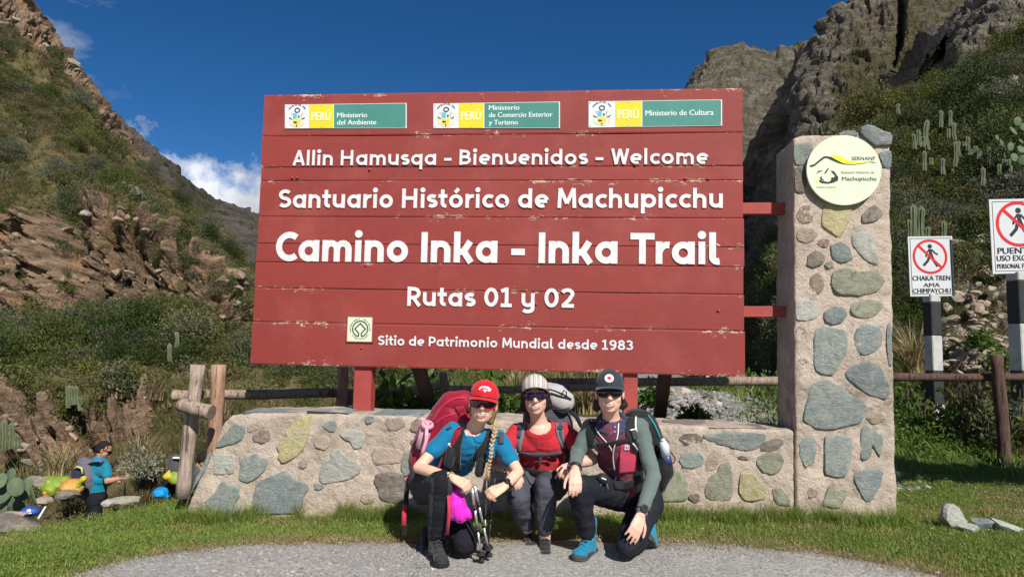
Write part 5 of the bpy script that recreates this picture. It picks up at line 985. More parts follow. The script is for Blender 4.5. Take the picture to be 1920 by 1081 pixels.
def lens_mat(name, c, c2):
    m, nt, b, out = newmat(name); g = NT(nt); lw = nt.nodes.new('ShaderNodeLayerWeight'); lw.inputs[0].default_value = 0.35; nt.links.new(g.mix(lw.outputs['Facing'], c, c2), b.inputs['Base Color'])
    b.inputs['Roughness'].default_value = 0.08; b.inputs['Specular IOR Level'].default_value = 0.7; b.inputs['Metallic'].default_value = 0.35; return m
def frame(f, u):
    f = nrm(f); u = nrm(np.asarray(u, float)-f*np.dot(u, f)); s = np.cross(u, f); return nrm(s), f, u
def bvh_of(o):
    me = o.data; og = np.array(ORG[o]); v = np.empty(len(me.vertices)*3, np.float32); me.vertices.foreach_get('co', v); v = v.reshape(-1, 3)+og
    return BVHTree.FromPolygons([tuple(map(float, q)) for q in v], [tuple(p.vertices) for p in me.polygons])
def hit(bv, o, d):
    r = bv.ray_cast(Vector(o), Vector(nrm(d))); return (np.array(r[0]), np.array(r[1])) if r[0] is not None else (None, None)
def drape(bvs, pts, off=0.006, step=5.0):
    """points on the nearest garment surface along sight lines, evenly spaced, smoothed"""
    q = []
    for i in range(len(pts)-1):
        a = np.array(pts[i]); b_ = np.array(pts[i+1]); n = max(1, int(np.linalg.norm(b_-a)/step))
        for k in range(n): q.append(a+(b_-a)*k/n)
    q.append(np.array(pts[-1])); out = []; nn = []
    for p in q:
        d = ray(p[0], p[1]); best = None
        for bv in bvs:
            h, n_n = hit(bv, _C, d)
            if h is not None and (best is None or np.linalg.norm(h-_C) < np.linalg.norm(best[0]-_C)): best = (h, n_n)
        if best is None: continue
        h, n_n = best; n_n = n_n if np.dot(n_n, _C-h) > 0 else -n_n; out.append(h); nn.append(n_n)
    if len(out) < 2: return np.zeros((0, 3)), np.zeros((0, 3))
    out = np.array(out); nn = np.array(nn)
    for _ in range(2):
        if len(out) > 2: out[1:-1] = 0.5*out[1:-1]+0.25*(out[:-2]+out[2:]); nn[1:-1] = 0.5*nn[1:-1]+0.25*(nn[:-2]+nn[2:])
    nn /= np.linalg.norm(nn, axis=1)[:, None]+1e-9; return out+nn*off, nn
def ribbon(mb, pts, nor, w, th=0.004, mi=0):
    """flat strap along pts lying on a surface with normals nor"""
    k = len(pts); w = [w]*k if np.isscalar(w) else list(np.interp(np.linspace(0, 1, k), np.linspace(0, 1, len(w)), w)); vs = []
    for i in range(k):
        t = nrm(pts[min(i+1, k-1)]-pts[max(i-1, 0)]); n = nrm(nor[i]-t*np.dot(nor[i], t)); s = np.cross(t, n); h = w[i]/2
        for a, b_ in ((-1, -th), (-0.92, th*.6), (-.6, th), (.6, th), (0.92, th*.6), (1, -th)): vs.append(pts[i]+s*h*a+n*b_)
    fs = []
    for i in range(k-1):
        for j in range(6): fs.append((i*6+j, i*6+(j+1) % 6, (i+1)*6+(j+1) % 6, (i+1)*6+j))
    fs += [tuple(range(5, -1, -1)), tuple((k-1)*6+j for j in range(6))]
    return mb.add(vs, fs, mi, True)
def hand(mb, wrist, knuck, back, thumb, curl=(25, 30, 25), spread=0.1, sc=0.95, thumb_in=0.2, per=None):
    """palm, four unequal jointed fingers and a thumb; back = direction of the back of the hand, thumb = side (+1/-1)"""
    d = nrm(knuck-wrist); n = nrm(np.asarray(back, float)-d*np.dot(back, d)); s = np.cross(d, n)*thumb; L = 0.088*sc; ks = []
    for i, o in enumerate((0.030, 0.0105, -0.0095, -0.029)):
        kp = wrist+d*(L*(1.0, 1.03, 0.99, 0.92)[i])+s*o*sc+n*(0.003 if i in (1, 2) else 0); ks.append(kp); mb.cap(wrist+d*0.012+s*o*0.55*sc, kp, 0.0155*sc, 0.0118*sc, 10)
    mb.cap(wrist+d*0.01, wrist+d*L*0.6, 0.019*sc, 0.019*sc, 10)
    for i, (kp, ln) in enumerate(zip(ks, (0.074, 0.082, 0.077, 0.061))):
        c = per[i] if per else curl; dd = nrm(d+s*spread*(1.2, .4, -.4, -1.2)[i]); a = 0; p = kp; r = 0.0092*sc
        for j, f in enumerate((0.47, 0.30, 0.23)):
            a += math.radians(c[j]); q = p+(dd*math.cos(a)-n*math.sin(a))*ln*f*sc; mb.cap(p, q, r, r*0.92, 9); p = q; r *= 0.92
    tb = wrist+d*0.022*sc+s*0.024*sc-n*0.006; t1 = tb+nrm(d*0.75+s*(0.75-thumb_in)-n*0.25)*0.042*sc; t2 = t1+nrm(d*0.9+s*(0.35-thumb_in)-n*0.3)*0.030*sc; t3 = t2+nrm(d*0.95+s*(0.15-thumb_in)-n*0.35)*0.024*sc
    mb.cap(tb, t1, 0.0135*sc, 0.0105*sc, 10); mb.cap(t1, t2, 0.0105*sc, 0.0095*sc, 10); mb.cap(t2, t3, 0.0095*sc, 0.0078*sc, 10)
def head_shapes(mb, C, s, f, u, k=1.0):
    A = (s, f, u); e = lambda x, y, z: C+s*x*k+f*y*k+u*z*k
    mb.ell(e(0, -.008, .035), (.073*k, .094*k, .082*k), A, 20, 14); mb.ell(e(0, .028, -.030), (.0625*k, .061*k, .080*k), A, 20, 14); mb.ell(e(0, .064, -.083), (.026*k, .021*k, .020*k), A, 12, 8)
    mb.cap(e(-.034, .012, -.052), e(0, .056, -.086), .028*k, .020*k); mb.cap(e(.034, .012, -.052), e(0, .056, -.086), .028*k, .020*k)
    mb.cap(e(0, .088, .018), e(0, .108, -.022), .0085*k, .0125*k); mb.ell(e(-.0125, .096, -.026), (.0085*k, .010*k, .007*k), A, 8, 6); mb.ell(e(.0125, .096, -.026), (.0085*k, .010*k, .007*k), A, 8, 6)
    for q in (-1, 1):
        mb.ell(e(q*.033, .060, -.024), (.030*k, .0235*k, .027*k), A, 12, 8); mb.cap(e(q*.012, .086, .030), e(q*.048, .068, .030), .010*k, .009*k)
        mb.ell(e(q*.074, -.010, -.004), (.009*k, .019*k, .031*k), A, 10, 8); mb.ell(e(q*.077, -.016, .012), (.008*k, .014*k, .014*k), A, 8, 6)
    mb.ell(e(0, .078, -.058), (.030*k, .016*k, .016*k), A, 12, 8)
class Person: pass
def make_person(label, J, mats, head, arms, hands, legs, torso, group=None, k=1.0, voxel=0.005, sleeve=0.55, sl_r=0.056, slim=1.0, shirt_amp=0.006, collar=0.0, shoe=None, pants_pick=None, shirt_pick=None, neckline=None, cuff=.14):
    """J: joints; body = one continuous skin; shirt / trousers / boots / hair / cap are children"""
    o = Person(); o.root = thing('person', J['foot'], label, 'person', group); R = o.root
    C, f, u = head; s, f, u = frame(f, u); o.C, o.s, o.f, o.u, o.k = C, s, f, u, k
    mb = MB(); head_shapes(mb, C, s, f, u, k)
    nk = J['neck']; mb.chain([C-u*.05*k-f*.022*k, nk*0.5+(C-u*.06*k-f*.02*k)*0.5, nk-V(0,0,.02)], [.048*k, .047*k, .062*k])
    shl, shr = J['shl'], J['shr']; mb.chain([shl, nk-V(0,0,.035), shr], [.040, .066, .040]); mb.chain([nk-V(0,0,.055), J['spine'], J['pelvis']], [.098*torso[0], .085, .095], 14)
    for sh, (el, wr) in ((shl, arms[0]), (shr, arms[1])):
        m1 = sh*.5+el*.5; m2 = el*.62+wr*.38; mb.chain([sh, m1, el, m2, wr], [.040*k, .0375*k*slim, .0325*k*slim, .034*k*slim, .0235*k], 12)
    for h in hands: hand(mb, *h[0], **h[1])
    for (hp, kn, an) in legs: mb.chain([hp, kn, an], [.06, .045, .035], 10)
    o.body = organic(mb, 'body', mats['skin'], R, voxel*1.08, 4)
    o.bvb = bvh_of(o.body)
    # shirt
    mb = MB(); mb.chain([nk-V(0,0,.052), J['spine'], J['pelvis']], [.112*torso[0], .122*torso[1], .125*torso[2]], 18)
    ax = nrm(shr-shl); mb.chain([J['spine']-ax*.05, J['spine']+ax*.05], [.105*torso[1]]*2, 16); mb.chain([shl*.72+shr*.28-V(0,0,.07), shr*.72+shl*.28-V(0,0,.07)], [.094*torso[0]]*2, 16); mb.chain([J['pelvis']-ax*.05, J['pelvis']+ax*.05], [.118*torso[2]]*2, 16)
    mb.chain([shl, nk*.75+(shl+shr)*.125-V(0,0,.035), shr], [.057, .062, .057], 16)
    if collar: mb.chain([nk-V(0,0,.03), nk*.6+(C-u*.07-f*.02)*.4], [.074, .066*collar], 16)
    for i, (sh, (el, wr)) in enumerate(((shl, arms[0]), (shr, arms[1]))):
        sl = sleeve[i] if isinstance(sleeve, (tuple, list)) else sleeve
        if sl <= 1: e = sh+(el-sh)*sl; mb.chain([sh, e-(el-sh)*0.03, e], [.058, sl_r, sl_r*1.02], 16)
        else: e = el+(wr-el)*min(1, sl-1); mb.chain([sh, sh*.5+el*.5, el, e], [.056, .050, .046, .036], 16)
    def dsp(co, no):
        w_ = co + .05*np.stack([fbm(co*4, 2, seed=3), fbm(co*4, 2, seed=4), fbm(co*4, 2, seed=6)], 1)
        return shirt_amp*(fbm(w_*V(6, 6, 24), 3, gain=.45, seed=31, ridged=True)*.95-0.35+0.35*fbm(co*V(26, 26, 30), 3, seed=5))
    o.shirt = organic(mb, 'shirt', mats['shirt'], R, voxel*1.25, 3, dsp, pick=shirt_pick)
    if neckline:
        cn, rn = neckline; bm = bmesh.new(); bm.from_mesh(o.shirt.data); og = np.array(ORG[o.shirt]); dl_ = []
        for fc in bm.faces:
            q = (np.array(fc.calc_center_median())+og-cn)/rn
            if np.dot(q, q) < 1: dl_.append(fc)
        bmesh.ops.delete(bm, geom=dl_, context='FACES'); bm.to_mesh(o.shirt.data); bm.free()
    o.bvs = bvh_of(o.shirt)
    # trousers
    mb = MB(); mb.chain([J['pelvis']-ax*.045, J['pelvis']+ax*.045], [.135*torso[2]]*2, 18)
    for i, (hp, kn, an) in enumerate(legs):
        m = hp*.5+kn*.5; ae = an+(kn-an)*cuff; mb.chain([J['pelvis']+(hp-J['pelvis'])*.6, hp, m, kn], [.12, .105, .092, .070], 18); mb.chain([kn, kn*.5+ae*.5, ae], [.070, .066, .053], 16)
    def dsp2(co, no): return 0.008*(fbm(co*V(8, 8, 13), 4, seed=77, ridged=True)-0.35+0.7*fbm(co*V(20, 20, 24), 3, seed=8))
    o.pants = organic(mb, 'trousers', mats['pants'], R, voxel*1.4, 3, dsp2, pick=pants_pick); o.bvp = bvh_of(o.pants)
    # mouth: open smile between lips, draped on the face
    def face(x, z, off=0.0):
        h, n = hit(o.bvb, C+s*x*k+u*z*k+f*.25, -f); return (h if h is not None else C+s*x*k+u*z*k+f*.09*k)+f*off
    if mats.get('smile', True):
        W_ = .025; zs = lambda x: -.061+ .010*(x/W_)**2; up = lambda x: zs(x)+.0075*(1-(x/W_)**2)**.6*.55; lo = lambda x: zs(x)-.0105*max(0, 1-(x/W_)**2)**.7
        xs = np.linspace(-W_, W_, 13); m1 = MB(); a = [face(x, up(x), .0015) for x in xs]; b_ = [face(x, lo(x), .0015) for x in xs]; n = len(xs)
        m1.add(a+b_, [(i, n+i, n+i+1, i+1) for i in range(n-1)]); m1.build('mouth', M_MOUTH, R)
        m1 = MB(); x2 = xs[1:-1]; a = [face(x, up(x)-.0005, .0028) for x in x2]; b_ = [face(x, up(x)*.42+lo(x)*.58, .003) for x in x2]; n = len(x2); m1.add(a+b_, [(i, n+i, n+i+1, i+1) for i in range(n-1)], 0, True); m1.build('teeth', M_TEETH, R)
        m1 = MB(); m1.tube([face(x, up(x)+.002, .001) for x in xs], [.0012+.0028*(1-(x/W_)**2) for x in xs], 8); m1.tube([face(x, lo(x)-.0025, .001) for x in xs], [.0012+.0042*(1-(x/W_)**2) for x in xs], 8); m1.build('lips', M_LIP, R)
    return o
def cap_hat(o, m_crown, m_brim, tilt=0.0, brim_len=.072, drop=.012, name='cap', label=None, brim_half=72):
    """baseball cap: panelled dome plus curved visor"""
    f = nrm(o.f*math.cos(tilt)-o.u*math.sin(tilt)); s, f, u = frame(f, o.u); k = o.k; C = o.C+o.u*.050*k-o.f*.006*k; mb = MB(); nu, nv = 36, 10; pts = []
    for i in range(nv+1):
        ph = math.radians(-6+96*i/nv); ph = min(ph, 1.56)
        for j in range(nu):
            t = 2*math.pi*j/nu; rr = 1+0.006*math.cos(6*t); pts.append(C+(s*.0825*math.sin(t)*math.cos(ph)+f*.1035*math.cos(t)*math.cos(ph))*k*rr+u*.088*k*math.sin(ph))
    mb.add(pts, [(i*nu+j, i*nu+(j+1) % nu, (i+1)*nu+(j+1) % nu, (i+1)*nu+j) for i in range(nv) for j in range(nu)], 0, True); mb.ell(C+u*.0885*k, (.007, .007, .004), (s, f, u), 8, 4)
    dome = mb.build(name, m_crown, o.root, label=label); mb = MB(); n = 18; V_ = []
    for side in (0, 1):
        for r in range(5):
            g_ = r/4
            for j in range(n+1):
                t = math.radians(-brim_half+2*brim_half*j/n); e = math.cos(math.radians(90*(-1+2*j/n)))**0.5
                x = math.sin(t)*(.0825+.004*g_); y = math.cos(t)*.1035+brim_len*g_*e; z = -.007-drop*g_*e-.026*(abs(-1+2*j/n)**2)*(0.25+g_*.75)-side*.0035
                V_.append(C+(s*x+f*y+u*z)*k)
    m = n+1; fs = []
    for r in range(4):
        for j in range(n): a = r*m+j; fs.append((a, a+1, a+m+1, a+m)); b_ = 5*m+a; fs.append((b_, b_+m, b_+m+1, b_+1))
    for j in range(n): a = 4*m+j; fs.append((a, a+1, 5*m+a+1, 5*m+a))
    mb.add(V_, fs, 0, True); mb.build('visor', m_brim, dome)
    o.capf = (C, s, f, u); return dome
def cap_patch(o, dome, mat, pts, lift=.001, name='emblem'):
    """flat badge moulded onto the front of the cap (pts: x, z on the front panel)"""
    C, s, f, u = o.capf; k = o.k; mb = MB(); q = []
    for x, z in pts:
        xx = x/.0825; zz = z/.088; yy = math.sqrt(max(0.02, 1-xx*xx-zz*zz)); q.append(C+(s*x*1.01+f*yy*.1035+u*z)*k+nrm(s*x/.0068+f*yy/.1035+u*z/.0077)*lift)
    c = sum(q)/len(q); cx = sum(p[0] for p in pts)/len(pts); cz = sum(p[1] for p in pts)/len(pts); xx = cx/.0825; zz = cz/.088
    c = C+(s*cx+f*math.sqrt(1-xx*xx-zz*zz)*.1035+u*cz)*k+f*(lift+.0006); mb.add(q+[c], [(i, (i+1) % len(q), len(q)) for i in range(len(q))], 0, True); return mb.build(name, mat, dome)
def shield_glasses(o, m_lens, m_frame, top=.040, bot=-.020, half=64, notch=.014, name='sunglasses', split=False):
    C, s, f, u, k = o.C, o.s, o.f, o.u, o.k; n = 24; mb = MB(); P_ = lambda t, z, r=1.0: C+(s*math.sin(t)*.079*r+f*(math.cos(t)*.093*r+.016)+u*z)*k; up_, lo_ = [], []
    for j in range(n+1):
        t = math.radians(-half+2*half*j/n); x = abs(t)/math.radians(half); lo = bot+notch*math.exp(-(t/.17)**2)+.020*x**3; tp = top-.010*x**2-(.004*math.exp(-(t/.15)**2)); up_.append((t, tp)); lo_.append((t, lo))
    vs = []; rows = 4
    for r in range(rows+1):
        for j in range(n+1): g_ = r/rows; vs.append(P_(up_[j][0], up_[j][1]*(1-g_)+lo_[j][1]*g_, 1.0+.03*math.sin(math.pi*g_)))
    m = n+1; mb.add(vs, [(r*m+j, (r+1)*m+j, (r+1)*m+j+1, r*m+j+1) for r in range(rows) for j in range(n)], 0, True); g = mb.build(name, m_lens, o.root)
    mb = MB(); loop = [P_(t, z, 1.012) for t, z in up_]+[P_(t, z, 1.012) for t, z in lo_[::-1]]; mb.tube(loop, .0028, 6, closed=True)
    if split: mb.tube([P_(0, up_[n//2][1], 1.02), P_(0, lo_[n//2][1], 1.02)], .005, 6)
    mb.build('frame', m_frame, g)
    for q in (-1, 1):
        mb = MB(); t = math.radians(half)*q; mb.tube([P_(t, .022, 1.012), C+(s*q*.080+f*.02+u*.018)*k, C+(s*q*.080-f*.025+u*.012)*k], .003, 6, flat=(1.6, .7)); mb.build('temple', m_frame, g)
    return g
def boot(o, ankle, toe, m_up, m_sole, m_lace, up=(0, 0, 1), L=.27, name='boot', shaft=.10):
    """hiking boot: shaft, rounded toe box, thick sole, laces"""
    fwd = nrm(toe-ankle-np.asarray(up)*np.dot(toe-ankle, up)); u = nrm(np.asarray(up, float)-fwd*np.dot(up, fwd)); s = np.cross(fwd, u); heel = ankle-u*.085-fwd*.055; mb = MB(); q = lambda x, y, z: heel+fwd*x*L/.27+s*y+u*z
    mb.chain([q(.055, 0, .02), q(.058, 0, .085+shaft*.3), q(.055, 0, .085+shaft)], [.040, .040, .044], 14); mb.cap(q(.045, 0, .04), q(.15, .0, .045), .040, .036, 14); mb.cap(q(.08, 0, .075), q(.16, 0, .05), .036, .03, 14); mb.ell(q(.20, 0, .032), (.052, .045, .032), (fwd, s, u), 16, 10)
    b_ = organic(mb, name, m_up, o.root, .005, 3)
    mb = MB(); out = [(-.002, -.030), (.02, -.037), (.07, -.034), (.12, -.037), (.18, -.046), (.225, -.042), (.252, -.022), (.258, 0), (.252, .022), (.225, .042), (.18, .046), (.12, .037), (.07, .034), (.02, .037), (-.002, .030), (-.008, 0)]
    lo = [q(x, y, -.012+.012*max(0, (x-.19)/.06)**2) for x, y in out]; mid = [q(x*1.01, y*1.06, .004+.006*max(0, (x-.19)/.06)**2) for x, y in out]; hi = [q(x*.995, y*1.02, .020) for x, y in out]; n = len(out)
    mb.add(lo+mid+hi, [(r*n+i, r*n+(i+1) % n, (r+1)*n+(i+1) % n, (r+1)*n+i) for r in (0, 1) for i in range(n)]+[tuple(range(n-1, -1, -1)), tuple(2*n+i for i in range(n))], 0, False); mb.build('sole', m_sole, b_)
    mb = MB(); mb.ell(q(.222, 0, .022), (.040, .044, .022), (fwd, s, u), 14, 8); mb.build('toe_cap', m_sole, b_); mb = MB()
    for i in range(5):
        x = .175-.022*i; z = .072+.017*i; mb.tube([q(x, -.022, z-.006), q(x-.006, 0, z+.008), q(x-.014, .022, z-.004)], .0028, 5); mb.tube([q(x, .022, z-.006), q(x-.006, 0, z+.009), q(x-.014, -.022, z-.004)], .0028, 5)
    mb.build('laces', m_lace, b_); return b_
def hair_blob(o, shapes, mat, name='hair', voxel=.006, amp=.006, freq=(60, 60, 14)):
    mb = MB()
    for kind, a in shapes: getattr(mb, kind)(*a)
    def d(co, no): q = np.stack([(co-o.C)@o.s, (co-o.C)@o.f, (co-o.C)@o.u], 1); return amp*fbm(q*np.array(freq), 3, seed=12, ridged=True)
    return organic(mb, name, mat, o.root, voxel, 2, d)
def hp(o, x, y, z): return o.C+(o.s*x+o.f*y+o.u*z)*o.k
def band(o, centre, axis, r, mat, name, w=.012, beads=0, mat2=None, parent=None):
    axis = nrm(axis); a = nrm(np.cross(axis, V(.2, .3, 1))); b_ = np.cross(axis, a); mb = MB(); n = beads or 22
    if beads:
        for i in range(n): t = 2*math.pi*i/n; mb.ell(centre+(a*math.cos(t)+b_*math.sin(t))*r, (w*.5,)*3, None, 7, 5, i % 2)
        return mb.build(name, [mat, mat2 or mat], parent or o.root)
    mb.tube([centre+(a*math.cos(2*math.pi*i/n)+b_*math.sin(2*math.pi*i/n))*r for i in range(n)], w*.5, 6, closed=True, flat=(.35, 1.0)); 
    return mb.build(name, mat, parent or o.root)
def watch(o, centre, axis, out, r, mat, m_face, face_r=.021, name='watch'):
    b_ = band(o, centre, axis, r, mat, name, .022); n = nrm(np.asarray(out)-nrm(axis)*np.dot(out, nrm(axis))); c = centre+n*(r+.002); s = nrm(axis); t = np.cross(n, s); mb = MB()
    k = 18; mb.prism([c+(s*math.cos(2*math.pi*i/k)+t*math.sin(2*math.pi*i/k))*face_r for i in range(k)], n, .009, bev=.003); cs = mb.build('case', mat, b_); mb = MB(); mb.prism([c+n*.0095+(s*math.cos(2*math.pi*i/k)+t*math.sin(2*math.pi*i/k))*face_r*.72 for i in range(k)], n, .0012); mb.build('dial', m_face, b_); return b_
J_ = P
M_BLUE = cloth('blue_shirt_fabric', (0.004, 0.165, 0.33)); M_REDTEE = cloth('red_tee_fabric', (0.50, 0.022, 0.038)); M_SAGE = cloth('sage_sleeve_fabric', (0.125, 0.165, 0.152)); M_MAROON = cloth('maroon_vest', (0.165, 0.035, 0.06), 0.2, 0.6); M_PINKV = cloth('pink_vest_panel', (0.52, 0.055, 0.105), 0.15, 0.5)
M_PBLK = cloth('black_trousers', (0.012, 0.013, 0.018), 0.3, sheen=0); M_PGRY = cloth('charcoal_trousers', (0.040, 0.043, 0.048), 0.25, sheen=0); M_PGR2 = cloth('grey_trousers', (0.068, 0.073, 0.092), 0.2, sheen=0); M_PNVY = cloth('dark_navy_trousers', (0.016, 0.018, 0.026), 0.3, 0.75, sheen=0); M_BLACKF = cloth('black_webbing', (0.016, 0.017, 0.02), 0.3, 0.75); M_GREYF = cloth('grey_strap', (0.16, 0.175, 0.20), 0.2); M_DGREYF = cloth('dark_grey_strap', (0.07, 0.078, 0.095), 0.2)
M_RPACK = cloth('crimson_pack_fabric', (0.30, 0.008, 0.035), 0.25, 0.6); M_RSTR = cloth('red_strap', (0.55, 0.03, 0.06), 0.2, 0.7); M_LPACK = cloth('light_grey_pack', (0.42, 0.40, 0.41), 0.12, 0.6); M_BPACK = cloth('black_pack', (0.015, 0.016, 0.019), 0.3, 0.6); M_TEAL = cloth('teal_trim', (0.02, 0.30, 0.30)); M_MAG = cloth('magenta_bag', (0.70, 0.02, 0.50), 0.15, 0.55)
M_SHOE = cloth('grey_black_shoe', (0.035, 0.035, 0.038), 0.4, 0.75); M_SOLE = pm('black_rubber', (0.022, 0.022, 0.023), 0.75, 0.3, 20, .3, 90); M_BBOOT = cloth('blue_boot_suede', (0.006, 0.20, 0.33), 0.2, 0.85); M_LACE = pm('dark_lace', (0.05, 0.05, 0.055), 0.8, 0.3, 40); M_GSOLE = pm('grey_rubber', (0.06, 0.06, 0.06), 0.8, 0.3, 20, .3, 90)
M_REDCAP = cloth('red_cap', (0.60, 0.012, 0.022)); M_BEIGE = cloth('beige_striped_cap', (0.50, 0.46, 0.40)); M_TAUPE = cloth('taupe_visor', (0.115, 0.095, 0.085)); M_NAVYCAP = cloth('dark_slate_cap', (0.030, 0.042, 0.052)); M_BLOND = pm('blonde_hair', (0.50, 0.34, 0.16), 0.5, 0.35, 60, .5, 120); M_DKHAIR = pm('dark_brown_hair', (0.022, 0.014, 0.011), 0.45, 0.4, 60, .5, 120); M_BLHAIR = pm('black_hair', (0.010, 0.009, 0.009), 0.85, 0.3, 60, .5, 120)
M_L1 = lens_mat('burgundy_lens', (0.035, 0.004, 0.010), (0.16, 0.02, 0.05)); M_L2 = lens_mat('violet_lens', (0.020, 0.010, 0.045), (0.12, 0.02, 0.06)); M_L3 = lens_mat('black_lens', (0.006, 0.006, 0.007), (0.03, 0.02, 0.02)); M_FR1 = pm('red_frame', (0.50, 0.03, 0.05), 0.35, 0.1); M_FR2 = pm('dark_frame', (0.02, 0.018, 0.025), 0.35, 0.1); M_WATCH = pm('black_watch', (0.018, 0.018, 0.019), 0.4, 0.2); M_DIAL = pm('dark_dial', (0.03, 0.03, 0.034), 0.15, 0.3, 90); M_WHITEP = pm('white_plastic', (0.72, 0.74, 0.76), 0.3, 0.05); M_BEADG = pm('green_bead', (0.12, 0.22, 0.14), 0.4, 0.2); M_BEADY = pm('yellow_bead', (0.45, 0.36, 0.10), 0.4, 0.2); M_PINK = pm('pink_plastic', (0.75, 0.33, 0.42), 0.3, 0.08); M_ALU = pm('silver_pole', (0.62, 0.62, 0.63), 0.28, 0.08, metal=0.85); M_BLKPL = pm('black_plastic', (0.02, 0.02, 0.022), 0.4, 0.2)
to_cam = lambda c, dz=0.0: nrm(_C-np.asarray(c)+V(0, 0, dz))
FD = to_cam
# ------------------------------------------------------------------ 1: woman kneeling on the left of the group
h1 = J_(906, 757, 4.17); u1 = nrm(J_(912, 722, 4.185)-J_(902, 793, 4.15)); f1 = nrm(to_cam(h1)+V(-.03, 0, 0))
J1 = dict(foot=V(-.36, 4.25, 0), neck=J_(886, 808, 4.25), shl=J_(848, 808, 4.27), shr=J_(934, 822, 4.28), spine=J_(848, 862, 4.38), pelvis=J_(812, 905, 4.50))
a1 = ((J_(784, 876, 4.16), J_(850, 896, 4.00)), (J_(972, 884, 4.14), J_(946, 911, 4.02)))
hd1 = [((a1[0][1], J_(880, 911, 3.965), V(.45, -.75, .75), -1), dict(curl=(55, 70, 45), spread=.02, thumb_in=.35)), ((a1[1][1], J_(925, 922, 3.985), V(-.2, -.8, .7), 1), dict(curl=(50, 62, 40), spread=.02, thumb_in=.25))]
lg1 = [(J_(800, 915, 4.42), J_(829, 903, 4.03), J_(817, 1012, 4.10)), (J_(838, 925, 4.42), J_(872, 1018, 4.10), J_(808, 1000, 4.46))]
def pk1(c):   # charcoal with black knee / front panels
    z = c[:, 2]; n = fbm(c*9, 2); px = c[:,0]/c[:,1]*FPX+960
    return ((z > .50) | ((px > 822+n*3) & (px < 850) & (z < .52) & (z > .05)) | ((px > 852+n*4) & (c[:,2] < .24-.0*n))).astype(int)
w1 = make_person('woman in red cap and blue shirt kneeling at left of the trio, blonde braid', J1, dict(skin=M_SKIN, shirt=M_BLUE, pants=[M_PGRY, M_PBLK]), (h1, f1, u1), a1, hd1, lg1, (.93, .9, .92), sleeve=(.55, .62), sl_r=.052, k=1.06, slim=.95, pants_pick=pk1, neckline=(J_(888, 797, 4.18), V(.066, .12, .062)))
boot(w1, J_(816, 1016, 4.10), J_(829, 1052, 3.94), M_SHOE, M_SOLE, M_LACE, L=.26, name='shoe', shaft=.03); boot(w1, J_(800, 1006, 4.47), J_(797, 1030, 4.35), M_SHOE, M_SOLE, M_LACE, L=.25, name='shoe', shaft=.03)
c1 = cap_hat(w1, M_REDCAP, M_REDCAP, .05, drop=.010); cap_patch(w1, c1, M_WHITEP, [(-.034, .030), (-.022, .048), (-.004, .054), (.016, .052), (.034, .040), (.030, .028), (.006, .030), (.004, .018), (-.006, .030)], .0012); cap_patch(w1, c1, M_LIP, [(-.010, .038), (.002, .048), (.014, .038), (.004, .032)], .0026)
shield_glasses(w1, M_L1, M_FR1, .044, -.026, 62, .020)
hair_blob(w1, [('ell', (hp(w1, 0, -.030, .015), (.079, .078, .078), (w1.s, w1.f, w1.u))), ('cap', (hp(w1, .060, -.03, -.02), hp(w1, .050, -.035, -.085), .030, .026)), ('cap', (hp(w1, -.062, -.03, .0), hp(w1, -.052, -.05, -.055), .024, .022))], pm('dark_blonde_roots', (0.22, 0.14, 0.07), 0.5, 0.35, 60, .5, 120))  # head hair in a darker blonde than the braid
bp_ = [J_(930, 797, 4.17), J_(927, 812, 4.15), J_(922, 832, 4.12), J_(921, 850, 4.10), J_(918, 868, 4.09), J_(916, 884, 4.09)]; mb = MB(); T_ = np.linspace(0, 1, 13)
for i, t in enumerate(T_):
    j = min(int(t*5), 4); f_ = t*5-j; c = bp_[j]*(1-f_)+bp_[j+1]*f_; d = nrm(bp_[j+1]-bp_[j]); sd = nrm(np.cross(d, V(0, -1, 0))); q = 1 if i % 2 else -1; r = .0120*(1-.45*t)
    mb.ell(c+sd*q*r*.55+V(0, -.004, 0), (r*.80, r*.85, r*1.45), (nrm(sd+d*.55*q), V(0, -1, 0), nrm(d-sd*.65*q)), 12, 8)
    mb.ell(c-sd*q*r*.6+V(0, .003, 0), (r*.7, r*.75, r*1.3), (nrm(sd-d*.55*q), V(0, -1, 0), nrm(d+sd*.65*q)), 10, 8)
for i in range(26): e = RNG.normal(0, .007, 3); mb.tube([bp_[-1]+V(*RNG.normal(0, .004, 3)), bp_[-1]*.3+J_(914.5, 893, 4.09)*.7+e*.5, J_(914+RNG.normal(0, 2), 899, 4.085)+e], [.003, .0025, .0006], 5)
mb.build('braid', M_BLOND, w1.root)
band(w1, a1[0][1]*.93+a1[0][0]*.07, a1[0][1]-a1[0][0], .030, M_BEADY, 'bracelet', .009, 18, M_BEADG); watch(w1, a1[1][1]*.9+a1[1][0]*.1, a1[1][1]-a1[1][0], V(.1, -.8, .7), .029, M_WATCH, M_DIAL, .017)
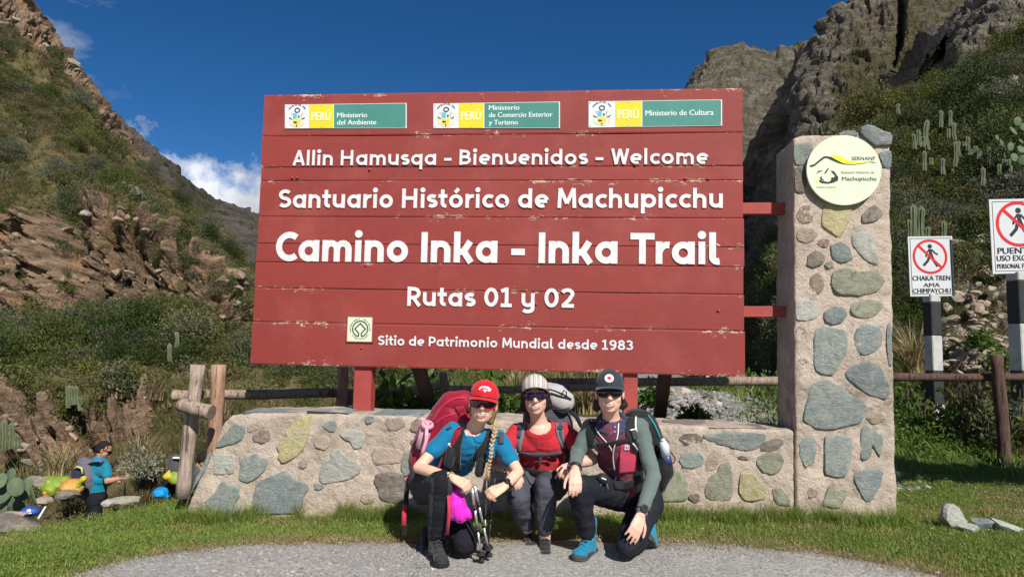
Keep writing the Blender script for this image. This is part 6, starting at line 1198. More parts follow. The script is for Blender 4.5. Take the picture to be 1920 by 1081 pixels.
# running vest: black side panels, flasks, cords
bv1 = [w1.bvs, w1.bvb]
mb = MB()
for pts, w_ in (([(873, 776), (872, 795), (866, 815), (857, 838), (850, 866), (850, 884)], [.03, .035, .05, .085, .10, .09]), ([(919, 806), (910, 828), (901, 850), (894, 872), (890, 890)], [.03, .04, .06, .085, .085])):
    q, n_q = drape(bv1, pts, .006); ribbon(mb, q, n_q, w_, .005)
vst = mb.build('running_vest', M_BLACKF, w1.root)
for px, py, r_, d_ in ((848, 850, .033, (0.32, -1)), (902, 862, .030, (.28, -1))):
    q, n_q = drape(bv1, [(px, py), (px+1, py)], .02); c = q[0]; dd = nrm(V(d_[0]*.6, 0.1, -d_[1])); mb = MB(); mb.chain([c-dd*.055, c+dd*.02, c+dd*.035], [r_*.9, r_, r_*.6], 14); fk = mb.build('flask_pocket', M_BLACKF, w1.root)
    mb = MB(); mb.chain([c+dd*.045, c+dd*.062], [.017, .013], 12); mb.cap(c+dd*.065, c+dd*.082+V(.014, 0, .004), .0085, .0085, 10); mb.cap(c+dd*.060, c+dd*.060+V(-.024, -.004, .004), .0085, .0095, 10); mb.build('bite_valve', M_WHITEP, fk)
mb = MB()
for pts in ([(885, 816), (893, 832), (902, 828)], [(866, 856), (884, 866), (892, 856), (893, 834)], [(856, 872), (876, 880), (884, 868)]): q, n_q = drape(bv1, pts, .009); mb.tube(q, .0016, 5)
mb.build('cord', M_BLKPL, w1.root); mb = MB()
for pts in ([(870, 803), (874, 809), (876, 817)], [(881, 875), (888, 871), (895, 869)], [(838, 863), (846, 865), (852, 863)]): q, n_q = drape(bv1, pts, .013); mb.tube(q, .0028, 6)
mb.build('reflective_loop', M_WHITEP, w1.root)
# chevrons printed on the sleeves
for pts in ([(846, 800), (842, 804), (838, 806)], [(840, 806), (837, 803)], [(930, 818), (934, 822), (936, 820)], [(933, 825), (938, 827), (940, 823)]):
    q, n_q = drape(bv1, pts, .0015, 2); mb = MB(); ribbon(mb, q, n_q, .013, .001); mb.build('sleeve_print', M_BLACKF, w1.root)
# ------------------------------------------------------------------ 2: woman squatting in the middle
h2 = J_(1004, 744, 4.42); u2 = nrm(J_(1003, 708, 4.43)-J_(1006, 778, 4.40)); f2 = nrm(to_cam(h2)+V(-.02, 0, 0.0))
J2 = dict(foot=V(.2, 4.5, 0), neck=J_(1012, 797, 4.51), shl=J_(970, 809, 4.53), shr=J_(1057, 807, 4.51), spine=J_(1015, 858, 4.62), pelvis=J_(1015, 900, 4.72))
a2 = ((J_(925, 866, 4.44), J_(957, 880, 4.20)), (J_(1112, 860, 4.40), J_(1076, 870, 4.22)))
hd2 = [((a2[0][1], J_(974, 903, 4.10), V(-.1, -.75, .7), 1), dict(curl=(38, 40, 25), spread=.04, thumb_in=.1)), ((a2[1][1], J_(1055, 880, 4.13), V(-.3, -.75, .7), 1), dict(curl=(38, 42, 25), spread=.05, thumb_in=.2))]
lg2 = [(J_(993, 908, 4.68), J_(972, 932, 4.33), J_(990, 992, 4.50)), (J_(1036, 908, 4.66), J_(1022, 912, 4.30), J_(1022, 1008, 4.38))]
w2 = make_person('woman in red tee and striped beige cap squatting in the middle of the trio', J2, dict(skin=M_SKIN2, shirt=M_REDTEE, pants=M_PGR2), (h2, f2, u2), a2, hd2, lg2, (1.0, 1.04, 1.08), sleeve=(.62, .60), sl_r=.060, k=1.06, slim=1.05, shirt_amp=.0055, cuff=.20, neckline=(J_(1011, 790, 4.42), V(.092, .13, .078)))
boot(w2, J_(1021, 1010, 4.40), J_(1024, 1040, 4.20), M_SHOE, M_SOLE, M_LACE, L=.285); boot(w2, J_(990, 996, 4.55), J_(997, 1018, 4.38), M_SHOE, M_SOLE, M_LACE, L=.25)
def stripes():
    m, nt, b, out = newmat('striped_cap'); g = NT(nt); v = g.coord('Object'); sp = nt.nodes.new('ShaderNodeSeparateXYZ'); nt.links.new(v, sp.inputs[0]); w_ = g.math('SINE', g.math('MULTIPLY', sp.outputs[0], 560.0)); w2_ = g.math('SINE', g.math('MULTIPLY', sp.outputs[0], 213.0))
    c = g.mix(g.mr(g.math('ADD', w_, g.math('MULTIPLY', w2_, .8)), 0.2, 0.5), (0.56, 0.52, 0.46), (0.27, 0.23, 0.21)); nt.links.new(c, b.inputs['Base Color']); b.inputs['Roughness'].default_value = .85; return m
c2 = cap_hat(w2, stripes(), M_TAUPE, -.10, brim_len=.058, drop=.002)
shield_glasses(w2, M_L2, M_FR2, .026, -.016, 62, .016, split=True)
hair_blob(w2, [('ell', (hp(w2, 0, -.035, .01), (.083, .080, .085), (w2.s, w2.f, w2.u))), ('cap', (hp(w2, -.066, .018, .035), hp(w2, -.074, -.02, -.065), .017, .024)), ('cap', (hp(w2, .066, .018, .035), hp(w2, .072, -.015, -.055), .017, .026)), ('cap', (hp(w2, -.05, .062, .048), hp(w2, .02, .074, .052), .012, .012)), ('cap', (hp(w2, .02, .074, .050), hp(w2, .062, .045, .022), .014, .015)), ('cap', (hp(w2, -.05, -.06, -.06), hp(w2, .05, -.06, -.06), .034, .034))], M_DKHAIR)
band(w2, a2[0][1]*.94+a2[0][0]*.06, a2[0][1]-a2[0][0], .031, M_BEADY, 'bracelet', .010, 17, M_WATCH)
# ------------------------------------------------------------------ 3: woman kneeling on the right
h3 = J_(1143, 738, 4.17); u3 = nrm(J_(1142, 702, 4.18)-J_(1144, 774, 4.15)); f3 = nrm(to_cam(h3)+V(.0, 0, -.02))
J3 = dict(foot=V(.68, 4.25, 0), neck=J_(1147, 793, 4.28), shl=J_(1107, 801, 4.31), shr=J_(1199, 799, 4.28), spine=J_(1165, 860, 4.38), pelvis=J_(1186, 920, 4.48))
a3 = ((J_(1082, 850, 4.31), J_(1078, 880, 4.075)), (J_(1225, 893, 4.19), J_(1202, 964, 4.04)))
hd3 = [((a3[0][1], J_(1079, 904, 4.02), V(.05, -.8, .6), 1), dict(curl=(28, 30, 20), spread=.06, thumb_in=.1, sc=1.0)), ((a3[1][1], J_(1190, 996, 4.00), V(.25, -.95, .25), -1), dict(curl=(16, 18, 12), spread=.10, thumb_in=-.05, sc=1.02))]
lg3 = [(J_(1158, 925, 4.46), J_(1086, 912, 4.12), J_(1103, 1010, 4.23)), (J_(1214, 940, 4.44), J_(1178, 1022, 4.08), J_(1212, 1005, 4.48))]
def spk3(c):   # sage sleeves, maroon vest body, pink front panel
    px = c[:,0]/c[:,1]; X = 960+FPX*(c[:,0]/c[:,1]); d = np.zeros(len(c), int)
    a = np.array(J3['shl']); b_ = np.array(J3['shr']); ax = nrm(b_-a); t = (c-a)@ax; L_ = np.linalg.norm(b_-a); body = (t > .035) & (t < L_-.028) & (c[:,1] < 9)
    low = c[:,2] < J3['shl'][2]-.10; # below the arm pits only what is near the spine line
    sp = np.array(J3['pelvis'])-np.array(J3['neck']); q = c-np.array(J3['neck']); f_ = np.clip((q@sp)/(sp@sp), 0, 1); dist = np.linalg.norm(q-f_[:, None]*sp, axis=1)
    arm = np.linalg.norm(np.cross(c-b_, nrm(a3[1][0]-b_)), axis=1) < .064; arm &= ((c-b_)@nrm(a3[1][0]-b_)) > .0; arm2 = np.linalg.norm(np.cross(c-a, nrm(a3[0][0]-a)), axis=1) < .062; arm2 &= ((c-a)@nrm(a3[0][0]-a)) > .0
    fore = np.linalg.norm(np.cross(c-a3[1][0], nrm(a3[1][1]-a3[1][0])), axis=1) < .060; fore &= ((c-a3[1][0])@nrm(a3[1][1]-a3[1][0])) > -.03; f2_ = np.linalg.norm(np.cross(c-a3[0][0], nrm(a3[0][1]-a3[0][0])), axis=1) < .058; f2_ &= ((c-a3[0][0])@nrm(a3[0][1]-a3[0][0])) > -.03
    d[(dist < .17) & body & ~arm & ~arm2 & ~fore & ~f2_] = 1; return d
w3 = make_person('woman in dark cap and maroon vest kneeling at right of the trio, sage sleeves', J3, dict(skin=M_SKIN2, shirt=[M_SAGE, M_MAROON], pants=M_PNVY), (h3, f3, u3), a3, hd3, lg3, (.97, .98, .98), sleeve=(1.75, 1.92), k=1.07, collar=0, shirt_pick=spk3, shirt_amp=.005)
boot(w3, J_(1106, 1008, 4.25), J_(1078, 1040, 4.06), M_BBOOT, M_GSOLE, M_LACE, L=.275, shaft=.10); boot(w3, J_(1219, 1000, 4.44), J_(1217, 1040, 4.28), M_BBOOT, M_GSOLE, M_LACE, up=(0, .55, .83), L=.26, shaft=.08)
c3 = cap_hat(w3, M_NAVYCAP, M_NAVYCAP, .0, drop=.008); crc = lambda r, n, cx=0, cz=.036: [(cx+r*1.08*math.cos(2*math.pi*i/n), cz+r*math.sin(2*math.pi*i/n)) for i in range(n)]
cap_patch(w3, c3, M_FR1, crc(.0235, 24), .0012); cap_patch(w3, c3, M_WHITEP, crc(.0215, 24), .0022); cap_patch(w3, c3, M_FR1, [(-.009, .040), (-.006, .046), (-.001, .043), (.006, .045), (.011, .038), (.009, .029), (.002, .026), (-.004, .032), (-.009, .034)], .0036)
shield_glasses(w3, M_L3, M_FR2, .027, -.017, 60, .024)
hair_blob(w3, [('ell', (hp(w3, 0, -.035, .0), (.079, .074, .080), (w3.s, w3.f, w3.u))), ('ell', (hp(w3, .072, -.055, -.062), (.030, .030, .028), (w3.s, w3.f, w3.u))), ('cap', (hp(w3, .06, -.02, .01), hp(w3, .068, -.045, -.05), .018, .02)), ('cap', (hp(w3, -.064, -.02, .0), hp(w3, -.075, -.055, -.075), .016, .024))], M_DKHAIR)
watch(w3, a3[1][1]*.9+a3[1][0]*.1, a3[1][1]-a3[1][0], V(.1, -.9, .35), .033, M_WATCH, M_DIAL, .023); watch(w3, a3[0][1]*.93+a3[0][0]*.07, a3[0][1]-a3[0][0], V(-.9, -.3, .2), .036, M_WATCH, M_DIAL, .016)
# neck gaiter, vest details
mb = MB(); nk3 = J3['neck']; cc = [nk3+V(0, .0, -.012), nk3+V(-.004, -.012, .020), nk3*.62+(w3.C-w3.u*.07-w3.f*.02)*.38]
for z_, r_ in ((-.025, .098), (.0, .090), (.022, .078)):
    mb.tube([nk3+V(math.cos(a)*r_*.98, math.sin(a)*r_*.75-.012, z_+.022*math.sin(a)+.004*math.sin(a*3+z_*90)) for a in np.linspace(0, 2*math.pi, 21)[:-1]], .020, 8, closed=True)
def gaiter_mat():
    m, nt, b, out = newmat('navy_flower_print'); g = NT(nt); v = g.coord(); d = g.voro(v, 34, 'F1', 1); c = g.mix(g.mr(d, .20, .24), (0.50, 0.24, 0.34), (0.028, 0.032, 0.085)); nt.links.new(c, b.inputs['Base Color']); b.inputs['Roughness'].default_value = .85; return m
organic(mb, 'neck_gaiter', gaiter_mat(), w3.root, .006, 4, lambda co, no: .004*fbm(co*30, 3, ridged=True))
bv3 = [w3.bvs, w3.bvb]
def sticker(o, bv, pts, mat, name, th=.003, w=None, off=.003, parent=None, step=4):
    q, n_q = drape(bv, pts, off, step); mb = MB(); ribbon(mb, q, n_q, w, th); return mb.build(name, mat, parent or o.root)
sticker(w3, bv3, [(1176, 831), (1178, 850), (1178, 868), (1177, 885)], M_PINKV, 'chest_panel', .003, [.075, .125, .125, .115]); sticker(w3, bv3, [(1159, 794), (1158, 815), (1150, 842), (1150, 862), (1153, 880)], M_WHITEP, 'zip', .003, .007, .007); sticker(w3, bv3, [(1156, 893), (1152, 900), (1155, 906)], M_WHITEP, 'zip', .003, .008, .007); sticker(w3, bv3, [(1108, 788), (1125, 812), (1143, 832), (1148, 843)], M_WHITEP, 'drawcord', .002, .006, .012)
qb, nb = drape(bv3, [(1175, 837), (1176, 837)], .0075); b0 = qb[0]; s0, f0, u0 = frame(nb[0], V(-.05, 0, 1)); Lg = Lettering(b0, s0, u0, f0); Lg.stroke([(-.013, .013), (.013, .013), (.013, -.013), (-.013, -.013)], .0045, .001, True); Lg.stroke([(-.006, -.006), (-.006, .006), (.006, .006), (.003, 0), (.007, -.007)], .0035, .0012); Lg.mb.build('emblem', M_WHITEP, w3.root)
# ================================================================== BACKPACKS, POLES, BAGS
def pack_blob(t, shapes, mat, name, voxel=.008, amp=.006, sc=9, pick=None):
    mb = MB()
    for kind, a in shapes: getattr(mb, kind)(*a)
    return organic(mb, name, mat, t, voxel, 4, lambda co, no: amp*(fbm(co*sc, 4, seed=51, ridged=True)-.2), pick=pick)
# ---- crimson pack of the left woman
rp = thing('backpack', J_(800, 905, 4.62), 'crimson trekking backpack worn by the woman in the red cap', 'backpack')
rb = pack_blob(rp, [('chain', ([J_(846, 778, 4.56), J_(818, 822, 4.62), J_(803, 868, 4.62), J_(800, 892, 4.62)], [.115, .140, .135, .105], 18)), ('chain', ([J_(858, 790, 4.60), J_(838, 850, 4.66), J_(828, 890, 4.64)], [.13, .15, .12], 18))], M_RPACK, 'main_body')
rl = pack_blob(rp, [('chain', ([J_(826, 772, 4.56), J_(845, 756, 4.54), J_(870, 752, 4.52)], [.062, .080, .074], 16)), ('chain', ([J_(835, 775, 4.62), J_(866, 768, 4.60)], [.08, .085], 16))], M_RPACK, 'lid', amp=.004)
bvr = [bvh_of(rb), bvh_of(rl)]
def strap(t, bv, pts, w, mat, name='strap', off=.005, th=.004, step=5, parent=None):
    q, n_q = drape(bv, pts, off, step); 
    if len(q) < 2: return None
    mb = MB(); ribbon(mb, q, n_q, w, th); return mb.build(name, mat, parent or t)
strap(rp, bvr, [(811, 790), (822, 770), (836, 755), (852, 746), (872, 745)], .012, M_RSTR, 'piping', .003); strap(rp, bvr, [(815, 795), (830, 782), (850, 775), (862, 772)], .010, M_RSTR, 'piping', .002); strap(rp, bvr, [(796, 812), (788, 835), (784, 858)], .010, M_RSTR, 'piping', .002)
strap(rp, [w1.bvs]+bvr, [(862, 762), (868, 780), (864, 800), (857, 818), (848, 835)], [.05, .058, .060, .056, .04], M_RPACK, 'shoulder_strap', .012, .008); strap(rp, [w1.bvs], [(849, 830), (840, 845), (833, 860), (824, 877)], .020, M_RSTR, 'webbing', .016, .003); strap(rp, [w1.bvs]+bvr, [(864, 770), (866, 790), (863, 805)], .014, M_RSTR, 'webbing', .024, .003)
strap(rp, [w1.bvs], [(938, 805), (941, 818), (940, 832)], .03, M_DGREYF, 'shoulder_strap', .008, .006)
mb = MB(); mb.tube([J_(771, 885, 4.55), J_(764, 896, 4.50), J_(760, 902, 4.48)], .008, 6, flat=(1.6, .4)); mb.tube([J_(762, 935, 4.46), J_(758, 960, 4.43), J_(757, 985, 4.42)], .010, 6, flat=(1.6, .4)); mb.build('webbing', M_RSTR, rp); mb = MB(); mb.tube([J_(764, 900, 4.47), J_(761, 940, 4.45), J_(757, 1003, 4.42)], .008, 6, flat=(2, .4)); mb.build('webbing', M_BLACKF, rp)
mb = MB(); mb.tube([J_(841, 928, 3.97), J_(842, 960, 3.96), J_(839, 1002, 3.98)], .006, 6, flat=(1.5, .35)); mb.build('webbing', M_RSTR, rp)
# ---- pink bottle in its side pocket
pb = thing('water_bottle', J_(795, 842, 4.47), 'pink drinking bottle with a carry loop in the side pocket of the crimson pack', 'bottle'); b0, b1 = J_(789, 838, 4.48), J_(800, 800, 4.40); d = nrm(b1-b0)
mb = MB(); mb.tube([b0, b0+d*.02, b1], [.030, .036, .036], 18); mb.build('bottle_body', pm('pink_clear_plastic', (0.62, 0.34, 0.42), .15, .1), pb)
mb = MB(); mb.tube([b1, b1+d*.026, b1+d*.032], [.041, .041, .034], 20); mb.build('lid', M_PINK, pb); mb = MB(); mb.tube([b1+d*.032, b1+d*.040], [.022, .020], 14); mb.ell(b1+d*.040+V(.018, -.01, .0), (.008, .008, .008)); mb.build('spout', M_PINK, pb)
mb = MB(); q = [b1+d*.010+V(.004, -.044, 0), J_(799, 826, 4.345), J_(794, 842, 4.345), J_(789, 855, 4.36)]; ribbon(mb, np.array(q), np.array([V(0, -1, .2)]*4), .022, .004); mb.build('carry_loop', M_PINK, pb)
# ---- grey pack of the middle woman
gp = thing('backpack', J_(1040, 900, 4.85), 'light grey backpack with black zip worn by the woman in the red tee', 'backpack')
pack_blob(gp, [('chain', ([J_(1022, 770, 4.80), J_(1022, 850, 4.86), J_(1020, 890, 4.88)], [.15, .16, .14], 18)), ('chain', ([J_(1046, 790, 4.78), J_(1050, 850, 4.84)], [.10, .12], 18))], M_DGREYF, 'main_body')
gl = pack_blob(gp, [('chain', ([J_(1020, 742, 4.72), J_(1042, 742, 4.70), J_(1056, 752, 4.68)], [.085, .088, .078], 18)), ('chain', ([J_(1030, 732, 4.72), J_(1052, 742, 4.70)], [.06, .062], 16))], M_LPACK, 'lid', amp=.007, sc=7); bvg = [bvh_of(gl)]
strap(gp, bvg, [(1028, 729), (1042, 733), (1056, 739), (1071, 748)], .010, M_BLACKF, 'zip', .002); strap(gp, bvg, [(1032, 737), (1048, 742), (1070, 749)], .016, M_BLACKF, 'zip', .002); strap(gp, bvg, [(1032, 766), (1050, 768), (1068, 764)], .02, M_DGREYF, 'lid_edge', .002)
mb = MB(); mb.tube([J_(1054, 738, 4.60), J_(1057, 731, 4.60), J_(1062, 735, 4.60), J_(1062, 742, 4.60)], .004, 6); mb.build('loop', M_BLACKF, gp)
bv2 = [w2.bvs, w2.bvb]
strap(gp, bv2, [(981, 781), (979, 795), (976, 812), (975, 828), (974, 845)], [.046, .05, .046, .040, .03], M_GREYF, 'shoulder_strap', .010, .008); strap(gp, bv2, [(978, 792), (976, 808), (975, 822)], .024, M_DGREYF, 'webbing', .020, .002)
strap(gp, bv2, [(1046, 774), (1049, 790), (1049, 808), (1052, 826), (1057, 842)], [.046, .052, .050, .042, .03], M_GREYF, 'shoulder_strap', .010, .008); strap(gp, bv2, [(1050, 776), (1051, 800), (1053, 820), (1057, 838)], .022, M_DGREYF, 'webbing', .020, .002)
strap(gp, bv2, [(975, 846), (990, 850), (1012, 851), (1034, 850), (1050, 846)], .026, M_DGREYF, 'sternum_strap', .010, .004); strap(gp, bv2, [(1015, 852), (1012, 862), (1010, 872)], .018, M_DGREYF, 'webbing', .008, .003); strap(gp, bv2, [(982, 876), (1000, 884), (1030, 886), (1052, 880)], .036, M_BLACKF, 'hip_belt', .006, .005)
strap(gp, [w2.bvs, w2.bvp], [(980, 872), (986, 886), (992, 900), (996, 908)], .032, M_DGREYF, 'webbing', .010, .004)
for px, py in ((977, 804), (1051, 802), (1035, 850)):
    q, n_q = drape(bv2, [(px, py), (px+1, py)], .022); s_, f_, u_ = frame(n_q[0], V(0, 0, 1)); mb = MB(); mb.bbox(q[0], (.034, .006, .024), (s_, f_, u_), .003); mb.build('buckle', M_BLKPL, gp)
mb = MB(); mb.tube([J_(1068, 770, 4.70), J_(1082, 782, 4.68), J_(1090, 800, 4.68)], [.012, .016, .012], 8); mb.build('side_strap', M_BLACKF, gp)
# ---- black pack of the right woman
kp = thing('backpack', J_(1230, 930, 4.58), 'black hiking backpack with teal trim worn by the woman in the maroon vest', 'backpack')
kb = pack_blob(kp, [('chain', ([J_(1205, 800, 4.50), J_(1216, 850, 4.56), J_(1222, 900, 4.56)], [.10, .125, .105], 18)), ('chain', ([J_(1195, 805, 4.58), J_(1200, 890, 4.62)], [.14, .15], 18))], M_BPACK, 'main_body', amp=.005); pack_blob(kp, [('chain', ([J_(1186, 783, 4.50), J_(1208, 786, 4.49), J_(1222, 800, 4.48)], [.05, .056, .04], 14))], M_BPACK, 'lid'); pack_blob(kp, [('chain', ([J_(1246, 858, 4.42), J_(1246, 885, 4.42), J_(1242, 905, 4.44)], [.045, .056, .035], 14))], M_BPACK, 'side_pocket'); bvk = [bvh_of(kb)]
strap(kp, bvk, [(1214, 778), (1226, 795), (1236, 820)], .012, M_TEAL, 'piping', .006); strap(kp, bvk, [(1240, 822), (1243, 838)], .010, M_TEAL, 'piping', .006)
mb = MB(); mb.tube([J_(1256, 845, 4.42), J_(1266, 858, 4.42), J_(1263, 868, 4.42), J_(1250, 869, 4.40)], .004, 6); mb.build('loop', M_BLACKF, kp)
strap(kp, bv3, [(1190, 772), (1181, 790), (1177, 808), (1184, 826), (1196, 846), (1198, 880)], [.05, .056, .052, .05, .045, .03], M_BLACKF, 'shoulder_strap', .012, .008); strap(kp, bv3, [(1196, 775), (1191, 790), (1191, 810)], .010, M_WHITEP, 'piping', .018, .003); strap(kp, bv3, [(1184, 828), (1194, 840), (1197, 850)], .008, M_WHITEP, 'piping', .022, .003)
strap(kp, bv3, [(1112, 792), (1108, 812), (1108, 835), (1113, 860), (1120, 885), (1128, 900)], [.045, .055, .055, .045, .04, .03], M_BLACKF, 'shoulder_strap', .014, .008); strap(kp, bv3, [(1120, 833), (1140, 830), (1150, 827), (1165, 825), (1182, 823)], .024, M_BLACKF, 'sternum_strap', .012, .004)
q, n_q = drape(bv3, [(1187, 815), (1188, 815)], .026); s_, f_, u_ = frame(n_q[0], V(-.2, 0, 1)); mb = MB(); mb.bbox(q[0], (.032, .008, .062), (s_, f_, u_), .004); mb.build('phone_pocket', M_BLKPL, kp); mb = MB(); mb.bbox(q[0]+u_*.030, (.040, .007, .010), (s_, f_, u_), .003); mb.build('trim', M_WHITEP, kp)
strap(kp, bv3+[w3.bvp], [(1150, 908), (1165, 910), (1185, 905), (1200, 896)], .05, M_BLACKF, 'hip_belt', .010, .008)
hb = thing('waist_pouch', J_(1130, 905, 4.20), 'small black pouch with pale print hanging at the waist of the woman in maroon', 'pouch'); c = J_(1131, 896, 4.16); ax_ = (nrm(V(1, 0, -.35)), V(0, -1, 0), nrm(V(.35, 0, 1))); mb = MB(); mb.ell(c, (.042, .022, .030), ax_, 16, 10); organic(mb, 'pouch_body', M_BPACK, hb, .004, 3)
mb = MB(); mb.box(c-ax_[2]*-.003+V(0, -.0235, 0), (.030, .002, .007), ax_); mb.build('print', M_WHITEP, hb); mb = MB(); mb.tube([c-ax_[2]*.028, c-ax_[2]*.055], .003, 5); mb.tube([c+ax_[0]*.03-ax_[2]*.02, c+ax_[0]*.05-ax_[2]*.05], .003, 5); mb.build('zip_pull', M_GREYF, hb)
# bottle in the pack's side pocket
wb = thing('water_bottle', J_(1250, 866, 4.38), 'clear bottle with white cap and blue label in the black pack side pocket', 'bottle'); b0, b1 = J_(1252, 868, 4.40), J_(1243, 826, 4.37); d = nrm(b1-b0)
mb = MB(); mb.tube([b0, b0+(b1-b0)*.35], .029, 16); mb.build('label_band', pm('blue_label', (0.05, 0.07, 0.22), .3, .4, 40), wb); mb = MB(); mb.tube([b0+(b1-b0)*.35, b0+(b1-b0)*.8, b1], [.030, .030, .018], 16); mb.tube([b1, b1+d*.014], .014, 12); mb.build('bottle_body', pm('clear_plastic_bottle', (0.60, 0.66, 0.70), .12, .1, spec=.6), wb)
# ---- magenta sack hanging at the left woman's hip
ms = thing('stuff_sack', J_(862, 976, 4.04), 'magenta stuff sack hanging between the knees of the woman in blue', 'bag'); mb = MB(); mb.chain([J_(853, 918, 4.05), J_(857, 945, 4.03), J_(864, 964, 4.02)], [.026, .052, .045], 14); mb.chain([J_(850, 962, 4.03), J_(874, 962, 4.02)], [.036, .036], 12); organic(mb, 'sack_body', M_MAG, ms, .005, 4, lambda co, no: .008*fbm(co*V(30, 30, 9), 3, ridged=True)); mb = MB(); mb.tube([J_(848, 908, 4.06), J_(854, 918, 4.02)], .006, 6); mb.build('drawstring', M_BLACKF, ms)
# ---- trekking poles held by the left woman
def pole(top, bot, mat, label, r=.0085, grip=True):
    t = thing('trekking_pole', bot, label, 'trekking pole'); d = nrm(top-bot); L = np.linalg.norm(top-bot)
    for f0, f1, rr in ((.10, .42, r*.80), (.46, .72, r*.92), (.74, 1.0, r)): mb = MB(); mb.tube([bot+d*L*f0, bot+d*L*f1], rr, 10); mb.build('shaft', mat, t)
    for f in (.44, .73): mb = MB(); mb.tube([bot+d*L*(f-.025), bot+d*L*(f+.025)], r*1.3, 10); mb.build('clamp', M_BLKPL, t)
    mb = MB(); mb.tube([bot, bot+d*L*.03, bot+d*L*.035, bot+d*L*.11], [.014, .016, .009, .008], 10); mb.build('rubber_tip', M_SOLE, t); bk = bot+d*L*.115; a = nrm(np.cross(d, V(0, 1, 0))); b_ = np.cross(d, a); mb = MB(); mb.tube([bk-d*.004, bk+d*.006], [.028, .022], 14); mb.build('basket', M_SOLE, t); return t
pole(J_(885, 914, 3.955), J_(904, 1053, 4.02), M_ALU, 'silver trekking pole with the nearest black rubber tip, held by the woman in blue'); pole(J_(890, 910, 3.965), J_(919, 1042, 4.05), M_ALU, 'silver trekking pole leaning a little more to the right, second of the pair'); 
pole(J_(928, 895, 4.06), J_(914, 1040, 4.12), M_DKWOOD if False else M_BLKPL, 'thin black trekking pole standing behind the two silver ones', .006); pole(J_(913, 890, 4.10), J_(908, 1030, 4.16), M_GALV, 'thin grey trekking pole rearmost behind the two silver ones', .005)
# ================================================================== PORTER ON THE LOWER TRAIL
hm = J_(195, 843, 11.0); fm = nrm(V(.86, .25, -.42)); um = nrm(V(.30, .05, 1)); gm = gz1(hm[0], 11.0)
Jm = dict(foot=V(J_(172, 900, 11.0)[0], 11.0, gm), neck=J_(187, 862, 11.0), shl=J_(180, 872, 11.14), shr=J_(200, 873, 10.84), spine=J_(183, 898, 11.0), pelvis=J_(180, 932, 11.0))
zk = lambda f: Jm['pelvis'][2]*(1-f)+(gm+.1)*f
am = ((J_(196, 908, 11.2), J_(215, 900, 11.25)), (J_(201, 902, 10.76), J_(229, 895, 10.78)))
hdm = [((am[0][1], am[0][1]+V(.08, 0, 0), V(0, .3, 1), 1), dict(curl=(60, 70, 50))), ((am[1][1], am[1][1]+V(.085, .0, .02), V(0, -.9, .4), -1), dict(curl=(60, 75, 50)))]
lgm = [(Jm['pelvis']+V(-.02, .09, -.02), V(Jm['pelvis'][0]-.22, 11.1, zk(.5)), V(Jm['pelvis'][0]-.38, 11.1, gm+.1)), (Jm['pelvis']+V(.03, -.09, -.02), V(Jm['pelvis'][0]+.12, 10.9, zk(.5)), V(Jm['pelvis'][0]+.02, 10.9, gm+.09))]
mn = make_person('man in teal shirt walking away down the slope, grey backpack and hanging bags', Jm, dict(skin=M_SKIN3, shirt=cloth('teal_shirt_fabric', (0.005, 0.21, 0.33)), pants=M_PBLK), (hm, fm, um), am, hdm, lgm, (1.15, 1.2, 1.1), sleeve=(.62, .62), sl_r=.068, k=1.08, slim=1.25, voxel=.009)
for i, (hp_, kn, an) in enumerate(lgm): boot(mn, an, an+V(.2, 0, 0), M_SHOE, M_SOLE, M_LACE, L=.29)
hair_blob(mn, [('ell', (hp(mn, 0, -.022, .045), (.083, .100, .084), (mn.s, mn.f, mn.u))), ('ell', (hp(mn, 0, -.05, -.01), (.074, .060, .060), (mn.s, mn.f, mn.u)))], M_BLHAIR, voxel=.009, amp=.012)
shield_glasses(mn, M_L3, M_FR2, .027, -.012, 60, .02)
mp = thing('backpack', J_(160, 925, 10.95), 'grey daypack with navy pocket on the back of the man in teal', 'backpack')
pack_blob(mp, [('chain', ([J_(163, 874, 10.95), J_(161, 895, 10.92), J_(164, 920, 10.95)], [.13, .17, .14], 16))], cloth('mid_grey_pack', (0.13, 0.13, 0.15)), 'main_body', .014, .012, 7); mb = MB(); mb.chain([J_(146, 886, 10.80), J_(148, 898, 10.78)], [.10, .11], 14); organic(mb, 'front_pocket', cloth('navy_pocket', (0.02, 0.022, 0.045)), mp, .012, 3); mb = MB(); mb.tube([J_(138, 879, 10.72), J_(145, 874, 10.69), J_(153, 877, 10.68), J_(155, 888, 10.68)], .016, 6); mb.build('piping', pm('pale_yellow_trim', (.5, .48, .2), .6), mp)
mb = MB(); mb.tube([J_(166, 868, 10.9), J_(180, 864, 10.83), J_(192, 863, 10.78)], .045, 8, flat=(.3, 1)); mb.tube([J_(150, 868, 11.0), J_(158, 862, 10.98), J_(166, 866, 10.95)], .05, 8); mb.build('shoulder_strap', cloth('grey_blue_trim', (0.13, 0.15, 0.25)), mp)
def plastic(name, c, c2):
    m, nt, b, out = newmat(name); g = NT(nt); v = g.coord(); col = g.mix(g.mr(g.noise(v, 4.5, 3, .6), .45, .55), c, c2); nt.links.new(col, b.inputs['Base Color']); b.inputs['Roughness'].default_value = .28; b.inputs['Specular IOR Level'].default_value = .5; nt.links.new(g.bump(g.noise(v, 22, 5, .65, .8), .7, .03), b.inputs['Normal']); return m
M_LIME = plastic('lime_plastic_bag', (0.20, 0.29, 0.025), (0.30, 0.38, 0.05)); M_YELB = plastic('yellow_plastic_bag', (0.52, 0.42, 0.03), (0.36, 0.36, 0.05)); M_ORB = plastic('orange_bundle', (0.55, 0.25, 0.05), (0.60, 0.36, 0.08)); M_BLUEB = plastic('blue_plastic', (0.005, 0.24, 0.66), (0.01, 0.30, 0.72))
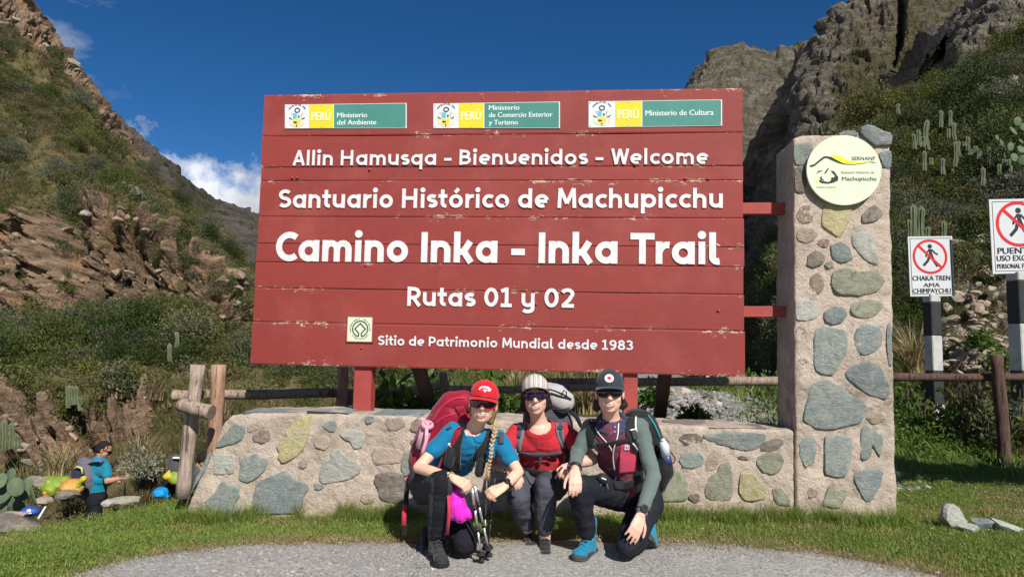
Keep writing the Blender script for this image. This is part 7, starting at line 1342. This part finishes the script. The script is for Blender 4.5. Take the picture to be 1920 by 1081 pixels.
bg = thing('plastic_bag', J_(105, 935, 10.8), 'lime green plastic bag with orange contents hanging behind the grey daypack', 'bag'); pack_blob(bg, [('chain', ([J_(88, 907, 10.75), J_(103, 912, 10.75), J_(120, 906, 10.75)], [.12, .17, .12], 16)), ('chain', ([J_(96, 900, 10.75), J_(74, 898, 10.75)], [.07, .02], 10))], M_LIME, 'bag_film', .014, .02, 8); mb = MB(); mb.ell(J_(92, 921, 10.70), (.075, .12, .10)); organic(mb, 'contents', M_ORB, bg, .014, 3)
b2 = thing('plastic_bag', J_(138, 932, 10.7), 'orange and yellow knotted plastic bundle beside the lime green bag', 'bag'); pack_blob(b2, [('chain', ([J_(131, 914, 10.60), J_(142, 912, 10.60)], [.14, .13], 16))], M_ORB, 'bundle', .014, .015, 8); mb = MB(); mb.chain([J_(143, 912, 10.56), J_(150, 903, 10.54), J_(157, 897, 10.54)], [.085, .04, .05], 12); organic(mb, 'knotted_bag', M_YELB, b2, .012, 3)
pole(J_(236, 891, 10.78), V(J_(233, 930, 10.78)[0], 10.78, gz1(J_(233, 930, 10.78)[0], 10.78)+.02), M_BLKPL, 'dark walking pole held by the man in teal', .012)
# second hiker bending down behind the fence post
h5 = J_(384, 866, 8.2); g5 = gz1(h5[0], 8.2)
J5 = dict(foot=V(h5[0]-.1, 8.2, g5), neck=J_(372, 880, 8.22), shl=J_(366, 888, 8.30), shr=J_(372, 890, 8.05), spine=J_(350, 896, 8.22), pelvis=J_(330, 905, 8.22)); pl5 = J5['pelvis']
a5 = ((J_(378, 915, 8.3), J_(388, 935, 8.28)), (J_(380, 918, 8.02), J_(392, 938, 8.02))); lg5 = [(pl5+V(0, .09, -.02), V(pl5[0]+.1, 8.32, (pl5[2]+g5)/2), V(pl5[0]-.02, 8.32, g5+.1)), (pl5+V(0, -.09, -.02), V(pl5[0]+.12, 8.12, (pl5[2]+g5)/2), V(pl5[0]+.02, 8.12, g5+.1))]
h5o = make_person('hiker in dark clothes bent over behind the leaning fence post, mostly hidden', J5, dict(skin=M_SKIN3, shirt=M_DGREYF, pants=M_PBLK), (h5, nrm(V(.8, .1, -.6)), nrm(V(.6, 0, .8))), a5, [((a5[1][1], a5[1][1]+V(.03, 0, -.08), V(1, -.5, 0), 1), {}), ((a5[0][1], a5[0][1]+V(.03, 0, -.08), V(1, .5, 0), 1), {})], lg5, (1.1, 1.1, 1.1), sleeve=(1.9, 1.9), voxel=.009)
for (hp_, kn, an) in lg5: boot(h5o, an, an+V(.2, 0, 0), M_SHOE, M_SOLE, M_LACE, L=.29)
hair_blob(h5o, [('ell', (hp(h5o, 0, -.02, .04), (.085, .10, .085), (h5o.s, h5o.f, h5o.u)))], M_BLHAIR, voxel=.009, amp=.008)
dp = thing('backpack', J_(335, 900, 8.0), 'dark grey backpack on the bent hiker behind the fence post', 'backpack'); pack_blob(dp, [('chain', ([J_(328, 864, 8.05), J_(330, 880, 8.02)], [.085, .10], 14)), ('chain', ([J_(350, 868, 8.1), J_(352, 884, 8.1)], [.085, .10], 14))], cloth('dark_pack_grey', (.06, .06, .065)), 'main_body', .012, .008, 8); mb = MB(); mb.bbox(J_(333, 857.5, 7.96), (.10, .05, .02), None, .006); mb.build('label_patch', M_WHITEP, dp)
yb = thing('plastic_bag', J_(325, 912, 7.9), 'yellow and lime plastic bag left of the leaning fence post', 'bag'); pack_blob(yb, [('chain', ([J_(325, 895, 7.9), J_(334, 897, 7.9)], [.070, .072], 14))], M_LIME, 'bag_film', .010, .012, 10); mb = MB(); mb.chain([J_(317, 893, 7.86), J_(311, 893, 7.85), J_(318, 881, 7.87)], [.045, .035, .012], 12); organic(mb, 'knotted_end', M_YELB, yb, .010, 3)
bb = thing('dome_bag', J_(302, 932, 7.4), 'bright blue rounded bag on the grass edge beside the leaning post', 'bag'); mb = MB(); mb.ell(J_(301, 923, 7.4), (.075, .08, .055)); mb.chain([J_(301, 925, 7.4), J_(314, 930, 7.4)], [.05, .015], 12); organic(mb, 'bag_body', M_BLUEB, bb, .008, 3, lambda co, no: .008*fbm(co*16, 3, ridged=True))
nb = thing('round_bag', J_(57, 968, 7.6), 'blue round bag with white emblem lying near the prickly pear', 'bag'); mb = MB(); mb.ell(J_(57, 958, 7.6), (.10, .07, .055)); organic(mb, 'bag_body', pm('royal_blue', (.03, .08, .36), .5, .2), nb, .008, 3); mb = MB(); c = J_(54, 961, 7.525); mb.box(c, (.06, .004, .014)); mb.build('emblem', M_WHITEP, nb); mb = MB(); mb.prism([c+V(-.02, 0, .012), c+V(.02, 0, .012), c+V(.025, 0, .03), c+V(.0, 0, .045), c+V(-.025, 0, .03)], V(0, -1, 0), .004); mb.build('emblem', M_WHITEP, nb)
pp = J_(79, 960, 7.5); mb = MB(); mb.box(pp, (.02, .012, .14), (nrm(V(1, 0, -.5)), V(0, 1, 0), nrm(V(.55, 0, 1)))); tag(mb.build('paper_strip', M_WHITEP, None), 'white paper strip leaning beside the blue round bag', 'litter')
# ================================================================== ROCKS AND SINGLE PLANTS
def rock(px, py, Y, w, h, d, mat, label, name='rock', group=None, seed=0, sub=3, rough=.22, rot=0.0, cat='rock', parent=None, ground=False):
    bm = bmesh.new(); bmesh.ops.create_icosphere(bm, subdivisions=sub, radius=1.0); v = np.array([q.co[:] for q in bm.verts]); r_ = np.random.default_rng(seed)
    for _ in range(16):   # chop flat facets
        n = nrm(r_.normal(size=3)); k_ = .42+.38*r_.random(); t = v@n; v = v-np.outer(np.maximum(0, t-k_), n)
    v = v*(1+rough*.55*fbm(v*1.9+seed, 4, seed=seed)[:, None]); c, s = math.cos(rot), math.sin(rot); v = v*np.array([w, d, h]); v = np.stack([v[:,0]*c-v[:,2]*s, v[:,1], v[:,0]*s+v[:,2]*c], 1); p = P(px, py, Y) if not ground else on_gz(px, py+h/Y*FPX*.5)+V(0, 0, h*.35)
    me = bpy.data.meshes.new(name); fs = [[q.index for q in f.verts] for f in bm.faces]; bm.free(); me.from_pydata([tuple(q) for q in v], [], fs); me.materials.append(mat); me.update()
    o = bpy.data.objects.new(name, me); o.location = p; link(o, parent); return o if parent is not None else tag(o, label, cat, group)
rock(1790, 976, 5.25, .15, .13, .12, ST['white'], 'largest pale grey rock lying on the right lawn', ground=True, seed=3, rot=-.7); rock(1842, 984, 5.2, .115, .075, .10, ST['blue'], 'middle blue-grey rock on the right lawn', ground=True, seed=5, rot=.3); rock(1886, 988, 5.15, .13, .075, .10, ST['white'], 'rightmost pale flat rock on the right lawn', ground=True, seed=8, rot=-.3); rock(1816, 992, 5.15, .10, .05, .08, ST['white'], 'low flat rock between the two bigger rocks on the right lawn', ground=True, seed=9)
M_BOUL = stone_mat('boulder_grey', (0.12, 0.11, 0.095), (0.235, 0.22, 0.195), (0.29, 0.27, 0.24), 1.6); M_BTAN = stone_mat('boulder_tan', (0.27, 0.21, 0.155), (0.40, 0.325, 0.245), (0.26, 0.20, 0.15), 5); M_BPNK = stone_mat('boulder_pinkish', (0.40, 0.29, 0.235), (0.52, 0.42, 0.35), (0.36, 0.24, 0.19), 7)
rock(220, 352, 37, .72, .66, .8, M_BOUL, 'big rounded grey boulder on the scrub slope above the cliff', 'boulder', seed=11, cat='boulder'); rock(259, 366, 37, .78, .46, .8, M_BOUL, 'long sloping grey boulder just right of the big rounded boulder', 'boulder', seed=12, rot=-.5, cat='boulder')
rock(1262, 792, 6.6, .085, .075, .09, M_BPNK, 'pinkish rock just behind the wall beside the right dark brace', seed=14); rock(1283, 736, 9.4, .16, .10, .14, M_BPNK, 'pinkish boulder on top of the gravel mound', 'boulder', seed=15, cat='boulder'); rock(1258, 733, 9.6, .08, .09, .09, M_BTAN, 'tan rock right behind the dark brace on the mound', seed=16); rock(1230, 740, 9.3, .08, .07, .08, ST['white'], 'pale rock on the mound left of the dark brace', seed=17)
for i, (x, y, Y_, w_, h_, lab, mt_) in enumerate(((125, 930, 9.6, .26, .10, 'flat dark rock behind the prickly pear', ST['dark']), (60, 905, 9.8, .22, .10, 'dark rock above the prickly pear', ST['dark']), (12, 985, 6.3, .34, .10, 'long dark brown rock ledge at the lower left corner', ST['dark']), (240, 938, 8.4, .26, .07, 'long mossy rock at the lawn edge below the man in teal', ST['green']), (20, 965, 7.0, .16, .07, 'grey brown rock under the prickly pear pads', ST['tan']), (208, 943, 7.8, .10, .05, 'small pale rock at the foot of the mossy rock', ST['white']), (85, 938, 8.6, .16, .06, 'small tan rock between the pear cactus and the blue bag', ST['tan']))): rock(x, y, Y_, w_, h_, w_*.8, mt_, lab, seed=20+i)
M_CB = stone_mat('cliff_block', (0.135, 0.092, 0.06), (0.29, 0.205, 0.135), (0.25, 0.16, 0.10), 2.2); M_CG = stone_mat('cliff_block_grey', (0.15, 0.13, 0.105), (0.27, 0.235, 0.19), (0.38, 0.33, 0.26), 2.2)
# tumbled rubble under the tan rock face on the right
HR = bpy.data.objects['right_slope']; HL = bpy.data.objects['hillside']
for i in range(90):
    x = RNG.uniform(1768, 1915); y = RNG.uniform(590, 700); w_ = RNG.uniform(.05, .15); rock(x, y, 12.9-.9*(y-590)/110, w_, w_*RNG.uniform(.35, .7), w_, M_BTAN if i % 3 else M_CG, '', parent=HR, seed=60+i, sub=2, rot=RNG.normal(0, .3))
for i in range(40):
    x = RNG.uniform(1772, 1915); y = RNG.uniform(440, 590); w_ = RNG.uniform(.08, .24); rock(x, y, 15.1-1.2*(y-430)/160, w_, w_*RNG.uniform(.4, .8), w_*.8, M_BTAN if i % 2 else M_CB, '', parent=HR, seed=160+i, sub=2, rot=RNG.normal(0, .3))
# broken blocks of the left cliff and of the low bank
def blocks(n, pxr, tr, w0, w1, mats, label, group, seed, name='cliff_block'):
    r_ = np.random.default_rng(seed); G, rk, T, PX = HILLS['hillside']; f = lambda px, t, r: ((px > pxr[0]) & (px < pxr[1]) & (t > tr[0]) & (t < tr[1]) & (r > .35))*1.0
    for i, p in enumerate(pick('hillside', n, f, r_)):
        w_ = w0+(w1-w0)*r_.random()**2; o = rock(0, 540, 5, w_, w_*r_.uniform(.4, .8), w_*.8, mats[i % len(mats)], '', parent=HL, seed=seed*100+i, sub=2, rough=.3, rot=r_.normal(0, .35)); o.location = p+np.array([0, -.1*w_, 0]); o.rotation_euler = (0, 0, r_.random()*6)
blocks(230, (0, 480), (3.0, 4.0), .10, .5, [M_CB, M_CG, M_CB], 'broken brown block standing out of the left cliff face', 'broken blocks of the left cliff', 4); blocks(60, (0, 300), (6.0, 7.0), .06, .22, [M_CB, M_CG], 'small block in the low tan rock bank behind the man in teal', 'blocks of the low rock bank', 5); blocks(26, (0, 140), (1.0, 1.5), .3, 1.0, [M_CG, M_CB], 'rock of the crag at the top left', 'rocks of the top left crag', 6)
# ---- columnar cacti
M_CACT = pm('cactus_skin', (0.085, 0.115, 0.055), .6, .3, 6, .3, 40, c2=(0.13, 0.135, 0.075))
def cactus(px, pyt, pyb, Y, label, group, lean=0.0, arms=0):
    a = P(px, pyb, Y); top = P(px+lean, pyt, Y); t = thing('columnar_cactus', a, label, 'cactus', group); L = np.linalg.norm(top-a); r = max(.06, min(.15, L*.10)); rg_ = np.random.default_rng(int(px*7+pyt))
    def stem(p, q):
        n = 16; d = nrm(q-p); X = nrm(np.cross(d, V(0, 1, .1))); Yv = np.cross(d, X); vs = []; k = 9; b_ = rg_.normal(0, .03, 2)*np.linalg.norm(q-p)
        for i in range(k+1):
            f = i/k; rr = r*(0.9+.1*math.sin(f*9))*(1 if f < .85 else math.sqrt(max(.02, 1-((f-.85)/.15)**2))); c = p+(q-p)*f+(X*b_[0]+Yv*b_[1])*math.sin(f*3)
            for j in range(n): an = 2*math.pi*j/n; vs.append(c+(X*math.cos(an)+Yv*math.sin(an))*rr*(1.0 if j % 2 else .74))
        mb = MB(); mb.add(vs, [(i*n+j, i*n+(j+1) % n, (i+1)*n+(j+1) % n, (i+1)*n+j) for i in range(k) for j in range(n)]+[tuple(k*n+j for j in range(n))]); mb.build('stem', M_CACT, t)
    stem(a, top)
    for _ in range(arms): s_ = rg_.choice([-1, 1])*r*2.1; p = a+(top-a)*rg_.uniform(.0, .25)+V(s_, rg_.normal(0, .05), 0); stem(p, p+(top-a)*rg_.uniform(.35, .65))
Zr = lambda x, y: (1680+x/2.846, 180+y/2.846)
GC = 'columnar cacti on the slope behind the railway signs'
CL = ['slender cactus stem left of the highest pair on the right slope', 'left one of the two highest cacti on the right slope', 'right one of the two highest cacti on the right slope', 'stout cactus just below the highest pair on the right slope', 'tallest stout cactus near the middle of the cactus stand', 'short cactus stem close against the tallest stout one', 'short lone cactus right of the tallest stout one', 'short upright cactus beside the leaning stem', 'leaning cactus stem at the left of the cactus stand', 'short slim cactus between the stout one and the prickly pear', 'dark slim cactus left of the high prickly pear', 'pale cactus standing alone above the stone pillar', 'thin cactus low in the shrubs above the smaller railway sign', 'thin cactus low in the shrubs below the tallest stout cactus', 'short slim cactus half hidden left of the prickly pear', 'left of two cacti under the high prickly pear', 'right of two cacti under the high prickly pear', 'dry drooping cactus stem low in the shrub slope']
for i, (x, yt, yb_, ln, lab) in enumerate(((168, 125, 290, 2, 'tall'), (238, 75, 170, 1, 'slim'), (290, 75, 165, 0, 'slim'), (313, 140, 240, 0, 'stout'), (312, 240, 380, 0, 'stout'), (335, 240, 325, 0, 'short'), (380, 215, 295, 0, 'short'), (118, 180, 265, 0, 'short'), (98, 200, 285, -7, 'leaning'), (425, 265, 330, 0, 'slim'), (495, 270, 390, 0, 'slim'), (12, 40, 100, 0, 'pale'), (150, 290, 400, 0, 'slim'), (250, 330, 420, 0, 'slim'), (440, 280, 340, 0, 'short'), (575, 330, 450, 0, 'tall'), (600, 330, 450, 0, 'tall'), (460, 380, 480, 2, 'dry'))):
    a, b_ = Zr(x, yt); c, d_ = Zr(x, yb_); cactus(a, b_, d_, 18.2-3.6*(b_-200)/160, CL[i], GC, ln/2.8, 1 if i % 3 == 0 else 0)
for i, (x, yt, yb_, lab) in enumerate(((90, 575, 760, 'tallest cactus rising right behind the smaller railway sign, second from its left'), (137, 585, 760, 'tall cactus rising behind the middle of the smaller railway sign'), (68, 655, 760, 'shorter cactus at the left edge of the smaller railway sign'), (252, 665, 760, 'lone cactus at the right end of the smaller railway sign'), (172, 695, 760, 'stubby cactus just showing over the smaller railway sign'))): a, b_ = Zr(x, yt); c, d_ = Zr(x, yb_); cactus(a, b_, d_+10, 12.6, lab, 'cacti right behind the smaller railway sign')
Zl = lambda x, y: (x/3.862, 560+y/3.862)
CM = ['left stem of the three slim cacti on the left terrace', 'middle stem of the three slim cacti on the left terrace', 'right stem of the three slim cacti on the left terrace', 'short cactus right of the three slim terrace cacti', 'taller grey cactus at the left edge beside the rock bank', 'grey cactus just right of the taller one at the left edge', 'dry cactus cut by the left edge of the picture', 'small cactus below the cliff left of the board corner', 'small pale cactus in the scrub above the fence posts']
for i, (x, yt, yb_, Y_) in enumerate(((498, 622, 765, 15.6), (522, 625, 745, 15.6), (552, 628, 740, 15.6), (585, 712, 785, 15.6), (28, 870, 1075, 13.6), (82, 892, 1060, 13.6), (8, 930, 1075, 13.7), (1275, 235, 330, 19), (1230, 320, 430, 18))): a, b_ = Zl(x, yt); c, d_ = Zl(x, yb_); cactus(a, b_, d_+6, Y_, CM[i], 'columnar cacti on the left terrace', 0, 1 if i in (4, 5) else 0)
# ---- prickly pears
M_PAD = pm('pear_pad', (0.115, 0.155, 0.08), .75, .25, 14, .5, 45, c2=(0.065, 0.10, 0.05), bdist=.012)
def pear(label, pads, Y, tiltseed):
    r_ = np.random.default_rng(tiltseed); base = P(pads[0][0], max(p[1] for p in pads)+6, Y); t = thing('prickly_pear', base, label, 'cactus')
    for x, y, w_, h_, a in pads:
        c = P(x, y, Y+r_.normal(0, .12)); n = nrm(V(r_.normal(0, .5), -1, r_.normal(.15, .3))); u_ = nrm(V(math.sin(a), 0, math.cos(a))-n*np.dot(V(math.sin(a), 0, math.cos(a)), n)); s_ = np.cross(u_, n); W2, H2 = w_/FPX*Y/2, h_/FPX*Y/2; mb = MB(); mb.ell(c, (W2, W2*.14, H2), (s_, n, u_), 14, 9); mb.build('pad', M_PAD, t)
pear('prickly pear with round grey green pads at the lower left edge', [(20, 935, 26, 34, .3), (30, 912, 28, 34, -.2), (8, 925, 24, 40, .5), (42, 925, 24, 28, .9), (20, 890, 26, 26, .1), (35, 950, 26, 22, 1.2), (5, 955, 22, 30, -.4), (50, 908, 22, 24, .6), (2, 900, 20, 30, .0), (62, 930, 34, 18, 1.3), (30, 962, 30, 16, 1.5), (-15, 930, 30, 40, .3), (15, 970, 26, 20, 1.2)], 8.6, 2)
pear('prickly pear with pale pads high on the slope at the right edge', [(1888, 258, 16, 20, .2), (1900, 245, 18, 20, -.2), (1878, 268, 15, 16, .8), (1908, 228, 18, 18, .1), (1895, 275, 15, 18, .4), (1912, 262, 18, 20, -.4), (1885, 290, 14, 14, .2), (1902, 295, 16, 18, .3), (1918, 300, 18, 22, 0), (1870, 258, 12, 14, 1.0), (1915, 280, 16, 18, .3), (1898, 315, 14, 20, .1), (1922, 238, 18, 20, .2), (1890, 330, 14, 16, .2)], 15.6, 6)
# ---- leafy plants, shrubs, straw tufts standing as single things
def plant(name, px, pyb, Y, w_px, h_px, label, cat, mat, n=90, leaf=.14, asp=2.6, stems=4, group=None, seed=1, up=.3, kind='leaf'):
    r_ = np.random.default_rng(seed); b_ = P(px, pyb, Y); W_, H_ = w_px/FPX*Y, h_px/FPX*Y; t = thing(name, b_, label, cat, group)
    if kind == 'blade': v, q = blades(n, W_*.12, H_, r_, leaf, .75, 4)
    else: v, q = leaves(n, (W_/2, W_/2*.8, H_*.78), leaf, r_, .25, asp, up=up); v[:,2] += H_*.12
    me = mesh_np('foliage', v, quads=q); me.materials.append(mat); o = bpy.data.objects.new('foliage', me); link(o, t)
    if stems:
        mb = MB()
        for i in range(stems): a = r_.random()*6.28; e = V(math.cos(a)*W_*.3, math.sin(a)*W_*.25, H_*(.6+.35*r_.random())); mb.tube([b_-V(0, 0, .05), b_+e*.5+V(*r_.normal(0, .02, 3)), b_+e], [.012, .009, .004], 5)
        mb.build('stems', M_TWIG, t)
for i, (x, yb_, Y_, w_, h_, lab) in enumerate(((728, 800, 6.25, 62, 84, 'broad leaved bright green plant between the left red post and the dark brace'), (775, 803, 6.3, 60, 66, 'leafy bright green plant behind the left dark brace'), (848, 790, 9.5, 66, 105, 'tall leafy green plant behind the crimson pack'), (915, 780, 9.6, 50, 88, 'leafy plant behind the head of the woman in blue'), (948, 785, 9.4, 66, 70, 'low leafy plant between the heads of two women'), (800, 765, 9.7, 80, 75, 'leafy plant beyond the log rail'))): plant('leafy_plant', x, yb_, Y_, w_, h_, lab, 'plant', M_LUSH, 150, .17, 2.4, 5, seed=40+i, up=.1)
for i, (x, yb_, Y_, w_, h_, lab) in enumerate(((972, 770, 9.6, 44, 88, 'pale dry stalks behind the woman in the middle'), (1055, 775, 9.8, 90, 95, 'dry straw bush behind the heads of the two right women'), (1100, 775, 9.4, 60, 75, 'thin dry grass clump left of the right red post'), (1712, 705, 11.6, 60, 110, 'tall tan reed clump between the pillar and the smaller railway sign'), (118, 900, 11.8, 70, 70, 'dry straw tuft behind the lime green bag'), (265, 872, 12.4, 70, 60, 'dry golden grass tuft right of the man in teal'))): plant('straw_tuft', x, yb_, Y_, w_, h_, lab, 'dry grass', M_STRAW if i != 1 else M_DRY, 150, .016, 3, 0, seed=60+i, kind='blade')
for i, (x, yb_, Y_, w_, h_, mt_, lab) in enumerate(((1730, 842, 8.6, 90, 105, M_LEAFD, 'dense green shrub between the pillar and the smaller railway post'), (1800, 850, 8.2, 90, 140, M_LEAF, 'loose green shrub right of the smaller railway post'), (1850, 850, 8.0, 70, 150, M_LEAFD, 'dark shrub left of the leaning fence post'), (1912, 868, 7.95, 70, 170, M_LEAFD, 'dark shrub at the right edge behind the fence'), (1702, 800, 9.4, 60, 90, M_LUSH, 'bright green weed beside the pillar above the shrubs'), (1300, 800, 7.4, 52, 38, M_LUSH, 'bright green low plant on the gravel mound behind the wall'), (1225, 765, 8.8, 50, 50, M_LUSH, 'green plant just left of the right dark brace'), (1880, 690, 11.5, 70, 40, M_LUSH, 'yellow green plant on the rubble at the right'), (1840, 655, 12.0, 50, 36, M_LUSH, 'green plant growing out of the rubble'), (1855, 820, 8.9, 60, 60, M_LUSH, 'low bright weed behind the leaning fence post'))): plant('shrub', x, yb_, Y_, w_, h_, lab, 'shrub', mt_, 420, .075, 1.9, 7, seed=80+i)
plant('silvery_shrub', 262, 905, 9.6, 74, 78, 'silvery pale green shrub between the man in teal and the leaning post', 'shrub', leaf_mat('silver_leaves', [(.22, .25, .17), (.30, .32, .24), (.16, .19, .12)]), 700, .06, 4, 10, seed=99, up=.8)
for i, (x, yb_, Y_, s_, lab) in enumerate(((310, 815, 15.0, 52, 'yellow green agave on the bank left of the fence posts'), (225, 795, 15.6, 40, 'bright agave on the terrace left of the fence'), (130, 770, 15.8, 36, 'bright agave near the three terrace cacti'))): plant('agave', x, yb_, Y_, s_, s_*.6, lab, 'agave', M_LUSH, 40, .035, 3, 0, seed=120+i, kind='blade')
# larger single bushes and small trees on the right slope and in the left shrub belt
def bush(p, s, kind, label, group):
    t = thing('bush', p, label, 'bush', group); o = PF[kind].copy(); o.name = 'foliage'; link(o, t); o.location = (0, 0, 0); o.scale = (s, s, s*RNG.uniform(.9, 1.25)); o.rotation_euler = (0, 0, RNG.random()*6.28)
    mb = MB(); mb.tube([V(*p)-V(0, 0, .3), V(*p)+V(0, 0, .25*s)], [.06*s, .03*s], 6); mb.build('trunk', M_TWIG, t)
for p in pick('right_slope', 46, lambda px, t, r: ((t > 1.0) & (t < 3.6) & (px < 2150))*1.0, rg): bush(p, RNG.uniform(.8, 1.4), int(RNG.random() < .45), 'rounded bush standing out of the scrub on the right slope', 'larger bushes on the right slope')
for p in pick('hillside', 44, lambda px, t, r: ((t > 4.35) & (t < 4.85) & (px > -50) & (px < 560))*1.0, rg): bush(p, RNG.uniform(.9, 1.6), int(RNG.random() < .6), 'rounded bush in the dark shrub belt below the left cliff', 'larger bushes below the left cliff')
for p in pick('hillside', 30, lambda px, t, r: ((t > 1.4) & (t < 2.9) & (px > -50) & (px < 480))*1.0, rg): bush(p, RNG.uniform(.7, 1.3), int(RNG.random() < .7), 'dark bush standing on the scrub slope above the left cliff', 'larger bushes above the left cliff')

# tree added out of view, flat crown shaped to shade a band of lawn
_t = thing('added_shade_tree', (8.1, 3.3, gz1(8.1, 3.3)), 'added leafy tree, unseen outside the right edge, put there to shade the lawn', 'tree')
mb = MB(); mb.tube([V(8.1, 3.3, gz1(8.1, 3.3)-.1), V(8.0, 3.35, 1.5), V(7.4, 3.45, 2.7), V(6.2, 3.5, 3.3), V(4.9, 3.55, 3.45)], [.17, .14, .10, .06, .03], 9); mb.build('trunk', M_TWIG, _t)
v, q = leaves(5200, (1.75, .30, .34), .16, rg, .05, 2.0, flat=.5); v += np.array([6.15, 3.5, 3.42]); me = mesh_np('crown', v-np.array(ORG[_t]), quads=q); me.materials.append(M_LEAFD); link(bpy.data.objects.new('crown', me), _t)
